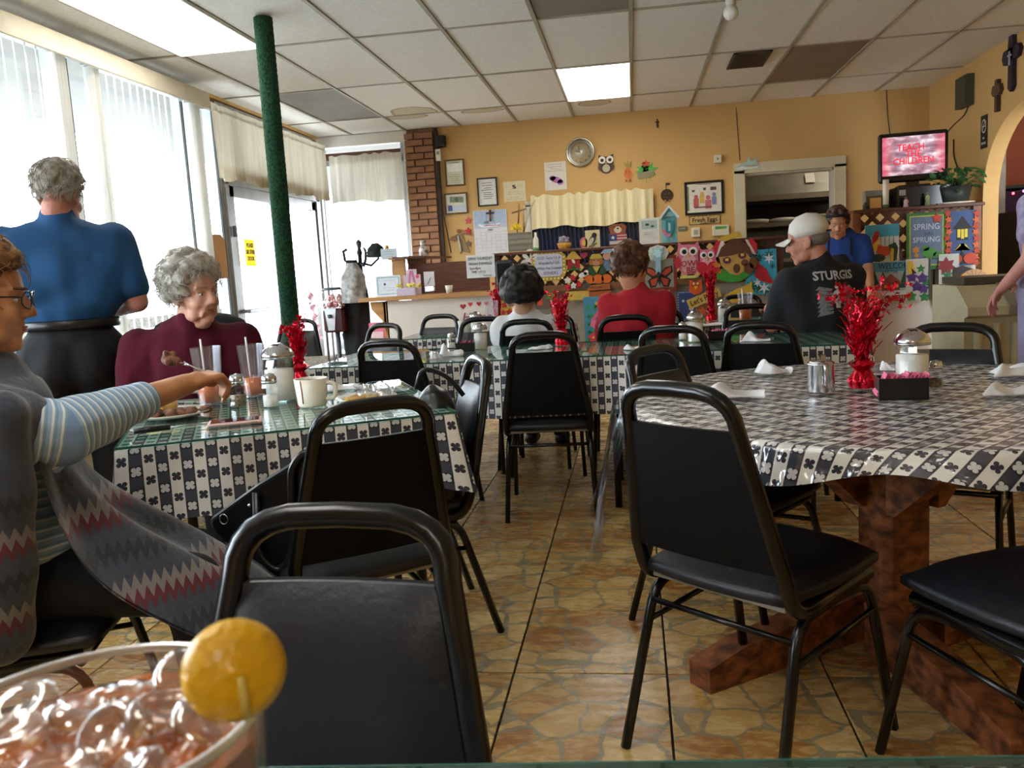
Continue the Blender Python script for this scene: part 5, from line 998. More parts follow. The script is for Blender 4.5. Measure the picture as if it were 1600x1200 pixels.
craft('lantern_panel', 'blue panel with a yellow street lantern between maple leaf borders', 'craft', 1503, 372, YR-.01, [('board', rec(0, 0, 34, 80), '34507c', .006), ('roof', [(-13, 14), (0, 32), (13, 14), (9, 13), (-9, 13)], '161a20', .004), ('body', rec(0, 6, 16, 18), '1c2026', .003), ('light', [rec(-5, 7, 4, 12), rec(0, 6, 4, 14), rec(5, 7, 4, 12)], 'd9c64a', .004), ('bow', [(-11, -18), (-3, -8), (0, -20), (3, -8), (11, -18), (2, -10), (-2, -10)], 'c8b832', .006), ('post', rec(0, -26, 3, 24), '161a20', .003), ('pumpkin', [ellp(-10, -30, 9, 8)], 'b5401f', .008), ('pumpkin', [ellp(10, -30, 9, 8)], 'b5401f', .008)])
for sx, lab in ((-1, 'left'), (1, 'right')):
    craft('leaf_garland', 'orange maple leaf garland along the %s side of the lantern panel' % ('frog' if sx < 0 else 'arch'), 'garland', 1503+sx*22, 372, YR-.02, [('leaf', starp(random.uniform(-1, 1), 36-9*k, 6, 5, .5, k), 'c4602a' if k % 2 else 'b03c20', .004, .004) for k in range(9)])
craft('cabin_panel', 'winter panel with log cabin between pines reading WELCOME TO THE CABIN', 'craft', 1392, 440, YR-.03, [('board', rec(0, 0, 62, 60), 'a9bcbc', .006), ('sky', rec(0, 22, 62, 14), '4a93a8', .002), ('T', 'WELCOME', 6, 23, 10, '14304a', .8, .0006), ('T', 'TO THE', 0, 14, 5, '14304a'), ('pine', [(-30, 0), (-24, 18), (-18, 0), (-15, -10), (-32, -10)], '1d4a38', .003), ('pine', [(14, 0), (20, 20), (27, 0), (30, -10), (11, -10)], '1d4a38', .003), ('pine', [(-16, 4), (-12, 16), (-7, 4)], '1d4a38', .003), ('wall', rec(-1, -7, 26, 12), '7a3a26', .004), ('roof', [(-16, -1), (-1, 12), (14, -1)], '8c4a38', .004), ('window', [rec(-8, -7, 4, 4), rec(0, -8, 4, 7), rec(8, -7, 4, 4)], 'e0b040', .002), ('snow', rec(0, -17, 60, 6), 'd0d5d2', .003), ('sign', rec(0, -25, 60, 10), 'b8a88a', .003), ('T', 'CABIN', 8, -25, 10, '1c1a1a', 1, .0006)])
craft('violet_panel', 'panel of purple violets with a yellow finch', 'craft', 1434, 437, YR-.04, [('board', rec(0, 0, 34, 62), 'c5c5b8', .006), ('leaf', [starp(-9, -24, 8, 5, .6), starp(9, -26, 8, 5, .6), starp(11, -4, 8, 5, .6), starp(4, 16, 7, 5, .5)], '1f7a34', .003), ('violet', [starp(-9, 4, 9, 5, .6), starp(6, 2, 9, 5, .6), starp(-2, -10, 9, 5, .6), starp(8, -14, 8, 5, .6)], '4a2a72', .004), ('finch', [(-14, 28), (-8, 28), (-4, 12), (-12, 8), (-15, 16)], 'd8b828', .004), ('wing', [(-10, 18), (-2, 10), (-8, 8)], '1c1a16', .004), ('edge', rec(16, 0, 2.5, 62), '3a4a3a', .003)])
craft('poinsettia_panel', 'white panel with dark red flower and green leaves by the ice bin', 'craft', 1482, 437, YR-.03, [('board', rec(0, 0, 28, 76), 'b3b8ac', .006), ('bloom', starp(-4, 20, 14, 7, .6), '7a1a22', .006), ('leaf', [starp(-2, 6, 10, 6, .4), starp(2, -10, 9, 6, .4), starp(-2, -22, 8, 6, .4)], '1f6a3a', .004), ('note', [rec(8, 2, 2, 12), rec(3, -1, 8, 2)], '1a1a1a', .003)])
craft('turkey_craft', 'orange and tan turkey craft at the right end of the cabinet', 'craft', 1508, 440, YR-.05, [('board', [(-16, -14), (-16, 20), (-4, 24), (26, 12), (20, -14)], '241a14', .004), ('tail', ellp(12, 0, 20, 18), 'b08a5c', .006), ('feather', [rec(12+12*math.cos(a), 12*math.sin(a), 1, 12, a+PI/2) for a in (.2, .6, 1.0, 1.4, 1.8, 2.2)], '8a6238', .004), ('body', [(-10, -14), (-12, 4), (-4, 12), (2, 6), (6, -6), (0, -14)], 'cf8428', .008), ('wing', [(-2, -12), (8, -8), (14, -2), (6, -14)], '2a1c12', .006)])
# ---- on the right cabinet: television, player, plant, figurines
ZS = 1.50
tv = thing('television', 'flat black television showing a red and white title screen', 'television', aty(1427, 286, YC+.2), 0)
ctr = aty(1427, 242, YC+.2); a_ = -.10
tv.location = (ctr.x, YC+.2, ctr.z); tv.rotation_euler = (0, 0, a_)
obj('casing', MB().box((0, .03, 0), (.53, .06, .40), bev=.015), mat('glossy black', '0d0b0c', .15), tv)
obj('stand', MB().box((0, .04, -.215), (.1, .04, .05)).box((0, .03, -.235), (.24, .16, .015)), MATS['glossy black'], tv)
scm = bpy.data.materials.new('lit screen'); scm.use_nodes = True; n, l, b = nodes_of(scm)
tc = n.new('ShaderNodeTexCoord'); ns = n.new('ShaderNodeTexNoise'); ns.inputs['Scale'].default_value = 9; mp = n.new('ShaderNodeMapping'); mp.inputs['Scale'].default_value = (1, 1, 2.4); l.new(tc.outputs['Object'], mp.inputs[0]); l.new(mp.outputs[0], ns.inputs['Vector'])
cr = n.new('ShaderNodeValToRGB'); e = cr.color_ramp.elements; e[0].position = .3; e[0].color = (*rgb('6a4454'), 1); e[1].position = .7; e[1].color = (*rgb('e8dce0'), 1); q = e.new(.5); q.color = (*rgb('a07c8a'), 1); l.new(ns.outputs['Fac'], cr.inputs[0])
sp = n.new('ShaderNodeSeparateXYZ'); l.new(tc.outputs['Object'], sp.inputs[0]); ab = mth(n, l, 'ABSOLUTE', sp.outputs[0]); f = n.new('ShaderNodeMath'); f.operation = 'MULTIPLY_ADD'; f.inputs[1].default_value = 9; f.inputs[2].default_value = -1.3; f.use_clamp = True; l.new(ab, f.inputs[0])
cc = mixc(n, l, f.outputs[0], cr.outputs[0], rgb('c8445c')); l.new(cc, b.inputs['Emission Color']); b.inputs['Emission Strength'].default_value = .9; b.inputs['Base Color'].default_value = (.02, .02, .02, 1); b.inputs['Roughness'].default_value = .2
obj('screen', MB().box((0, -.001, .012), (.475, .004, .31)), scm, tv)
M_red = mat('screen red', 'c81e30', .5, emit=.7)
for k, (tx, dx) in enumerate((('TEACH', -.02), ('THE', -.0), ('CHILDREN', .0))): textmesh(tx, .072, (dx, -.004, .075-k*.055), M_red, tv, world=False, bold=.0015, sx=.9)
st_ = thing('stereo', 'black stereo box under the television', 'stereo', (aty(1437, 300, YC+.2).x, YC+.2, ZS)); obj('housing', MB().box((0, 0, .085), (.44, .24, .165), bev=.006), mat('glossy black', '0d0b0c'), st_); obj('sticker', MB().box((-.17, -.121, .12), (.05, .002, .045)), cm('8a8678'), st_)
tv.location.z = ZS+.17+.243
pp = thing('potted_plant', 'leafy green plant in a dark pot at the right end of the cabinet shelf', 'plant', (aty(1492, 300, YC+.1).x, YC+.1, ZS)); 
obj('saucer', MB().lathe([(0, 0), (.13, 0), (.15, .015), (0, .012)], n=20), M_wpl, pp); obj('pot', MB().lathe([(0, .012), (.10, .012), (.125, .14), (.118, .14), (.1, .12), (0, .12)], n=20), mat('dark green pot', '28302c', .5), pp)
lm = MB(); rnd = random.Random(4)
for k in range(70):
    a = rnd.uniform(0, 2*PI); r = rnd.uniform(.03, .2); z = rnd.uniform(.13, .29)-.3*max(0, r-.13); c = Vector((r*math.cos(a)*1.1, r*math.sin(a)*.6, z)); R = Euler((rnd.uniform(-.9, .9), rnd.uniform(-.9, .9), a)).to_matrix(); w_l = .04*rnd.uniform(.7, 1.2)
    V = [c+R @ Vector(p)*w_l for p in ((-1, 0, 0), (-.3, .55, .1), (.5, .4, .05), (1.1, 0, -.15), (.5, -.4, .05), (-.3, -.55, .1))]; lm.add(V, [(0, 1, 2, 3), (0, 3, 4, 5)])
    lm.tube([(0, 0, .13), c], .002, 3)
obj('leaves', lm, mat('leaf green', '3c6a30', .5, col2='1c3a1c', scale=9), pp)['kind'] = 'stuff'
def figurine(px, lab, c1, c2, h=.09):
    t = thing('figurine', lab, 'figurine', (aty(px, 318, YC+.02).x, YC+.03, ZS)); obj('robe', MB().lathe([(0, 0), (.022, 0), (.012, h*.55), (.016, h*.65), (0, h*.72)], n=12), cm(c1), t); obj('head', MB().ell((0, 0, h*.8), .012, n=8), cm(c2), t)
    for s in (-1, 1): obj('arm', MB().tube([(s*.012, 0, h*.6), (s*.02, -.01, h*.42)], .004, 5), cm(c1), t)
figurine(1416, 'pink and white angel figurine before the stereo', 'c9a8a8', '6a5448'); figurine(1450, 'pale green fairy figurine before the stereo', '8a9a6a', '7a7a50', .12); figurine(1352, 'dark little figurine at the left end of the right shelf', '3c4438', '4a4c40', .06)
t = thing('tall_white_candle', 'white tube standing left of the stereo', 'candle', (aty(1384, 310, YC+.05).x, YC+.05, ZS)); obj('tube', MB().lathe([(0, .02), (.024, .02), (.024, .23), (0, .23)], n=14), M_wpl, t); obj('base_band', MB().lathe([(0, 0), (.027, 0), (.027, .03), (0, .03)], n=14), cm('4a5a30'), t)
t = thing('picture_frame', 'small brown frame with a yellow picture on the right shelf', 'frame', (aty(1366, 318, YC+.04).x, YC+.05, ZS)); obj('frame', MB().box((0, 0, .055), (.13, .02, .11), bev=.004), cm('5a4630'), t); obj('sheet', MB().box((.01, -.011, .05), (.085, .003, .08)), cm('c99a50'), t)
t = thing('box_lid', 'grey box standing behind the small brown frame', 'box', (aty(1368, 312, YC+.15).x, YC+.2, ZS)); obj('box_body', MB().box((0, 0, .08), (.16, .08, .16), bev=.004), cm('7a766a'), t)
# figurines and papers at the host stand
def hstd(px, py): return aty(px, py, YC+.12)
t = thing('gold_figurine', 'gold figurine on the post of the host stand', 'figurine', (aty(604, 380, YC+.3).x, YC+.3, 1.355)); obj('body', MB().lathe([(0, 0), (.035, 0), (.028, .03), (.035, .05), (.015, .08), (0, .085)], n=14), mat('gold', 'b8923a', .3, .7), t); obj('head', MB().ell((0, 0, .1), .022), mat('gold'), t)
t = thing('mouse_figurine', 'white and black patterned cat figurine by the brick pier', 'figurine', (-2.0, 8.2, 1.362)); obj('body', MB().lathe([(0, 0), (.045, 0), (.045, .06), (.03, .10), (0, .11)], n=14), mat('spotted china', 'ddd6cc', .3, col2='3a3430', scale=30), t); obj('head', MB().ell((0, 0, .125), .03).ell((-.02, 0, .15), .01).ell((.02, 0, .15), .01), MATS['spotted china'], t)
craft('small_notice', 'grey card fixed on the host stand post', 'notice', 608, 397, YC+.26, [('sheet', rec(0, 0, 27, 18), 'b9c2c8', .004), ('print', lines(-10, 10, [4, 0, -4], .5), '7a828a', .001)])
CT = .995
def cstand(name, lab, cat, px, dy, layers):
    x = aty(px, 445, YC+dy).x; t = craft(name, lab, cat, px, 445, YC+dy, layers, k=.00546); t.location = (x, YC+dy, 1.0115); return t
cstand('certificate', 'certificate with a pale teal border leaning on the host counter', 'certificate', 607, .10, [('sheet', rec(0, 17, 42, 34), 'd3dbe2', .004), ('border', [rec(0, 31, 36, 1.2), rec(0, 4, 36, 1.2), rec(-18, 17.5, 1.2, 27), rec(18, 17.5, 1.2, 27)], '6fa3b3', .001), ('seal', ellp(-6, 20, 2), '3a4a58', .001), ('print', lines(-12, 14, [26, 14, 10], .5), '9aa8b4', .001)])
cstand('ribbon_card', 'pink card with a pink ribbon on the host counter', 'card', 644, .12, [('board', [(-15, 0), (-15, 33), (-9, 33), (-9, 42), (9, 42), (9, 33), (15, 33), (15, 0)], 'd9c3cf', .004), ('ribbon', [[(-1, 40), (3, 40), (7, 18), (3, 18)], [(1, 40), (-3, 40), (-7, 18), (-3, 18)]], 'c07aa0', .002), ('sticker', ellp(10, 30, 3), 'd0505c', .002)])
t = thing('flower_box', 'lilac box of yellow ribbon flowers on the host counter', 'box', (aty(636, 460, YC+.02).x, YC+.03, 1.0105)); obj('box_body', MB().box((0, 0, .033), (.17, .08, .066), bev=.003), cm('c9bcd0'), t)
fm = MB(); 
for k in range(26): fm.ell((random.uniform(-.09, .14), random.uniform(-.03, .03), random.uniform(.075, .10)), (.014, .01, .012), n=6)
obj('flowers', fm, cm('dcd060'), t)['kind'] = 'stuff'
t = thing('menu_card', 'white card in a clear stand on the host counter', 'card', (aty(672, 455, YC+.06).x, YC+.06, 1.0105)); obj('card', MB().box((0, 0, .135), (.095, .004, .13)), cm('cfcbd0'), t); obj('stand', MB().box((0, .0, .035), (.08, .05, .07)), glass('acrylic', op=.08), t); obj('mark', MB().box((0, -.003, .12), (.006, .001, .06), R=rmat(0, 0, .5)), cm('3a3a40'), t)
t = thing('paper_cup', 'small cream paper cup on the host counter', 'cup', (aty(702, 455, YC+.05).x, YC+.05, 1.0105)); obj('cup_body', MB().lathe([(0, 0), (.025, 0), (.036, .07), (.033, .07), (.023, .004), (0, .004)], n=18), cm('d9d3c2'), t)
t = thing('pink_toy_box', 'pink tall toy box standing on the floor left of the host counter', 'box', (-2.31, 7.55, 0)); obj('box_body', MB().box((0, 0, .39), (.15, .12, .78), bev=.004), cm('d9738c'), t); obj('window_print', MB().box((0, -.062, .55), (.11, .003, .3)), cm('e8c8cc'), t)
# ---------------------------------------------------------------- people
def blob(name, mb, m, parent, vox=.01, smooth=6, fac=.5, sub=None, stripe=None, world=True, disp=None):
    """fuse overlapping rounded volumes into one continuous skin"""
    if world: inv = wm(parent).inverted()
    me = bpy.data.meshes.new(name); me.from_pydata([v[:] for v in mb.v], [], mb.f); me.update()
    t = bpy.data.objects.new(name, me); COL.objects.link(t)
    r = t.modifiers.new('r', 'REMESH'); r.mode = 'VOXEL'; r.voxel_size = vox; r.use_smooth_shade = True
    s = t.modifiers.new('s', 'SMOOTH'); s.factor = fac; s.iterations = smooth
    dg = bpy.context.evaluated_depsgraph_get(); out = bpy.data.meshes.new_from_object(t.evaluated_get(dg)); bpy.data.objects.remove(t); bpy.data.meshes.remove(me)
    out.name = name; n = len(out.vertices); co = np.empty(n*3, dtype=np.float32); out.vertices.foreach_get('co', co); co = co.reshape(-1, 3)
    if stripe:
        at = out.attributes.new('along', 'FLOAT', 'POINT'); P = np.array([list(p) for p in stripe]); best = np.full(n, 1e9); val = np.zeros(n); acc = 0
        for i in range(len(P)-1):
            d = P[i+1]-P[i]; L = np.linalg.norm(d); d = d/L; tt = (co-P[i])@d
            tc_ = np.clip(tt, 0, L); dist = np.linalg.norm(co-(P[i]+tc_[:, None]*d), axis=1)
            tt = np.where((i == 0) | (tt > 0), tt, 0); tt = np.where((i == len(P)-2) | (tt < L), tt, L)
            k = dist < best; best = np.where(k, dist, best); val = np.where(k, acc+tt, val); acc += L
        at.data.foreach_set('value', val.astype(np.float32))
    if disp:
        nr = np.empty(n*3, dtype=np.float32); out.vertices.foreach_get('normal', nr); nr = nr.reshape(-1, 3); a, f = disp
        w = np.sin(co[:, 0]*f+2*np.sin(co[:, 2]*f*.6))*np.sin(co[:, 1]*f*.9+1.7*np.sin(co[:, 0]*f*.5))+.6*np.sin(co[:, 2]*f*1.3+co[:, 0]*f*.8)
        co = co+nr*(a*w)[:, None]; out.vertices.foreach_set('co', co.astype(np.float32).ravel())
    if world: out.transform(inv)
    for p in out.polygons: p.use_smooth = True
    out.materials.append(m); out.update()
    o = bpy.data.objects.new(name, out); COL.objects.link(o); o.parent = parent; return o
def skin(nm, c, c2=None): return mat('skin '+nm, c, .5, var=.1, scale=14, col2=c2, bump=.12, bscale=120, spec=.35)
class Head:
    def __init__(s, c, yaw, pitch=0, roll=0, k=1.0):
        s.c = Vector(c); s.R = Euler((R_(pitch), R_(roll), R_(yaw)), 'XYZ').to_matrix() if False else (Matrix.Rotation(R_(yaw), 3, 'Z') @ Matrix.Rotation(R_(pitch), 3, 'X') @ Matrix.Rotation(R_(roll), 3, 'Y')); s.k = k
    def p(s, x, y, z): return s.c+s.R @ Vector((x, y, z))*s.k
    def e(s, mb, x, y, z, rx, ry, rz, n=12, R=None): mb.ell(s.p(x, y, z), (rx*s.k, ry*s.k, rz*s.k), s.R if R is None else s.R @ R, n); return mb
    def cp(s, mb, a, b, r0, r1): mb.cap(s.p(*a), s.p(*b), r0*s.k, r1*s.k, 8); return mb
    def skin(s, mb, old=0, nose=1.0, jaw=1.0):
        s.e(mb, 0, -.012, .04, .073, .092, .082); s.e(mb, 0, .03, -.025, .062*jaw, .062, .082); s.e(mb, 0, .02, -.06, .056*jaw, .06, .05)
        s.e(mb, 0, .062, -.100, .028, .024, .020); s.e(mb, 0, .07, .035, .05, .022, .035)
        for q in (-1, 1):
            s.e(mb, q*.036, .058, -.035, .026, .028, .028); s.e(mb, q*.040*jaw, .03, -.08, .022, .035, .025)
            s.cp(mb, (q*.012, .088, .021), (q*.045, .074, .018), .0085, .008)
            s.e(mb, q*.0125*nose, .099, -.037, .0085*nose, .010, .0075)
            s.e(mb, q*.075, -.008, -.012, .008, .019, .031, R=Matrix.Rotation(q*.35, 3, 'Z')); s.e(mb, q*.072, -.0, -.035, .008, .01, .012)
            s.e(mb, q*.031, .076, -.004, .015, .010, .010)
        s.cp(mb, (0, .086, .012), (0, .106*1.0, -.031), .0085, .0125*nose); s.e(mb, 0, .108, -.034, .0105*nose, .011, .010)
        s.e(mb, 0, .078, -.066, .027, .014, .018); s.e(mb, 0, .076, -.052, .02, .015, .02)
        if old:
            for q in (-1, 1): s.cp(mb, (q*.022, .088, -.045), (q*.034, .074, -.085), .007, .007); s.cp(mb, (q*.02, .084, -.017), (q*.042, .072, -.018), .006, .005)
            s.e(mb, 0, .02, -.118, .04, .045, .022)
        return mb
    def face(s, par, lipc='a8605a', iris='4a4038', browc='8a7a68', lidc='skin', vox=None):
        m = MB(); s.e(m, 0, .0905, -.0625, .021, .0055, .0036, 10); s.e(m, 0, .0895, -.0700, .018, .0055, .0042, 10); inv = wm(par).inverted()
        o = obj('lips', m, mat('lips '+lipc, lipc, .4), par, world=True)
        for q in (-1, 1):
            m = MB(); s.e(m, q*.031, .0792, -.003, .0112, .0085, .0062, 12); obj('eyeball', m, mat('eye white', 'c9c0b6', .25), par, world=True)
            m = MB(); s.e(m, q*.031+.0, .0848, -.003, .0046, .0034, .0046, 10); obj('iris', m, mat('iris '+iris, iris, .2), par, world=True)
            m = MB(); s.cp(m, (q*.020, .0855, .0035), (q*.042, .0795, .0025), .0026, .0022); obj('eyelid', m, mat('lid '+lidc, '9c6a58' if lidc == 'skin' else lidc, .6), par, world=True)
            m = MB(); s.cp(m, (q*.014, .0955, .0215), (q*.046, .0815, .0225), .0035, .0025); obj('eyebrow', m, mat('brow '+browc, browc, .8), par, world=True)
    def hair(s, mb, seed=1, r0=.022, n=170, front=.035, low=-.05, top=.012, back=0.0, fringe=.045):
        rnd = random.Random(seed); s.e(mb, 0, -.018, .048, .079, .093, .085)
        for _ in range(n):
            th, ph = rnd.uniform(0, 2*PI), math.acos(rnd.uniform(-.55, 1)); x, y, z = math.sin(ph)*math.cos(th), math.sin(ph)*math.sin(th), math.cos(ph)
            X, Y_, Z = x*(.080+top*.3), -.015+y*(.096+top*.3), .045+z*(.088+top)
            if Y_ > front and Z < fringe+.03: continue
            if Z < low or (abs(X) > .055 and Y_ > -.005 and Z < -.0): continue
            r = r0*rnd.uniform(.7, 1.15); s.e(mb, X, Y_-back*max(0, -y)*(Z < .05), Z, r, r, r*.8, 8)
        return mb
    def strands(s, par, m, n=500, seed=2, L=.05, low=-.055, front=.035, fringe=.045, out=.012, r=.0011, curl=.5, up=-.4):
        rnd = random.Random(seed); mb = MB()
        for _ in range(n):
            th, ph = rnd.uniform(0, 2*PI), math.acos(rnd.uniform(-.6, 1)); d = Vector((math.sin(ph)*math.cos(th), math.sin(ph)*math.sin(th), math.cos(ph)))
            P = Vector((d.x*.092, -.015+d.y*.106, .045+d.z*.098))
            if (P.y > front and P.z < fringe+.03) or P.z < low or (abs(P.x) > .06 and P.y > 0 and P.z < .0): continue
            tg = Vector((rnd.uniform(-1, 1)*curl, rnd.uniform(-1, .4), up+rnd.uniform(-.4, .4))); tg = (tg-d*tg.dot(d)).normalized(); sd = d.cross(tg); c = rnd.uniform(-1, 1)*curl; pts = []
            for k in range(5): t = k/4; q = P+tg*L*t*rnd.uniform(.9, 1.1)+sd*c*L*t*t+d*out*math.sin(PI*t*.9)*rnd.uniform(.2, 1); pts.append(s.p(*q))
            mb.tube(pts, [r, r*1.1, r, r*.8, r*.3], 3, cap=False)
        o = obj('hair_strands', mb, m, par, world=True); o['kind'] = 'stuff'; return o
def limb(mb, pts, rs):
    for i in range(len(pts)-1): mb.cap(pts[i], pts[i+1], rs[i], rs[i+1], 12)
def hand(mb, w, d, nrm, curl=.6, k=1.0, side=1, spread=.012, thumbcurl=.5):
    """wrist, pointing direction, back-of-hand normal; four unequal fingers bent towards the palm and an opposed thumb"""
    w = Vector(w); d = Vector(d).normalized(); nrm = Vector(nrm); nrm = (nrm-nrm.dot(d)*d).normalized(); sd = d.cross(nrm)*side
    mb.cap(w, w+d*.03*k, .024*k, .026*k, 10)
    for j in range(4):
        o = sd*(j-1.5)*.0185*k; mb.cap(w+d*.02*k+o*.7, w+d*.085*k+o, .015*k, .0115*k, 8)
        p = w+d*.085*k+o; L = (.040, .046, .043, .033)[j]*k; a = 0; pr = p
        for q in range(3):
            a += curl*(.8+.1*j)*(1, 1.1, .8)[q]; dd = d*math.cos(a)-nrm*math.sin(a); l = L*(1, .68, .5)[q]; mb.cap(pr, pr+dd*l, (.0098, .0090, .0082)[q]*k, (.0090, .0082, .0070)[q]*k, 8); pr = pr+dd*l
    p = w+d*.022*k-sd*.030*k; t1 = p+(d*.030-sd*.018-nrm*.012)*k; t2 = t1+(d*.024+sd*.006*thumbcurl-nrm*.014)*k; t3 = t2+(d*.018+sd*.014*thumbcurl-nrm*.010)*k
    mb.cap(w+d*.012*k-sd*.010*k, p, .018*k, .015*k, 8); mb.cap(p, t1, .0145*k, .0115*k, 8); mb.cap(t1, t2, .0115*k, .010*k, 8); mb.cap(t2, t3, .010*k, .008*k, 8)
def fig(label, x, y, yaw, kind='sit', k=1.0): return thing('person', label, 'person', (x, y, 0), 0), (lambda X, Y_, Z: Vector((x, y, 0))+Matrix.Rotation(R_(yaw), 3, 'Z') @ Vector((X*k, Y_*k, Z*k)))
def legs_sit(mb, F, sp=.10, r=.085, kz=.50, seat=.50):
    for q in (-1, 1): limb(mb, [F(q*.09, .0, seat+.07), F(q*sp, .40, kz), F(q*sp, .42, .10)], [r+.01, r*.78, r*.52])
def shoes(par, pts, m=None):
    for a, b in pts:
        mb = MB(); mb.cap(a, b, .045, .038, 10); mb.v = [Vector((v.x, v.y, max(v.z, .004))) for v in mb.v]; obj('shoe', mb, m or mat('dark shoe', '17151a', .5), par, world=True)
M_denim = mat('dark navy jeans', '11161f', .85, var=.2, scale=60); M_blk = mat('black trousers', '0d0d10', .85, var=.15, scale=8)
def patch(name, par, F3, nu, nv, m): return obj(name, MB().grid(F3, nu, nv), m, par, world=True)
# --- woman in the grey poncho, seen in profile
P1, F = fig('person in a grey patterned poncho, glasses and striped sleeves lifting a fork', -1.44, 1.70, -66)
SK1 = skin('tan', 'c08a64', 'a87250')
hd1 = Head((-1.425, 1.70, 1.178), -61, -3, 0, 1.0)
WR = aty(292, 600, 2.02); EL = aty(92, 672, 1.66); SH = F(.19, .0, .93)
b = MB(); hd1.skin(b, jaw=1.12); b.cap(hd1.p(0, -.02, -.06), F(0, .0, 1.0), .058, .066); b.ell(F(0, -.01, .80), (.16, .12, .24)); b.ell(F(0, 0, .58), (.18, .15, .12))
limb(b, [SH, EL, WR], [.05, .047, .028]); limb(b, [F(-.19, .0, .93), F(-.23, -.02, .74), F(-.12, .12, .62)], [.05, .042, .03]); hand(b, F(-.12, .12, .62), F(.3, .5, 0)-F(0, 0, 0), (0, 0, 1), .3, side=-1)
legs_sit(b, F, r=.07)
hdir = (aty(338, 578, 2.1)-WR).normalized()
hand(b, WR, hdir+Vector((.0, 0, -.12)), (-.15, -.55, .85), .85, 1.0, side=1, thumbcurl=1.2)
blob('body', b, SK1, P1, .0055, 5); hd1.face(P1, '9a5a50', '3a2c24', '6a4a34')
sm = bpy.data.materials.new('blue white striped knit'); sm.use_nodes = True; MATS[sm.name] = sm; n, l, bb = nodes_of(sm)
at = n.new('ShaderNodeAttribute'); at.attribute_name = 'along'; ns = n.new('ShaderNodeTexNoise'); ns.inputs['Scale'].default_value = 9; tc = n.new('ShaderNodeTexCoord'); l.new(tc.outputs['Object'], ns.inputs['Vector'])
v = mth(n, l, 'FRACT', mth(n, l, 'ADD', mth(n, l, 'MULTIPLY', at.outputs['Fac'], 52), mth(n, l, 'MULTIPLY', ns.outputs['Fac'], .7)))
cr = n.new('ShaderNodeValToRGB'); cr.color_ramp.interpolation = 'CONSTANT'; e = cr.color_ramp.elements; e[0].color = (*rgb('7593bb'), 1); e[0].position = 0; e[1].position = .62; e[1].color = (*rgb('cdd6dd'), 1)
q = e.new(.22); q.color = (*rgb('8ea9c4'), 1); q = e.new(.86); q.color = (*rgb('86a0a8'), 1); l.new(v, cr.inputs[0]); l.new(cr.outputs[0], bb.inputs['Base Color']); bb.inputs['Roughness'].default_value = .9
CU = EL.lerp(WR, .60)
b = MB(); limb(b, [SH, EL+Vector((0, 0, -.008)), CU], [.078, .074, .047]); blob('sleeve', b, sm, P1, .007, 6, stripe=[SH, EL, CU], disp=(.0022, 55))
b = MB(); b.ell(F(0, .01, .78), (.185, .15, .25), Matrix.Rotation(R_(-66), 3, 'Z')); b.ell(F(0, .03, .64), (.2, .19, .13), Matrix.Rotation(R_(-66), 3, 'Z')); blob('shirt', b, sm, P1, .01, 6, stripe=[F(0, 0, .5), F(0, 0, 1.0)], disp=(.003, 40))
b = MB(); legs_sit(b, F, r=.092); b.ell(F(0, -.02, .58), (.19, .17, .11), Matrix.Rotation(R_(-66), 3, 'Z')); blob('trousers', b, M_denim, P1, .01, 4, disp=(.002, 40)); shoes(P1, [(F(q*.11, .42, .05), F(q*.11, .56, .04)) for q in (-1, 1)])
pm = bpy.data.materials.new('grey wool poncho with zigzag rows'); pm.use_nodes = True; MATS[pm.name] = pm; n, l, bb = nodes_of(pm)
tc = n.new('ShaderNodeTexCoord'); sp = n.new('ShaderNodeSeparateXYZ'); l.new(tc.outputs['Object'], sp.inputs[0]); A = lambda op, a, c=None, d=None: mth(n, l, op, a, c, d)
ns = n.new('ShaderNodeTexNoise'); ns.inputs['Scale'].default_value = 70; l.new(tc.outputs['Object'], ns.inputs['Vector'])
h_ = A('ADD', A('MULTIPLY', sp.outputs[0], 38), A('MULTIPLY', sp.outputs[1], 30)); tri = A('ABSOLUTE', A('SUBTRACT', A('FRACT', h_), .5))
zz = A('ADD', A('MULTIPLY', sp.outputs[2], 6.5), A('MULTIPLY', tri, .30)); fr = A('FRACT', zz)
zone = A('LESS_THAN', sp.outputs[2], .80)
red = A('MULTIPLY', zone, A('MULTIPLY', A('GREATER_THAN', fr, .42), A('LESS_THAN', fr, .56))); wht = A('MULTIPLY', zone, A('MULTIPLY', A('GREATER_THAN', fr, .56), A('LESS_THAN', fr, .72))); dk_ = A('MULTIPLY', zone, A('LESS_THAN', fr, .16))
base = mixc(n, l, ns.outputs['Fac'], rgb('262c38'), rgb('3c4452')); c = mixc(n, l, red, base, rgb('541a26')); c = mixc(n, l, wht, c, rgb('6f6a68')); c = mixc(n, l, dk_, c, rgb('22262f')); l.new(c, bb.inputs['Base Color']); bb.inputs['Roughness'].default_value = .95; bb.inputs['Sheen Weight'].default_value = .3
bp = n.new('ShaderNodeBump'); bp.inputs['Strength'].default_value = .5; bp.inputs['Distance'].default_value = .004; l.new(ns.outputs['Fac'], bp.inputs['Height']); l.new(bp.outputs['Normal'], bb.inputs['Normal'])
Rz1 = Matrix.Rotation(R_(-66), 3, 'Z')
b = MB(); b.ell(F(0, -.01, .94), (.22, .15, .10), Rz1); b.ell(F(.13, 0, .90), (.11, .12, .09), Rz1); b.ell(F(-.13, 0, .90), (.11, .12, .09), Rz1); b.cap(F(0, -.02, 1.0), F(0, .01, .98), .085, .10)
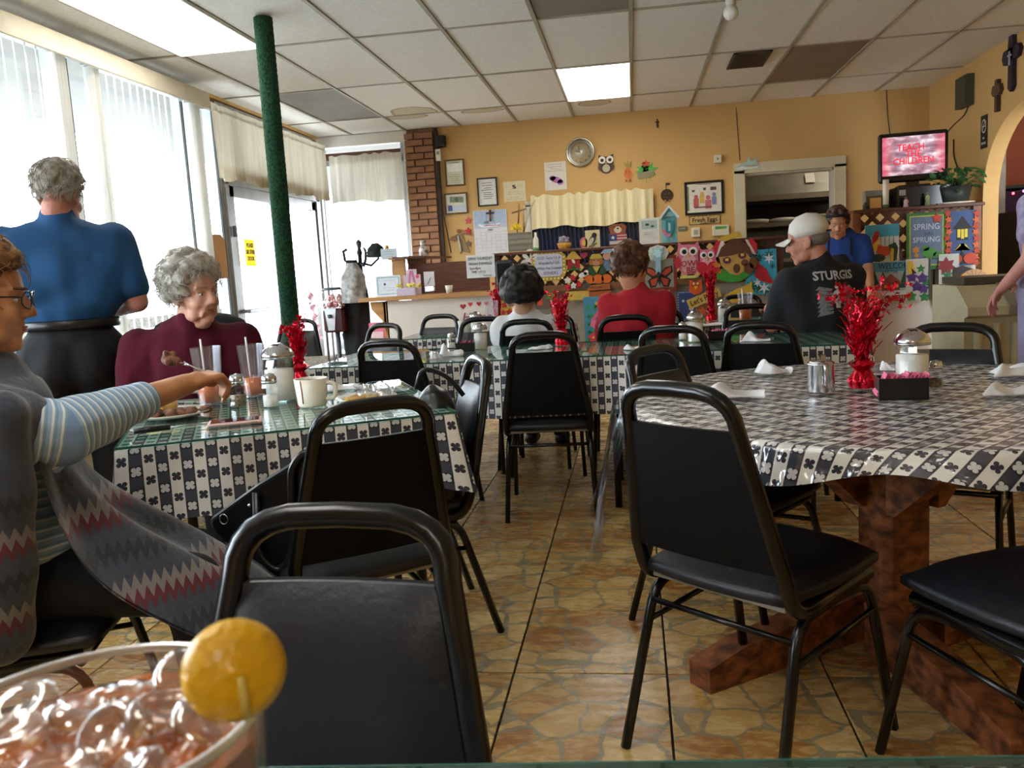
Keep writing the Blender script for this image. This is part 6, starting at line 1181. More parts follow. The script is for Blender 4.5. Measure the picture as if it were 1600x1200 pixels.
b.cap(F(.06, -.14, .88), F(.08, -.17, .42), .07, .075); b.cap(F(-.10, -.14, .88), F(-.1, -.17, .42), .07, .075); b.cap(F(.20, -.08, .86), F(.23, -.12, .50), .06, .055); b.cap(SH, SH.lerp(EL, .5), .10, .09); b.cap(aty(8, 650, 1.52), aty(0, 985, 1.50), .05, .07); b.cap(aty(30, 700, 1.52), aty(28, 960, 1.50), .022, .03)
blob('poncho_back', b, pm, P1, .011, 8, disp=(.004, 26))
def flap(u, v):   # front panel of the poncho: from the chest over the lap towards the table
    P0 = F(.17-.33*u, .13, .88-.03*u); P1_ = F(.27-.42*u, .15, .50+.16*min(1, u*3)); P2_ = F(.27-.42*u, .40, .50+.12*min(1, u*4)); P3_ = F(.27-.40*u, .60, .30+.12*min(1, u*3))
    t = v; q = P0*(1-t)**3+P1_*3*t*(1-t)**2+P2_*3*t*t*(1-t)+P3_*t**3; return q+Vector((0, 0, .012*math.sin(u*14+v*5)))+Vector((.008*math.sin(u*9+v*11), 0, 0))
def thick(fn, nu, nv, t):
    b = MB(); b.grid(fn, nu, nv); b.grid(lambda u, v: fn(1-u, v)-Vector((0, 0, t)), nu, nv); return b
obj('poncho_front', thick(flap, 26, 26, .008), pm, P1, world=True)
fm = MB(); rnd = random.Random(3)
for k in range(60):
    s_ = flap(k/59, 1.0)
    fm.tube([s_, s_+Vector((rnd.uniform(-.01, .01), rnd.uniform(-.01, .01), -.05)), s_+Vector((rnd.uniform(-.02, .02), rnd.uniform(-.02, .02), -.11-rnd.uniform(0, .03)))], [.003, .0025, .001], 3)
for k in range(60):
    s_ = F(.26-.5*k/59, -.18, .40); fm.tube([s_, s_+Vector((rnd.uniform(-.01, .01), 0, -.06)), s_+Vector((rnd.uniform(-.02, .02), 0, -.15-rnd.uniform(0, .03)))], [.004, .0035, .001], 3)
obj('fringe', fm, mat('dark wool fringe', '23252c', .95), P1, world=True)['kind'] = 'stuff'
M_h1 = mat('light brown hair', '8a6238', .55, var=.3, scale=40, col2='5f4024')
b = MB(); hd1.hair(b, 5, .024, 190, front=.03, low=-.06, fringe=.05); blob('hair', b, M_h1, P1, .006, 2, disp=(.003, 120)); hd1.strands(P1, M_h1, 900, L=.05, out=.02, curl=.9)
gl = MB()
for q in (-1, 1):
    cc = [(q*.034+.024*math.cos(a), .108-.012*abs(math.cos(a))*(q*math.cos(a) > 0), -.004+.019*math.sin(a)) for a in [2*PI*k/16 for k in range(16)]]; gl.tube([hd1.p(*c) for c in cc], .0022, 5, closed=True); gl.tube([hd1.p(q*.058, .098, .004), hd1.p(q*.074, .05, .004), hd1.p(q*.077, .0, .002)], .002, 5)
gl.tube([hd1.p(-.01, .108, .0), hd1.p(0, .112, .004), hd1.p(.01, .108, .0)], .002, 5); obj('glasses', gl, mat('dark glasses frame', '1b1a20', .3), P1, world=True)
for q in (1,): obj('earring', MB().tube([hd1.p(q*.079, -.012+.014*math.sin(a), -.062+.016*math.cos(a)) for a in [2*PI*k/18 for k in range(18)]], .0022, 6, closed=True), mat('silver', 'd8d8d8', .2, 1), P1, world=True)
# the fork she holds
tip = aty(268, 560, 2.08); hp = aty(345, 590, 2.10); fk = thing('fork', 'steel fork held up with a piece of meat on its tines', 'fork', hp)
M_chr = mat('polished steel', 'c4c4c6', .18, 1, var=.03)
d = (tip-hp); obj('handle', MB().tube([hp, hp+d*.3, hp+d*.62, hp+d*.76], [.003, .0028, .0025, .006], 6), M_chr, fk, world=True)
sdv = d.cross(Vector((0, 0, 1))).normalized()
for j in range(4): obj('tine', MB().tube([hp+d*.76+sdv*(j-1.5)*.002, hp+d*.85+sdv*(j-1.5)*.0055+Vector((0, 0, -.004)), tip+sdv*(j-1.5)*.0055], .0013, 5), M_chr, fk, world=True)
b = MB(); rnd = random.Random(8)
for k in range(12): b.ell(tip+Vector((rnd.uniform(-.014, .014), rnd.uniform(-.01, .01), rnd.uniform(-.014, .014))), rnd.uniform(.008, .014), n=8)
mt = thing('meat_piece', 'piece of brown meat on the raised fork', 'food', tip); blob('crust', b, mat('cooked meat', '8a5c44', .7, var=.4, scale=60, bump=.5, col2='4a2c20'), mt, .003, 2)
# --- woman in the maroon turtleneck
P2, F = fig('person with white curly hair in a maroon turtleneck looking right', -1.88, 3.42, 200)
hd2 = Head(aty(312, 457, 3.36)+Vector((-.03, 0, 0)), -112, -2, 3, 1.10); SK2 = skin('pale', 'c99a84', 'b5806a')
b = MB(); hd2.skin(b, old=1, nose=1.15); b.cap(hd2.p(0, -.02, -.06), F(0, .0, 1.02), .055, .06); b.ell(F(0, 0, .8), (.17, .12, .25)); b.ell(F(0, 0, .57), (.17, .14, .11)); legs_sit(b, F, r=.07)
LA = [F(-.21, .0, .95), F(-.25, .05, .72), F(-.12, .24, .65)]; RA = [F(.21, .0, .95), F(.25, .05, .72), F(.12, .24, .65)]
for q, A_ in ((-1, LA), (1, RA)): limb(b, A_, [.05, .042, .027]); hand(b, A_[2], F(-q*.5, .5, 0)-F(0, 0, 0), (0, 0, 1), .4, side=-q)
blob('body', b, SK2, P2, .0065, 4); hd2.face(P2, '9c5650', '4a5258', '9a8674')
M_mar = mat('maroon knit', '46101e', .95, var=.12, scale=10, spec=.2, bump=.15, bscale=160)
Rz2 = Matrix.Rotation(R_(200), 3, 'Z'); b = MB(); b.ell(F(0, 0, .78), (.23, .17, .30), Rz2); [b.cap(F(q*.04, 0, .93), F(q*.17, 0, .925), .11, .095) for q in (-1, 1)]; [b.cap(F(q*.10, 0, .75), F(q*.18, 0, .86), .13, .11) for q in (-1, 1)]; b.ell(F(0, 0, .95), (.23, .12, .09), Rz2); b.cap(F(0, -.005, 1.0), hd2.p(0, -.02, -.115), .088, .072); b.ell(F(0, .02, .62), (.22, .19, .14), Rz2)
for q, A_ in ((-1, LA), (1, RA)): limb(b, [A_[0]+Vector((0, 0, -.01)), A_[1], A_[1].lerp(A_[2], .9)], [.086, .074, .048])
blob('turtleneck', b, M_mar, P2, .01, 8, disp=(.003, 30))
b = MB(); legs_sit(b, F, r=.09); b.ell(F(0, 0, .57), (.2, .17, .11), Rz2); blob('trousers', b, M_blk, P2, .014, 4); shoes(P2, [(F(q*.11, .42, .05), F(q*.11, .56, .04)) for q in (-1, 1)])
M_h2 = mat('white grey hair', 'b9b4aa', .6, var=.15, scale=40, col2='8e887c')
b = MB(); hd2.hair(b, 9, .027, 210, front=.045, low=-.07, top=.022, fringe=.06); blob('hair', b, M_h2, P2, .007, 2, disp=(.003, 110)); hd2.strands(P2, M_h2, 1100, seed=4, L=.06, out=.028, curl=1.1, low=-.075, r=.0013)
jk = MB(); Rc = Matrix.Rotation(R_(206), 3, 'Z'); cj = Vector((-1.85, 3.44, 0))+Rc @ Vector((0, -.30, .86)); jk.ell(cj, (.25, .05, .20), Rc); jk.ell(cj+Vector((0, 0, .13)), (.22, .06, .08), Rc); jk.ell(cj+Vector((0, 0, -.22)), (.24, .05, .2), Rc)
jt = thing('jacket', 'dark jacket hung over the chair back behind the woman in maroon', 'jacket', (cj.x, cj.y, .3)); blob('shell', jk, mat('charcoal cloth', '26292c', .85, var=.2, bump=.3), jt, .014, 5, disp=(.005, 24))
# --- standing man in the blue shirt
P3, F = fig('person standing with white hair in a bright blue shirt, seen from behind', -2.43, 3.42, 32, k=1.03)
hd3 = Head((-2.42, 3.44, 1.605), 8, -12, 0, 1.06); SK3 = skin('ruddy', 'b98270', '9c6452')
b = MB(); hd3.skin(b); b.cap(hd3.p(0, -.03, -.06), F(0, 0, 1.44), .058, .065); b.ell(F(0, 0, 1.22), (.17, .11, .26)); b.ell(F(0, 0, .98), (.16, .12, .12))
RA = [F(.21, 0, 1.37), F(.27, -.02, 1.10), F(.16, .24, 1.06)]; LA = [F(-.21, 0, 1.37), F(-.26, -.02, 1.12), F(-.12, .22, 1.08)]
for q, A_ in ((1, RA), (-1, LA)): limb(b, A_, [.055, .047, .03]); hand(b, A_[2], F(-q*.5, .6, .0)-F(0, 0, 0), (0, 0, 1), .7, side=-q)
for q in (-1, 1): limb(b, [F(q*.09, 0, .95), F(q*.10, .02, .50), F(q*.10, -.01, .10)], [.085, .06, .04])
blob('body', b, SK3, P3, .008, 4); hd3.face(P3)
Rz3 = Matrix.Rotation(R_(32), 3, 'Z'); b = MB(); b.ell(F(0, 0, 1.22), (.215, .15, .27), Rz3); b.ell(F(0, -.01, 1.37), (.22, .11, .10), Rz3); b.cap(F(0, -.01, 1.42), F(0, .0, 1.46), .095, .078); b.ell(F(0, 0, 1.09), (.20, .155, .12), Rz3)
for q in (-1, 1): b.cap(F(q*.04, -.01, 1.34), F(q*.17, -.01, 1.335), .115, .10); b.cap(F(q*.10, -.01, 1.15), F(q*.17, -.01, 1.28), .13, .11)
for A_ in (RA, LA): limb(b, [A_[0]+Vector((0, 0, -.01)), A_[0].lerp(A_[1], .72)], [.084, .078])
blob('shirt', b, mat('bright blue cotton', '12436e', .85, var=.1, scale=5), P3, .012, 6, disp=(.004, 22))
b = MB(); b.ell(F(0, .0, .96), (.19, .15, .13), Rz3); b.cap(F(-.05, -.04, .9), F(-.06, -.05, .85), .12, .12); b.cap(F(.05, -.04, .9), F(.06, -.05, .85), .12, .12)
for q in (-1, 1): limb(b, [F(q*.095, -.01, .90), F(q*.105, .01, .50), F(q*.105, -.01, .10)], [.125, .095, .08])
blob('trousers', b, M_blk, P3, .014, 5, disp=(.004, 20)); obj('belt', MB().lathe([(.170, 1.035), (.175, 1.04), (.175, 1.07), (.170, 1.075)], (P3.location.x, P3.location.y, 0), 24, R=Rz3, sx=1.14, sy=.9), mat('black leather', '101012', .35), P3, world=True)
shoes(P3, [(F(q*.11, -.03, .05), F(q*.11, .15, .04)) for q in (-1, 1)])
M_h3 = mat('silver hair', 'a39c8e', .6, var=.12, scale=40, col2='7d766a'); b = MB(); hd3.hair(b, 12, .018, 200, front=.02, low=-.075, top=.004, fringe=.03); blob('hair', b, M_h3, P3, .007, 3, disp=(.002, 120)); hd3.strands(P3, M_h3, 700, seed=6, L=.05, out=.008, curl=.3, low=-.07, up=-.9)
# --- generic seated helper for the people further back
def seated(label, x, y, yaw, hc, hyaw, hpitch, sk, shirt, shc, hairm, k=1.0, sleeve=.95, wide=1.0, arms=None, hseed=1, hlow=-.06, hr=.02, hn=150, cap_=None, lean=0, kz=1.0, hk=1.0, htop=.01):
    P, F = fig(label, x, y, yaw, k=k); Rz = Matrix.Rotation(R_(yaw), 3, 'Z'); h = Head(hc, hyaw, hpitch, 0, hk)
    b = MB(); h.skin(b); nb = F(0, lean*.9, 1.0*kz); b.cap(h.p(0, -.03, -.05), nb, .054, .06); b.ell(F(0, lean*.4, .8*kz), (.15*wide, .11, .23)); b.ell(F(0, 0, .57), (.16, .13, .1)); legs_sit(b, F, r=.07)
    A0 = arms or [(.185, lean, .945*kz), (.215, .13+lean, .70), (.13, .36, .79)]
    for q in (-1, 1):
        A_ = [F(q*a_[0]*(wide if i_ < 2 else 1), a_[1], a_[2]) for i_, a_ in enumerate(A0)]; limb(b, A_, [.05, .042, .028]); hand(b, A_[2], F(-q*.4, .6, 0)-F(0, 0, 0), (0, 0, 1), .4, side=-q)
    blob('body', b, sk, P, .009, 3); h.face(P)
    b = MB(); b.ell(F(0, lean*.4, .78*kz), (.205*wide, .15, .27), Rz); b.ell(F(0, lean*.9, .94*kz), (.205*wide, .11, .09), Rz); b.ell(F(0, 0, .62), (.2*wide, .17, .13), Rz); b.cap(F(0, lean*.9, .98*kz), nb+Vector((0, 0, .02)), .09, .07)
    for q in (-1, 1): b.cap(F(q*.04*wide, lean, .92*kz), F(q*.16*wide, lean, .915*kz), .105, .09); b.cap(F(q*.09*wide, lean, .74), F(q*.15*wide, lean, .86*kz), .12, .10)
    for q in (-1, 1):
        A_ = [F(q*a_[0]*(wide if i_ < 2 else 1), a_[1], a_[2]) for i_, a_ in enumerate(A0)]
        if sleeve > .8: limb(b, [A_[0], A_[1], A_[1].lerp(A_[2], .85)], [.074, .062, .045])
        else: limb(b, [A_[0], A_[0].lerp(A_[1], .8)], [.078, .074])
    blob(shirt, b, shc, P, .013, 12, disp=(.005, 24))
    b = MB(); legs_sit(b, F, r=.09); b.ell(F(0, 0, .57), (.2, .17, .11), Rz); blob('trousers', b, M_denim, P, .016, 4); shoes(P, [(F(q*.11, .42, .05), F(q*.11, .56, .04)) for q in (-1, 1)])
    if hairm: b = MB(); h.hair(b, hseed, hr, hn, front=.035, low=hlow, top=htop, fringe=.05); blob('hair', b, hairm, P, .008, 3, disp=(.002, 90))
    return P, F, h
M_hb = mat('black hair', '100c0b', .65, var=.3, scale=40); M_hbr = mat('reddish brown hair', '6b4026', .5, var=.3, scale=40, col2='3c2214')
P4, F4, h4 = seated('person with a black bob in a white shirt, seen from behind', -.66, 5.22, -6, aty(816, 466, 5.22), 4, -8, skin('light', 'c9a084'), 'shirt', mat('white cotton', 'ccd2d6', .85, var=.05, scale=6), M_hb, k=.95, wide=.9, hseed=3, hlow=-.15, hr=.034, kz=.93, hk=1.2, htop=.02, hn=240)
P5, F5, h5 = seated('person with reddish brown hair in a red sweater, seen from behind', .015, 5.16, 6, aty(986, 420, 5.16), -40, -4, skin('rosy', 'c48a6c'), 'sweater', mat('red jersey', 'a31526', .85, var=.08, scale=6), M_hbr, k=1.0, hseed=5, hlow=-.11, hr=.026, wide=.88, hk=1.02, htop=.02)
h5.strands(P5, M_hbr, 500, seed=8, L=.06, out=.012, curl=.4, low=-.09, r=.002, up=-.9)
P6, F6, h6 = seated('person in a white cap and black shirt with a printed back', 1.03, 4.98, 22, aty(1262, 376, 4.98), 74, -8, skin('pinkish', 'b57c66'), 'shirt', mat('black cotton', '15181d', .85, var=.1, scale=6), None, k=1.08, sleeve=.5, wide=.98, arms=[(.19, 0, .955), (.225, .10, .72), (.1, .34, .80)], kz=1.03, hk=1.08)
b = MB(); h6.e(b, 0, -.03, .0, .076, .085, .045); blob('hair', b, mat('short grey hair', '6a6058', .8, bump=.4), P6, .008, 2)
M_cap = mat('white cap cotton', 'cfcac2', .8, var=.04, scale=12)
b = MB(); h6.e(b, 0, -.012, .055, .086, .102, .086); b2 = [v for v in b.v]; cp_ = MB(); cp_.v = b.v; cp_.f = b.f; cp_.mi = b.mi; cp_.sm = b.sm
inv6 = h6.R.transposed()
cp_.v = [h6.c+h6.R @ Vector((lv.x, lv.y, max(lv.z, .022*h6.k))) for lv in [inv6 @ (v-h6.c) for v in b.v]]
obj('cap_crown', cp_, M_cap, P6, world=True)
obj('cap_visor', MB().grid(lambda u, v: h6.p((u-.5)*.15*(1-.25*v), .075+.085*v*math.sqrt(max(0, 1-(2*u-1)**2*.8)), .032-.018*(2*u-1)**2-.02*v), 10, 4).grid(lambda u, v: h6.p((.5-u)*.15*(1-.25*v), .075+.085*v*math.sqrt(max(0, 1-(2*u-1)**2*.8)), .028-.018*(2*u-1)**2-.02*v), 10, 4), M_cap, P6, world=True)
obj('cap_strap_gap', MB().tube([h6.p(.045*math.sin(a), -.02-.096*math.cos(a), .03+.0) for a in [-.6+1.2*k/8 for k in range(9)]], .006, 6), mat('cap gap', '3a2c26', .8), P6, world=True)
# print on the back of the shirt: lies on the back surface
def on_back(P, px, py, Y0=5.0):
    """point on the back of the shirt behind a photo pixel, found by casting a ray at the shirt mesh"""
    return None
deps = bpy.context.evaluated_depsgraph_get()
shirt6 = [c for c in kids(P6) if c.name.startswith('shirt')][0]
from mathutils.bvhtree import BVHTree
def bvh_of(o):
    me = o.data; M_ = wm(o); return BVHTree.FromPolygons([M_ @ v.co for v in me.vertices], [p.vertices[:] for p in me.polygons])
bv6 = bvh_of(shirt6)
def project_print(name, outs, org, Ux, Uz, nrm, bvh, m, par, off=.004):
    """flat artwork laid onto cloth: outlines in metres on a plane, dropped along -nrm onto the surface"""
    mb = MB()
    for o_ in outs:
        bm_ = bmesh.new(); vs_ = [bm_.verts.new((a, b, 0)) for a, b in o_]; bm_.faces.new(vs_); bmesh.ops.triangulate(bm_, faces=bm_.faces[:]); bmesh.ops.subdivide_edges(bm_, edges=[e for e in bm_.edges if e.calc_length() > .02], cuts=1, use_grid_fill=True); bm_.verts.index_update()
        V = []
        for v in bm_.verts:
            q = org+Ux*v.co.x+Uz*v.co.y+nrm*.5; h_ = bvh.ray_cast(q, -nrm); V.append((h_[0]+nrm*off) if h_[0] is not None else org+Ux*v.co.x+Uz*v.co.y)
        mb.add(V, [[x.index for x in f.verts] for f in bm_.faces]); bm_.free()
    return obj(name, mb, m, par, world=True)
def text_print(tx, size, org, Ux, Uz, nrm, bvh, m, par, bold=.002):
    o = textmesh(tx, size, (0, 0, 0), m, None, (1, 0, 0), (0, 1, 0), ext=0, bold=bold); me = o.data
    for v in me.vertices:
        q = org+Ux*v.co.x+Uz*v.co.y+nrm*.5; h_ = bvh.ray_cast(q, -nrm); v.co = (h_[0]+nrm*.004) if h_[0] is not None else org+Ux*v.co.x+Uz*v.co.y
    me.transform(wm(par).inverted()); o.parent = par; return o
yw = R_(22); nb_ = Vector((math.sin(yw), -math.cos(yw), 0)); Ub = Vector((math.cos(yw), math.sin(yw), 0)); Zb = Vector((0, 0, 1))
c0 = aty(1311, 455, 4.85); M_prt = mat('grey white print', 'b3b7ba', .7, var=.15, scale=60); M_prd = mat('grey print', '6f7578', .7, var=.25, scale=60)
text_print('STURGIS', .066, c0+Zb*.085, Ub, Zb, nb_, bv6, M_prt, P6)
for sg_ in (-1, 1): project_print('print_wing', [[(sg_*.10, .05-.022*k), (sg_*.03, .035-.02*k), (sg_*.035, .022-.02*k), (sg_*.12, .03-.024*k)] for k in range(7)], c0-Zb*.02, Ub, Zb, nb_, bv6, M_prd, P6)
project_print('print_skull', [ellp(.0, -.02, .035, .04), rec(0, -.065, .03, .03), ellp(0, .035, .02, .015)], c0-Zb*.01, Ub, Zb, nb_, bv6, M_prt, P6, .006)
project_print('print_eye', [ellp(-.013, -.02, .009), ellp(.013, -.02, .009), ellp(0, -.038, .005)], c0-Zb*.01, Ub, Zb, nb_, bv6, MATS['black cotton'], P6, .009)
# --- standing helper
def standing(label, x, y, yaw, hc, hyaw, hpitch, sk, shm, hairm, k=.9, arms=None, apron=None, hk=.95, pants=None, z0=0, sleeve=.55):
    P, F = fig(label, x, y, yaw, k=k); Rz = Matrix.Rotation(R_(yaw), 3, 'Z'); h = Head(hc, hyaw, hpitch, 0, hk)
    b = MB(); h.skin(b); b.cap(h.p(0, -.03, -.05), F(0, 0, 1.42), .05, .056); b.ell(F(0, 0, 1.22), (.15, .1, .24)); b.ell(F(0, 0, .98), (.15, .11, .12))
    for A0, q in zip(arms, (-1, 1)):
        A_ = [F(*a_) for a_ in A0]; limb(b, A_, [.046, .038, .026]); hand(b, A_[2], A_[2]-A_[1]+Vector((0, 0, -.02)), F(0, 1, 0)-F(0, 0, 0)+Vector((0, 0, .3)), .4, .95, side=-q)
    for q in (-1, 1): limb(b, [F(q*.09, 0, .95), F(q*.10, .02, .50), F(q*.10, -.01, .10)], [.08, .055, .04])
    blob('body', b, sk, P, .009, 3); h.face(P)
    b = MB(); b.ell(F(0, 0, 1.22), (.185, .135, .26), Rz); b.ell(F(0, 0, 1.37), (.19, .10, .08), Rz); b.ell(F(0, 0, 1.0), (.185, .14, .14), Rz)
    for q in (-1, 1): b.cap(F(q*.04, 0, 1.34), F(q*.15, 0, 1.335), .095, .08)
    for A0 in arms: A_ = [F(*a_) for a_ in A0]; limb(b, [A_[0], A_[0].lerp(A_[1], sleeve)], [.072, .066])
    blob('shirt', b, shm, P, .012, 6, disp=(.004, 26))
    b = MB(); b.ell(F(0, 0, .93), (.185, .15, .12), Rz)
    for q in (-1, 1): limb(b, [F(q*.095, -.01, .90), F(q*.105, .01, .50), F(q*.105, -.01, .10)], [.11, .08, .07])
    blob('trousers', b, pants or M_blk, P, .015, 5); shoes(P, [(F(q*.11, -.03, .05), F(q*.11, .13, .04)) for q in (-1, 1)])
    if hairm: b = MB(); h.hair(b, 4, .018, 150, front=.025, low=-.05, fringe=.045); blob('hair', b, hairm, P, .008, 3)
    return P, F, h
P7, F7, h7 = standing('person with an apron over a blue shirt looking down behind the man in the cap', 1.60, 7.0, 165, aty(1309, 350, 6.93), 168, -12, skin('warm', 'b5805e'), mat('royal blue cotton', '1c3f86', .85, var=.08), mat('dark auburn hair', '3f2218', .5, var=.3, scale=40), k=.92, arms=[[(-.17, 0, 1.34), (-.22, .06, 1.10), (-.24, .24, .95)], [(.17, 0, 1.34), (.22, .06, 1.10), (.16, .28, .98)]])
b = MB(); Rz = Matrix.Rotation(R_(172), 3, 'Z'); b.ell(F7(0, .03, 1.16), (.14, .125, .16), Rz); b.ell(F7(0, .03, .9), (.185, .145, .28), Rz); blob('apron', b, mat('black apron', '111318', .8), P7, .014, 5)
obj('apron_strap', MB().tube([F7(-.09, .13, 1.24), F7(-.085, .10, 1.38), F7(-.05, -.03, 1.42), F7(.05, -.03, 1.42), F7(.085, .10, 1.38), F7(.09, .13, 1.24)], .009, 6), MATS['black apron'], P7, world=True)
obj('headband', MB().tube([h7.p(.083*math.sin(a), -.012+.100*math.cos(a), .062+.02*math.cos(a)) for a in [2*PI*k/20 for k in range(20)]], .010, 6, closed=True), MATS['black apron'], P7, world=True)
P8, F8, h8 = standing('person in a lavender flowered smock cut by the right picture edge', 2.01, 4.5, 40, (2.03, 4.5, 1.56), 40, 0, skin('rose', 'b98276'), mat('lavender print', '9c90aa', .85, var=.25, scale=28, col2='7f7592'), mat('grey hair', '8a8078', .6), k=.98, hk=1.0, arms=[[(-.19, 0, 1.36), (-.235, -.02, 1.12), (-.21, .12, .98)], [(.19, 0, 1.36), (.26, .04, 1.1), (.22, .26, 1.0)]], pants=mat('lavender trousers', '8c82a0', .85, var=.08))
# ---------------------------------------------------------------- things on the tables
ZT = .7615
M_cg = glass('clear glass', (.97, .98, .97), .07, .02); M_tum = glass('ribbed plastic', (.9, .9, .93), .14, .25)
M_tea = mat('iced tea', 'c2511c', .15, var=.15, scale=18, col2='e07f36', coat=.5); M_sugar = mat('white sugar', 'e6e4e0', .9, bump=.2, bscale=300); M_pepper = mat('ground pepper', '8a7a60', .95, bump=.4, bscale=300, col2='4a4034', scale=120)
M_foil = mat('red metallic foil', 'c8122e', .22, .75, var=.3, scale=30); M_foild = mat('dark red foil', '9a0f22', .25, .75, var=.3, scale=30)
M_nap = mat('white paper napkin', 'd9d9dc', .9, var=.03, bump=.2, bscale=60); M_china = mat('cream china', 'd8d2c2', .25, var=.03); M_pink = mat('pink paper packet', 'd9688c', .7, var=.1)
def tumbler(lab, x, y, z=ZT, h=.165, r0=.030, r1=.042, lvl=.45, straw=True, grp='tall ribbed tumblers of iced tea'):
    t = thing('tea_glass', lab, 'glass', (x, y, z), group=grp); n = 40
    def f(u, v): a = u*2*PI; r = (r0+(r1-r0)*v)*(1+.018*math.cos(a*20)); return Vector((r*math.cos(a), r*math.sin(a), .002+v*h))
    obj('wall', MB().grid(f, 80, 3).lathe([(0, 0), (r0, 0), (r0, .008), (0, .008)], n=24), M_tum, t)
    rl = r0+(r1-r0)*lvl-.0025; obj('tea', MB().lathe([(0, .012), (r0-.002, .012), (rl, h*lvl), (0, h*lvl)], n=28), M_tea, t)
    for k in range(3): obj('ice_cube', MB().box((.012*math.cos(k*2.1), .012*math.sin(k*2.1), h*lvl-.004), (.02, .02, .02), R=rmat(k, .4, .3), bev=.004), glass('ice', (.95, .93, .9), .2, .05), t)
    if straw: obj('straw', MB().tube([(-.01, 0, .02), (-.018, .004, h+.03)], .0035, 8), mat('white straw', 'e4e0dc', .5), t)
    return t
def shaker(lab, x, y, fill, z=ZT, grp='glass salt and pepper shakers', k=1.0):
    t = thing('shaker', lab, 'shaker', (x, y, z), group=grp); w = .021*k
    obj('jar', MB().lathe([(0, 0), (w, 0), (w*1.05, .004), (w, .05*k), (w*.8, .062*k)], n=8, smooth=False), M_cg, t)
    obj('contents', MB().lathe([(0, .004), (w*.86, .004), (w*.86, .030*k), (0, .033*k)], n=12), fill, t)
    obj('cap', MB().lathe([(w*.85, .060*k), (w*.9, .062*k), (w*.9, .074*k), (w*.75, .083*k), (0, .087*k)], n=20), M_chr, t)
    obj('neck_ring', MB().lathe([(w*.92, .062*k), (w*.97, .064*k), (w*.92, .067*k)], n=20), M_chr, t); return t
def sugar(lab, x, y, z=ZT, k=1.0, grp='glass sugar pourers with steel lids', lvl=.8):
    t = thing('sugar_pourer', lab, 'sugar pourer', (x, y, z), group=grp); r = .036*k; h = .10*k
    obj('jar', MB().lathe([(0, 0), (r*.95, 0), (r, .006), (r, h*.85), (r*.9, h)], n=12, smooth=False), M_cg, t)
    obj('sugar', MB().lathe([(0, .005), (r*.93, .005), (r*.93, h*lvl), (0, h*lvl+.004)], n=20), M_sugar, t)
    obj('lid', MB().lathe([(r*.93, h), (r*1.06, h+.001), (r*1.06, h+.012*k), (r*.98, h+.016*k), (r*.85, h+.024*k), (r*.4, h+.034*k), (0, h+.036*k)], n=28), M_chr, t)
    obj('spout_flap', MB().box((0, -.004, h+.036*k), (.018*k, .022*k, .002)), M_chr, t)
    obj('lid_ring', MB().lathe([(r*1.06, h+.003), (r*1.1, h+.005), (r*1.06, h+.007)], n=28), M_chr, t); return t
def caddy(lab, x, y, rz=0, z=ZT, k=1.0, n=16):
    t = thing('packet_caddy', lab, 'caddy', (x, y, z), R_(rz), group='black caddies of pink sweetener packets'); w, d, h = .105*k, .065*k, .05*k; m = mat('black plastic', '111013', .3)
    b = MB(); b.box((0, 0, .003), (w, d, .006)); 
    for s in (-1, 1): b.box((0, s*(d/2-.002), h*.5), (w, .004, h), bev=.001); b.box((s*(w/2-.002), 0, h*.5), (.004, d, h), bev=.001)
    obj('tray', b, m, t)
    for j in range(n):
        a = random.uniform(-.25, .25); obj('packet', MB().box(((j-n/2+.5)*w*.88/n, 0, h*.62+random.uniform(0, .006)), (.0022, d*.78, .056*k), R=rmat(0, 0, 0) @ rmat(a*.2, 0, .5+a)), M_pink, t)
    return t
def napkin(lab, x, y, rz=0, w=.16, d=.07, hgt=.03, seed=1, z=ZT, grp='folded white paper napkins'):
    rnd = random.Random(seed); ph = [rnd.uniform(0, 6) for _ in range(6)]
    def f(u, v):
        X = (u-.5)*w*(1-.45*v*(1 if seed % 2 else .3)); Y_ = (v-.5)*d; e = math.sin(PI*u)*math.sin(PI*v); zz = .004+hgt*(e**.6)*(.45+.35*math.sin(u*6+ph[0])+.2*math.sin(v*7+u*5+ph[1]))+hgt*.65*max(0, math.cos((u-.18)*7))**3*math.sin(PI*v)*(1 if seed % 3 else 0)
        return Vector((X+.01*math.sin(v*5+ph[2]), Y_+.008*math.sin(u*9+ph[3]), max(zz, .0015)))
    def g(u, v): p = f(1-u, v); return Vector((p.x*.97, p.y*.97, max(p.z*.5-.001, .0004)))
    o = obj('napkin', MB().grid(f, 22, 14).grid(g, 22, 14), M_nap); o.location = (x, y, z); o.rotation_euler = (0, 0, R_(rz)); return tag(o, lab, 'napkin', grp)
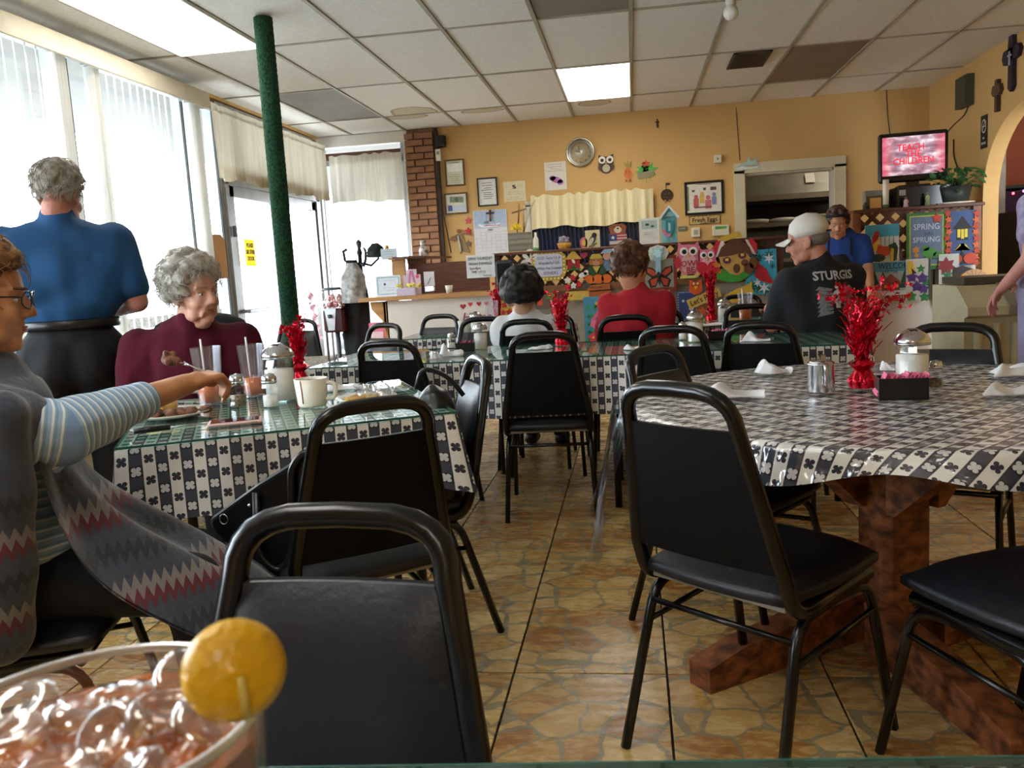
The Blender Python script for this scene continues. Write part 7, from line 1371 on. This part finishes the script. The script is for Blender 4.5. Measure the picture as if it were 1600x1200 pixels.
def tinsel(lab, x, y, h=.22, seed=1, z=ZT, wide=1.0, spray=14, grp='red foil tinsel centrepieces', bk=1.0):
    t = thing('tinsel_centrepiece', lab, 'centrepiece', (x, y, z), group=grp); rnd = random.Random(seed)
    def bs(u, v): a = u*2*PI; r = bk*(.034 if v < .45 else .034-(v-.45)*.03)*(1+.10*math.cos(a*9+v*6))*(.85+.15*math.cos(a*4)**2); return Vector((r*math.cos(a), r*math.sin(a), .003+v*.052))
    obj('foil_base', MB().grid(bs, 40, 8).lathe([(0, .003), (.03, .003)], n=20), M_foil, t)
    fr_ = MB()
    for k in range(26):
        a = k*2*PI/26; r = rnd.uniform(.02, .042); c = Vector((math.cos(a), math.sin(a), 0)); s_ = Vector((-c.y, c.x, 0))*.009
        fr_.add([c*.012-s_+Vector((0, 0, .05)), c*.012+s_+Vector((0, 0, .05)), c*r+s_*1.2+Vector((0, 0, .075)), c*r-s_*1.2+Vector((0, 0, .068)), c*r*.6+Vector((0, 0, .088))], [(0, 1, 2, 3), (3, 2, 4)])
    obj('foil_ruff', fr_, M_foil, t)['kind'] = 'stuff'
    sh = MB()
    for k in range(150):
        a = rnd.uniform(0, 2*PI); r0 = rnd.uniform(0, .016); H_ = h*rnd.uniform(.35, .8); q = rnd.uniform(.2, 1)*wide*.05; ph = rnd.uniform(0, 6); pts = []
        for j in range(7): v = j/6; rr = r0+q*v**2.2; pts.append(Vector((math.cos(a+.5*math.sin(v*9+ph))*rr+.004*math.sin(v*22+ph), math.sin(a+.5*math.sin(v*9+ph))*rr+.004*math.cos(v*20+ph), .045+H_*v)))
        for j in range(6): d_ = Vector((math.cos(ph+j*1.3), math.sin(ph+j*1.3), .2))*.0022; sh.add([pts[j]-d_, pts[j]+d_, pts[j+1]+d_, pts[j+1]-d_], [(0, 1, 2, 3)])
    obj('shred', sh, M_foil, t)['kind'] = 'stuff'
    sp_ = MB(); stt = MB()
    for k in range(spray):
        a = k*2*PI/spray+rnd.uniform(-.2, .2); H_ = h*rnd.uniform(.72, 1.0); R_o = rnd.uniform(.04, .10)*wide; dr = rnd.uniform(-.02, .05)
        pts = [Vector((math.cos(a)*R_o*v**1.5, math.sin(a)*R_o*v**1.5, .05+H_*math.sin(min(1, v*1.0)*PI*.5)-dr*v**3)) for v in [j/7 for j in range(8)]]
        sp_.tube(pts, .0009, 3, cap=False)
        for j in (3, 4, 5, 6, 7):
            for w_ in range(2):
                c = pts[j]+Vector((rnd.uniform(-.012, .012), rnd.uniform(-.012, .012), rnd.uniform(-.01, .01))); R = Euler((rnd.uniform(0, 3), rnd.uniform(0, 3), rnd.uniform(0, 3))).to_matrix(); s5 = starp(0, 0, rnd.uniform(.008, .014), 5, .45)
                stt.add([c+R @ Vector((p[0], p[1], 0)) for p in s5]+[c+R @ Vector((0, 0, .002))], [(q, (q+1) % 10, 10) for q in range(10)])
    obj('wire_spray', sp_, M_foild, t)['kind'] = 'stuff'; obj('star', stt, M_foil, t)['kind'] = 'stuff'; return t
def T_(px, py, z=ZT): p = atz(px, py, z); return p.x, p.y
# round table
napkin('cone folded napkin at the left of the round table top', *T_(1150, 618), -12, .20, .11, .032, 1)
napkin('rolled napkin near the back edge of the round table', *T_(1207, 583), -8, .12, .06, .045, 2)
napkin('upper folded napkin at the right picture edge on the round table', *T_(1590, 584), 12, .22, .12, .04, 5); napkin('lower crumpled napkin at the right picture edge on the round table', *T_(1582, 614), 4, .18, .10, .03, 7)
napkin('small white paper scrap behind the red tinsel', *T_(1392, 578), 20, .06, .04, .03, 4)
cx_, cy_ = T_(1283, 612); cr_ = thing('creamer', 'steel creamer jug with handle beside the big red tinsel', 'creamer', (cx_, cy_, ZT)); cr_.scale = (1.15, 1.15, 1.1)
obj('jug', MB().lathe([(0, 0), (.033, 0), (.034, .004), (.033, .075), (.035, .079), (.030, .079), (.029, .006), (0, .006)], n=28), M_chr, cr_); obj('lid', MB().lathe([(.033, .080), (.026, .085), (0, .086)], n=24), M_chr, cr_)
obj('handle', MB().tube(bend([(0, -.034, .072), (.0, -.056, .080), (0, -.058, .03), (0, -.035, .018)], 4, .02), .0045, 6), M_chr, cr_); obj('thumb_piece', MB().box((0, -.02, .094), (.012, .02, .016)), M_chr, cr_); obj('spout', MB().prism([(-.01, 0), (.01, 0), (0, .012)], .012, (0, .046, .068)), M_chr, cr_)
cx_, cy_ = T_(1348, 606); tinsel('largest red tinsel spray with stars, on the round table', cx_, cy_, .28, 3, wide=1.35, spray=18, bk=1.25)
cx_, cy_ = T_(1425, 608); sugar('largest sugar pourer, beside the red tinsel on the round table', cx_, cy_, k=1.3, lvl=.78)
cx_, cy_ = T_(1462, 606); shaker('pepper shaker right of the large sugar pourer', cx_, cy_, M_pepper, k=.95)
cx_, cy_ = T_(1408, 622); caddy('black packet caddy on the round table in front of the sugar pourer', cx_, cy_, -6, k=1.2, n=18)
# left table
cx_, cy_ = T_(330, 632); tumbler('half full iced tea glass behind the raised hand', cx_, cy_, h=.205, r0=.037, r1=.052, lvl=.45); cx_, cy_ = T_(399, 620); tumbler('iced tea glass between the pepper and salt shakers', cx_, cy_, h=.195, r0=.035, r1=.050, lvl=.38)
cx_, cy_ = T_(374, 636); shaker('pepper shaker on the left table', cx_, cy_, M_pepper, k=1.35); cx_, cy_ = T_(424, 636); shaker('salt shaker on the left table beside the sugar pourer', cx_, cy_, M_sugar, k=1.35)
cx_, cy_ = T_(440, 626); sugar('tall sugar pourer behind the white mug on the left table', cx_, cy_, k=1.5, lvl=.75)
mx, my = T_(489, 634); mg = thing('mug', 'white coffee mug with a brown drip on the left table', 'mug', (mx, my, ZT)); mg.scale = (1.3, 1.3, 1.2); obj('mug_body', MB().lathe([(0, 0), (.034, 0), (.037, .006), (.043, .078), (.040, .078), (.033, .008), (0, .008)], n=28), M_china, mg)
obj('coffee', MB().lathe([(0, .070), (.039, .070)], n=24), mat('milky coffee', 'b0783a', .2), mg); obj('handle', MB().tube(bend([(.038, .0, .065), (.066, 0, .062), (.062, 0, .02), (.034, 0, .018)], 4, .02), .006, 8), M_china, mg); obj('drip', MB().tube([(-.012, -.0415, .076), (-.011, -.0395, .045), (-.011, -.0365, .012)], .0016, 5), mat('dried coffee', '8a5a30', .5), mg)
cx_, cy_ = T_(470, 600); tinsel('dark red tinsel in front of the green pole on the left table', cx_, cy_, .25, 5, wide=.75, spray=12)
def plate(lab, x, y, r=.12, grp='oval cream plates'):
    t = thing('plate', lab, 'plate', (x, y, ZT), group=grp); obj('dish', MB().lathe([(0, .002), (r*.55, .002), (r*.62, .004), (r, .018), (r, .021), (r*.62, .008), (0, .007)], n=40), M_china, t); return t
def food(nm, lab, x, y, z, blobs, m, cat='food', vox=.004):
    t = thing(nm, lab, cat, (x, y, z)); b = MB()
    for c, r in blobs: b.ell(Vector((x, y, z))+Vector(c), r, n=8)
    blob('crust' if nm != 'fries' else 'pile', b, m, t, vox, 2, disp=(.0012, 160)); return t
px_, py_ = T_(268, 652); plate('dinner plate under the meat next to the hand', px_, py_, .13)
rnd = random.Random(11); food('steak', 'brown breaded steak on the nearer dinner plate', px_+.04, py_-.01, ZT+.012, [((.035*(k-2)+rnd.uniform(-.01, .01), .012*(k-2)+rnd.uniform(-.01, .01), .008), (.026, .022, .015)) for k in range(5)], mat('cooked meat'))
food('mashed_potato', 'yellow mashed potato on the nearer dinner plate', px_-.04, py_+.0, ZT+.012, [((rnd.uniform(-.03, .03), rnd.uniform(-.03, .03), .012+rnd.uniform(0, .02)), .022) for k in range(8)], mat('buttery potato', 'c9a35c', .6, var=.15))
px_, py_ = T_(322, 612); plate('dinner plate with yellow food behind the tea glass', px_, py_, .125); food('yellow_rice', 'yellow food on the farther dinner plate', px_, py_, ZT+.01, [((rnd.uniform(-.07, .07), rnd.uniform(-.05, .05), .006+rnd.uniform(0, .008)), .016) for k in range(22)], mat('yellow rice', 'd0b060', .7, var=.3, scale=50))
px_, py_ = T_(572, 628); plate('used plate with leftovers and plastic wrappers at the right end of the left table', px_, py_, .105); food('leftovers', 'yellow leftovers on the used plate', px_-.02, py_, ZT+.01, [((rnd.uniform(-.05, .05), rnd.uniform(-.04, .04), .004), (.02, .018, .008)) for k in range(9)], mat('buttery potato')); 
def wrap(u, v): return Vector((.13*(u-.5)+.02*math.sin(v*7), .09*(v-.5), .012+.03*abs(math.sin(u*7+v*3))*math.sin(PI*v)**.5+.012*math.sin(u*17+v*9)**2))
o = obj('plastic_wrap', MB().grid(wrap, 20, 14), glass('crinkled wrap', (.93, .93, .95), .28, .18)); o.location = (px_+.035, py_+.01, ZT+.012); tag(o, 'crinkled clear plastic wrapper on the used plate', 'wrapper')
napkin('used napkin behind the used plate on the left table', *T_(540, 608), 18, .17, .09, .045, 3)
kx, ky = T_(238, 676); kn = thing('steak_knife', 'black handled steak knife on the near edge of the left table', 'knife', (kx, ky, ZT), R_(38)); obj('handle', MB().tube([(-.05, 0, .010), (0, 0, .011), (.05, 0, .009)], [.008, .010, .008], 8), mat('black plastic'), kn); obj('blade', MB().prism([(.05, -.007), (.16, -.005), (.17, .003), (.05, .007)], .0015, (0, 0, .008), (1, 0, 0), (0, 1, 0)), M_chr, kn)
hx, hy = T_(368, 662); ph_ = thing('smartphone', 'phone in a pale pink case lying on the near edge of the left table', 'phone', (hx, hy, ZT), R_(24)); obj('case', MB().box((0, 0, .006), (.16, .080, .011), bev=.005), mat('pale pink plastic', 'cfa9a4', .4), ph_); obj('screen', MB().box((0, 0, .0122), (.14, .070, .001)), mat('glossy phone glass', '3a1c20', .08), ph_); obj('button', MB().box((.055, -.041, .006), (.02, .002, .003)), mat('silver'), ph_)
# middle table
cx_, cy_ = T_(752, 545); sugar('sugar pourer on the middle table beside the black caddy', cx_, cy_, k=1.05); cx_, cy_ = T_(706, 544); shaker('salt shaker on the left part of the middle table', cx_, cy_, M_sugar, k=1.0)
cx_, cy_ = T_(728, 549); caddy('black packet caddy on the left part of the middle table', cx_, cy_, 5, k=.95, n=8); napkin('crumpled napkin before the shaker on the middle table', *T_(705, 556), 0, .12, .05, .06, 8); napkin('small napkin left of the shaker on the middle table', *T_(682, 560), 30, .05, .04, .04, 10)
cx_, cy_ = T_(878, 540); tinsel('red tinsel on the middle table before the flamingo panel', cx_, cy_, .26, 9, wide=.9, spray=14); napkin('napkin left of the red tinsel on the middle table', *T_(845, 545), 0, .12, .07, .03, 12)
cx_, cy_ = T_(1087, 534); sugar('sugar pourer on the right part of the middle table', cx_, cy_, k=1.15); cx_, cy_ = T_(1067, 531); shaker('salt shaker left of the sugar pourer on the right part of the middle table', cx_, cy_, M_sugar, k=1.1)
cx_, cy_ = T_(1122, 531); caddy('black packet caddy on the right part of the middle table', cx_, cy_, 0, k=.95, n=7); napkin('rolled napkin on the right part of the middle table', *T_(1185, 533), -20, .14, .05, .035, 14); napkin('folded napkin behind the second chair on the middle table', *T_(995, 545), 10, .12, .08, .02, 16)
# back tables
cx_, cy_ = T_(770, 521); tumbler('tall pale tumbler holding lemon and straws on the left back table', cx_, cy_, h=.22, r0=.04, r1=.048, lvl=.1, straw=False); tinsel('thin red tinsel on the left back table', cx_+.02, cy_+.12, .30, 15, wide=.6, spray=10)
cx_, cy_ = T_(745, 521); sugar('sugar pourer on the left back table', cx_, cy_, k=1.1); ux_, uy_ = T_(727, 520); c = obj('paper_cup', MB().lathe([(0, 0), (.035, 0), (.05, .085), (.047, .085), (.033, .004), (0, .004)], n=20), mat('cream paper', 'c9c6b8', .7)); c.location = (ux_, uy_, ZT); tag(c, 'cream cup on the left back table', 'cup')
cx_, cy_ = T_(1132, 505); sugar('sugar pourer on the back table by the man in the cap', cx_, cy_, k=1.15); cx_, cy_ = T_(1165, 506); tumbler('iced tea glass with a straw before the man in the cap', cx_, cy_, h=.19, r0=.035, r1=.046, lvl=.5)
cx_, cy_ = T_(1112, 501); tinsel('tall red and silver tinsel on the back table by the party banner', cx_, cy_, .34, 21, wide=.6, spray=10); napkin('open napkin on the back table beside the woman in red', *T_(1100, 509), 0, .3, .14, .04, 18)
cx_, cy_ = T_(492, 560, .80)
t = thing('menu_stand', 'grey patterned cloth folded over a low stand behind the red tinsel', 'stand', (-1.9, 4.35, ZT)); 
bpy.data.objects.remove(t)
# bags
M_lea = mat('black leather', '131417', .42, var=.2, scale=6, bump=.25, bscale=70)
bg_ = thing('tote_bag', 'big black leather tote bag with a metal ring on the seat before the left table', 'bag', (-1.05, 1.98, .46))
Y0 = 2.02
tri = [aty(470, 712, Y0), aty(495, 715, Y0), aty(500, 880, Y0), aty(420, 893, Y0), aty(345, 865, Y0), aty(322, 812, Y0), aty(400, 755, Y0)]
b = MB(); N_ = len(tri); off = Vector((.03, .09, 0)); b.add(tri+[p+off for p in tri], [list(range(N_))[::-1], [N_+i for i in range(N_)]]+[(i, (i+1) % N_, N_+(i+1) % N_, N_+i) for i in range(N_)])
m_ = b; o = obj('bag_body', m_, M_lea, bg_, world=True); md = o.modifiers.new('b', 'BEVEL'); md.width = .015; md.segments = 3
obj('handle', MB().tube(bend([aty(400, 770, Y0-.01), aty(402, 870, Y0-.03), aty(440, 900, Y0-.03), aty(458, 860, Y0-.02), aty(455, 730, Y0-.01), aty(478, 705, Y0), aty(492, 720, Y0)], 5, .05), .006, 6, ry=.011), M_lea, bg_, world=True)
rg = aty(351, 811, Y0-.01); obj('ring', MB().tube([rg+Vector((.011*math.cos(a), -.004, .013*math.sin(a))) for a in [2*PI*k/16 for k in range(16)]], .0022, 6, closed=True), M_chr, bg_, world=True)
for p in ((390, 790), (404, 812)): rg = aty(*p, Y0-.006); obj('stud', MB().ell(rg, .006, n=8), M_chr, bg_, world=True)
bk_ = thing('backpack', 'black bag hanging inside the side on chair at the right end of the left table', 'bag', (-.62, 2.75, .5)); c0 = aty(683, 700, 2.68)
b = MB(); b.ell(c0+Vector((0, 0, .05)), (.085, .10, .16)); b.ell(c0+Vector((.02, 0, -.10)), (.09, .10, .12)); b.ell(c0+Vector((-.02, -.02, -.02)), (.09, .09, .14)); blob('bag_body', b, M_lea, bk_, .008, 4, disp=(.006, 38))
obj('strap', MB().tube(bend([c0+Vector((-.05, -.02, .20)), c0+Vector((-.03, -.02, .27)), c0+Vector((.05, 0, .24)), c0+Vector((.10, 0, .17))], 4, .05), .008, 6), M_lea, bk_, world=True)
# ---- the big tea glass with a lemon end piece, nearest thing in the picture
gc = aty(140, 1128, .34); GH = gc.z-ZT; GR = (aty(388, 1090, .34).x-gc.x)*1.0
gt = thing('tea_glass', 'large iced tea glass in the bottom left corner with lemon on its rim', 'glass', (gc.x, gc.y, ZT))
def gw(u, v): a = u*2*PI; r = (GR*.80+(GR*.2)*v)*(1+(.006*math.cos(a*28) if v < .93 else 0)); return Vector((r*math.cos(a), r*math.sin(a), .002+v*GH))
def gi(u, v): a = -u*2*PI; r = (GR*.80+(GR*.2)*v)-.0035; return Vector((r*math.cos(a), r*math.sin(a), .012+v*(GH-.010)))
M_cup = glass('frosted tumbler plastic', (.86, .84, .82), .07, .2)
obj('wall', MB().grid(gw, 112, 8), M_cup, gt); obj('inner_wall', MB().grid(gi, 112, 4), M_cup, gt)
obj('rim', MB().tube([Vector(((GR-.0016)*math.cos(a), (GR-.0016)*math.sin(a), GH+.001)) for a in [2*PI*k/64 for k in range(64)]], .0024, 8, closed=True), mat('rim plastic', 'b9b0a2', .2, trans=.5), gt)
obj('base', MB().lathe([(0, 0), (GR*.8, 0), (GR*.8, .01), (0, .01)], n=48), M_cup, gt)
M_tea2 = mat('amber tea', 'c86e22', .06, trans=0, var=.2, scale=22, col2='9a4c1c', coat=.5)
LV = GH-.014
def ts(u, v): a = u*2*PI; r = v*(GR-.006); return Vector((r*math.cos(a), r*math.sin(a), LV+.0015*math.sin(r*300+a*3)+.001*math.sin(a*7+r*200)))
obj('tea', MB().grid(ts, 60, 14).lathe([(0, .014), (GR*.79-.004, .014), (GR-.007, LV)], n=60), M_tea2, gt)
rnd = random.Random(2); M_ice = mat('ice', 'd08a3c', .12, trans=.3, ior=1.3, var=.2, scale=20, bump=.3, bscale=30, col2='d8a468')
for k in range(13):
    a = k*2.4; r = GR*.78*math.sqrt((k+.5)/13); ib = MB()
    ib.lathe([(0, -.010), (.010, -.010), (.017, -.004), (.018, .006), (.011, .011), (.007, .006), (0, .006)], n=18)
    o = obj('ice_cube', ib, M_ice, gt); o.location = (r*math.cos(a), r*math.sin(a), LV+rnd.uniform(-.004, .006)); o.rotation_euler = (rnd.uniform(-.6, .6), rnd.uniform(-.6, .6), rnd.uniform(0, 6))
M_lem = mat('lemon rind', 'd9a80c', .38, var=.10, scale=10, bump=.3, bscale=160, coat=.2)
lc = aty(366, 1047, .325); lr = 84/FPX*.335*1.02; le = thing('lemon', 'yellow lemon end piece wedged on the rim of the large tea glass', 'lemon', lc)
fwd = (CP-lc).normalized(); Rl = fwd.to_track_quat('Z', 'Y').to_matrix()
prof = [(0, lr*.48), (lr*.08, lr*.47), (lr*.12, lr*.44), (lr*.3, lr*.42), (lr*.6, lr*.33), (lr*.85, lr*.17), (lr, -.0), (lr*.97, -lr*.08)]
obj('rind', MB().lathe(prof[::-1], (0, 0, 0), 48, R=Rl @ Matrix.Rotation(.12, 3, 'X')), M_lem, le); obj('flesh', MB().lathe([(0, -lr*.09), (lr*.97, -lr*.08)], (0, 0, 0), 40, R=Rl @ Matrix.Rotation(.12, 3, 'X')), mat('lemon flesh', 'e8d880', .4), le)
obj('cut_edge', MB().tube([Rl @ Vector((lr*.10, -lr*.15, lr*.46)), Rl @ Vector((lr*.12, -lr*.55, lr*.36)), Rl @ Vector((lr*.12, -lr*.95, lr*.03))], [.0016, .002, .0016], 6), mat('lemon pith', 'cfb860', .6), le)
# string lights, shelf and jars beyond the arch
bs = thing('bar_shelf', 'dark shelf cabinet beyond the arch at the right', 'cabinet', (3.9, 8.6, 0)); obj('cabinet_body', MB().box((4.0, 8.9, .72), (1.2, 1.6, 1.44)), mat('near black wood', '0e0a0a', .6), bs, world=True); obj('shelf_board', MB().box((4.0, 9.3, 1.70), (1.2, .5, .03)), MATS['near black wood'], bs, world=True); obj('back_board', MB().box((4.0, 9.62, 1.55), (1.2, .04, .3)), mat('purple shade cloth', '4a2a48', .8), bs, world=True)
for k in range(4):
    j = obj('jar', MB().lathe([(0, 0), (.07, 0), (.075, .02), (.075, .12), (.05, .14), (0, .14)], n=18), mat('pinkish jar', 'a3828a', .3, trans=.3)); j.location = (3.55+.2*k, 8.35, 1.4415); tag(j, ('leftmost', 'second from left', 'third from left', 'rightmost')[k]+' of the pale round jars beyond the arch', 'jar', 'jars beyond the arch')
sl = thing('string_lights', 'string of small coloured lights beyond the arch', 'lights', (3.8, 8.6, 1.62)); pts = [(3.45+.09*k, 8.5, 1.62+.015*math.sin(k*1.3)) for k in range(8)]; obj('cord', MB().tube(pts, .003, 5), M_iron, sl, world=True)
for k, p in enumerate(pts[:-1]):
    cc = ('ff4050', 'a050ff', 'ffb030', '40e080')[k % 4]; obj('bulb', MB().ell((p[0], p[1]-.01, p[2]-.012), .012, n=8), mat('bulb '+cc, cc, emit=6, var=0), sl, world=True)
# ice bin at the right wall
ib = thing('ice_bin', 'cream plastic double lidded bin with ribbed front by the right wall', 'bin', (2.32, 6.0, 0)); M_bin = mat('cream bin plastic', 'bdb699', .5, var=.05)
pr = [(5.72, .0), (5.72, .78), (5.66, .80), (5.66, .86), (5.86, 1.0), (6.3, 1.0), (6.3, 0)]
x0_, x1_ = 2.05, 2.82
b = MB(); b.prism(pr, x1_-x0_, (x0_, 0, 0), (0, 1, 0), (0, 0, 1)); obj('bin_body', b, M_bin, ib, world=True)
for k in range(7): obj('rib', MB().cyl((x0_+.08+.11*k, 5.715, .1), (x0_+.08+.11*k, 5.715, .74), .028, n=10), M_bin, ib, world=True)
for x in (x0_+.27, x0_+.56): obj('divider', MB().prism([(5.655, .85), (5.655, .80), (5.64, .80), (5.64, .865), (5.855, 1.012), (5.86, 1.0)], .07, (x-.035, 0, 0), (0, 1, 0), (0, 0, 1)), mat('grey strap', '7c7868', .5), ib, world=True)
obj('dark_rim', MB().box(((x0_+x1_)/2+.03, 6.08, 1.03), (x1_-x0_-.05, .4, .05)), mat('dark grey rim', '4a463c', .5), ib, world=True); ib.scale = (1, 1, .91); obj('white_block', MB().box((2.62, 5.95, 1.07), (.14, .1, .09), bev=.006), M_white, ib, world=True)
craft('ball_sticker', 'black and white ball sticker on the cream cabinet beside the ice bin', 'sticker', 1478, 487, YR-.02, [('disc', ellp(0, 0, 8), 'c9c7bc', .003), ('ring', [(8*math.cos(a), 8*math.sin(a)) for a in [k*PI/3 for k in range(6)]], '2a2a28', .001), ('inner', ellp(0, 0, 6), 'c9c7bc', .001), ('spot', ellp(0, 0, 3.2, n=6), '14130f', .002)])

# ---------------------------------------------------------------- pieces of a part hang on that part
SUB = {'sugar_pourer': {'spout_flap': 'lid', 'lid_ring': 'lid'}, 'shaker': {'neck_ring': 'cap'}, 'person': {'eyelid': 'eyeball', 'iris': 'eyeball', 'print_eye': 'print_skull'}, 'banquet_chair': {'back_board': 'backrest', 'seat_board': 'seat'},
       'picture_frame': {'print': 'sheet', 'lettering': 'sheet', 'seal': 'sheet', 'banknote': 'sheet', 'portrait': 'sheet', 'card': 'sheet', 'emblem': 'sheet', 'drawing': 'sheet', 'figure': 'sheet', 'side_strip': 'sheet', 'dark_print': 'sheet'},
       'wall_clock': {'numeral': 'dial', 'centre_disc': 'dial'}, 'creamer': {'thumb_piece': 'lid'}, 'wall_calendar': {'sky': 'sheet', 'sea': 'sheet', 'hull': 'sheet', 'mast': 'sheet', 'rule': 'sheet', 'stripe': 'sheet', 'lettering': 'sheet'},
       'television': {'lettering': 'screen'}, 'tinsel_centrepiece': {'foil_ruff': 'foil_base'}, 'mug': {'coffee': 'mug_body', 'drip': 'mug_body'}, 'gumball_machine': {'gumballs': 'globe', 'coin_knob': 'coin_box', 'chute_plate': 'coin_box'}}
base_ = lambda nm: nm.split('.')[0]
allk = {}
for o in bpy.data.objects:
    if o.parent: allk.setdefault(o.parent.name, []).append(o)
for o in list(bpy.data.objects):
    if o.parent or base_(o.name) not in SUB: continue
    ks_ = allk.get(o.name, []); mp_ = SUB[base_(o.name)]
    for c in ks_:
        tgt = mp_.get(base_(c.name))
        if not tgt: continue
        cand = [k for k in ks_ if base_(k.name) == tgt and k.matrix_basis == Matrix.Identity(4)]
        if not cand: continue
        if len(cand) > 1:
            cc = sum((Vector(b_) for b_ in c.bound_box), Vector())/8; cand.sort(key=lambda k: (sum((Vector(b_) for b_ in k.bound_box), Vector())/8-cc).length)
        c.parent = cand[0]
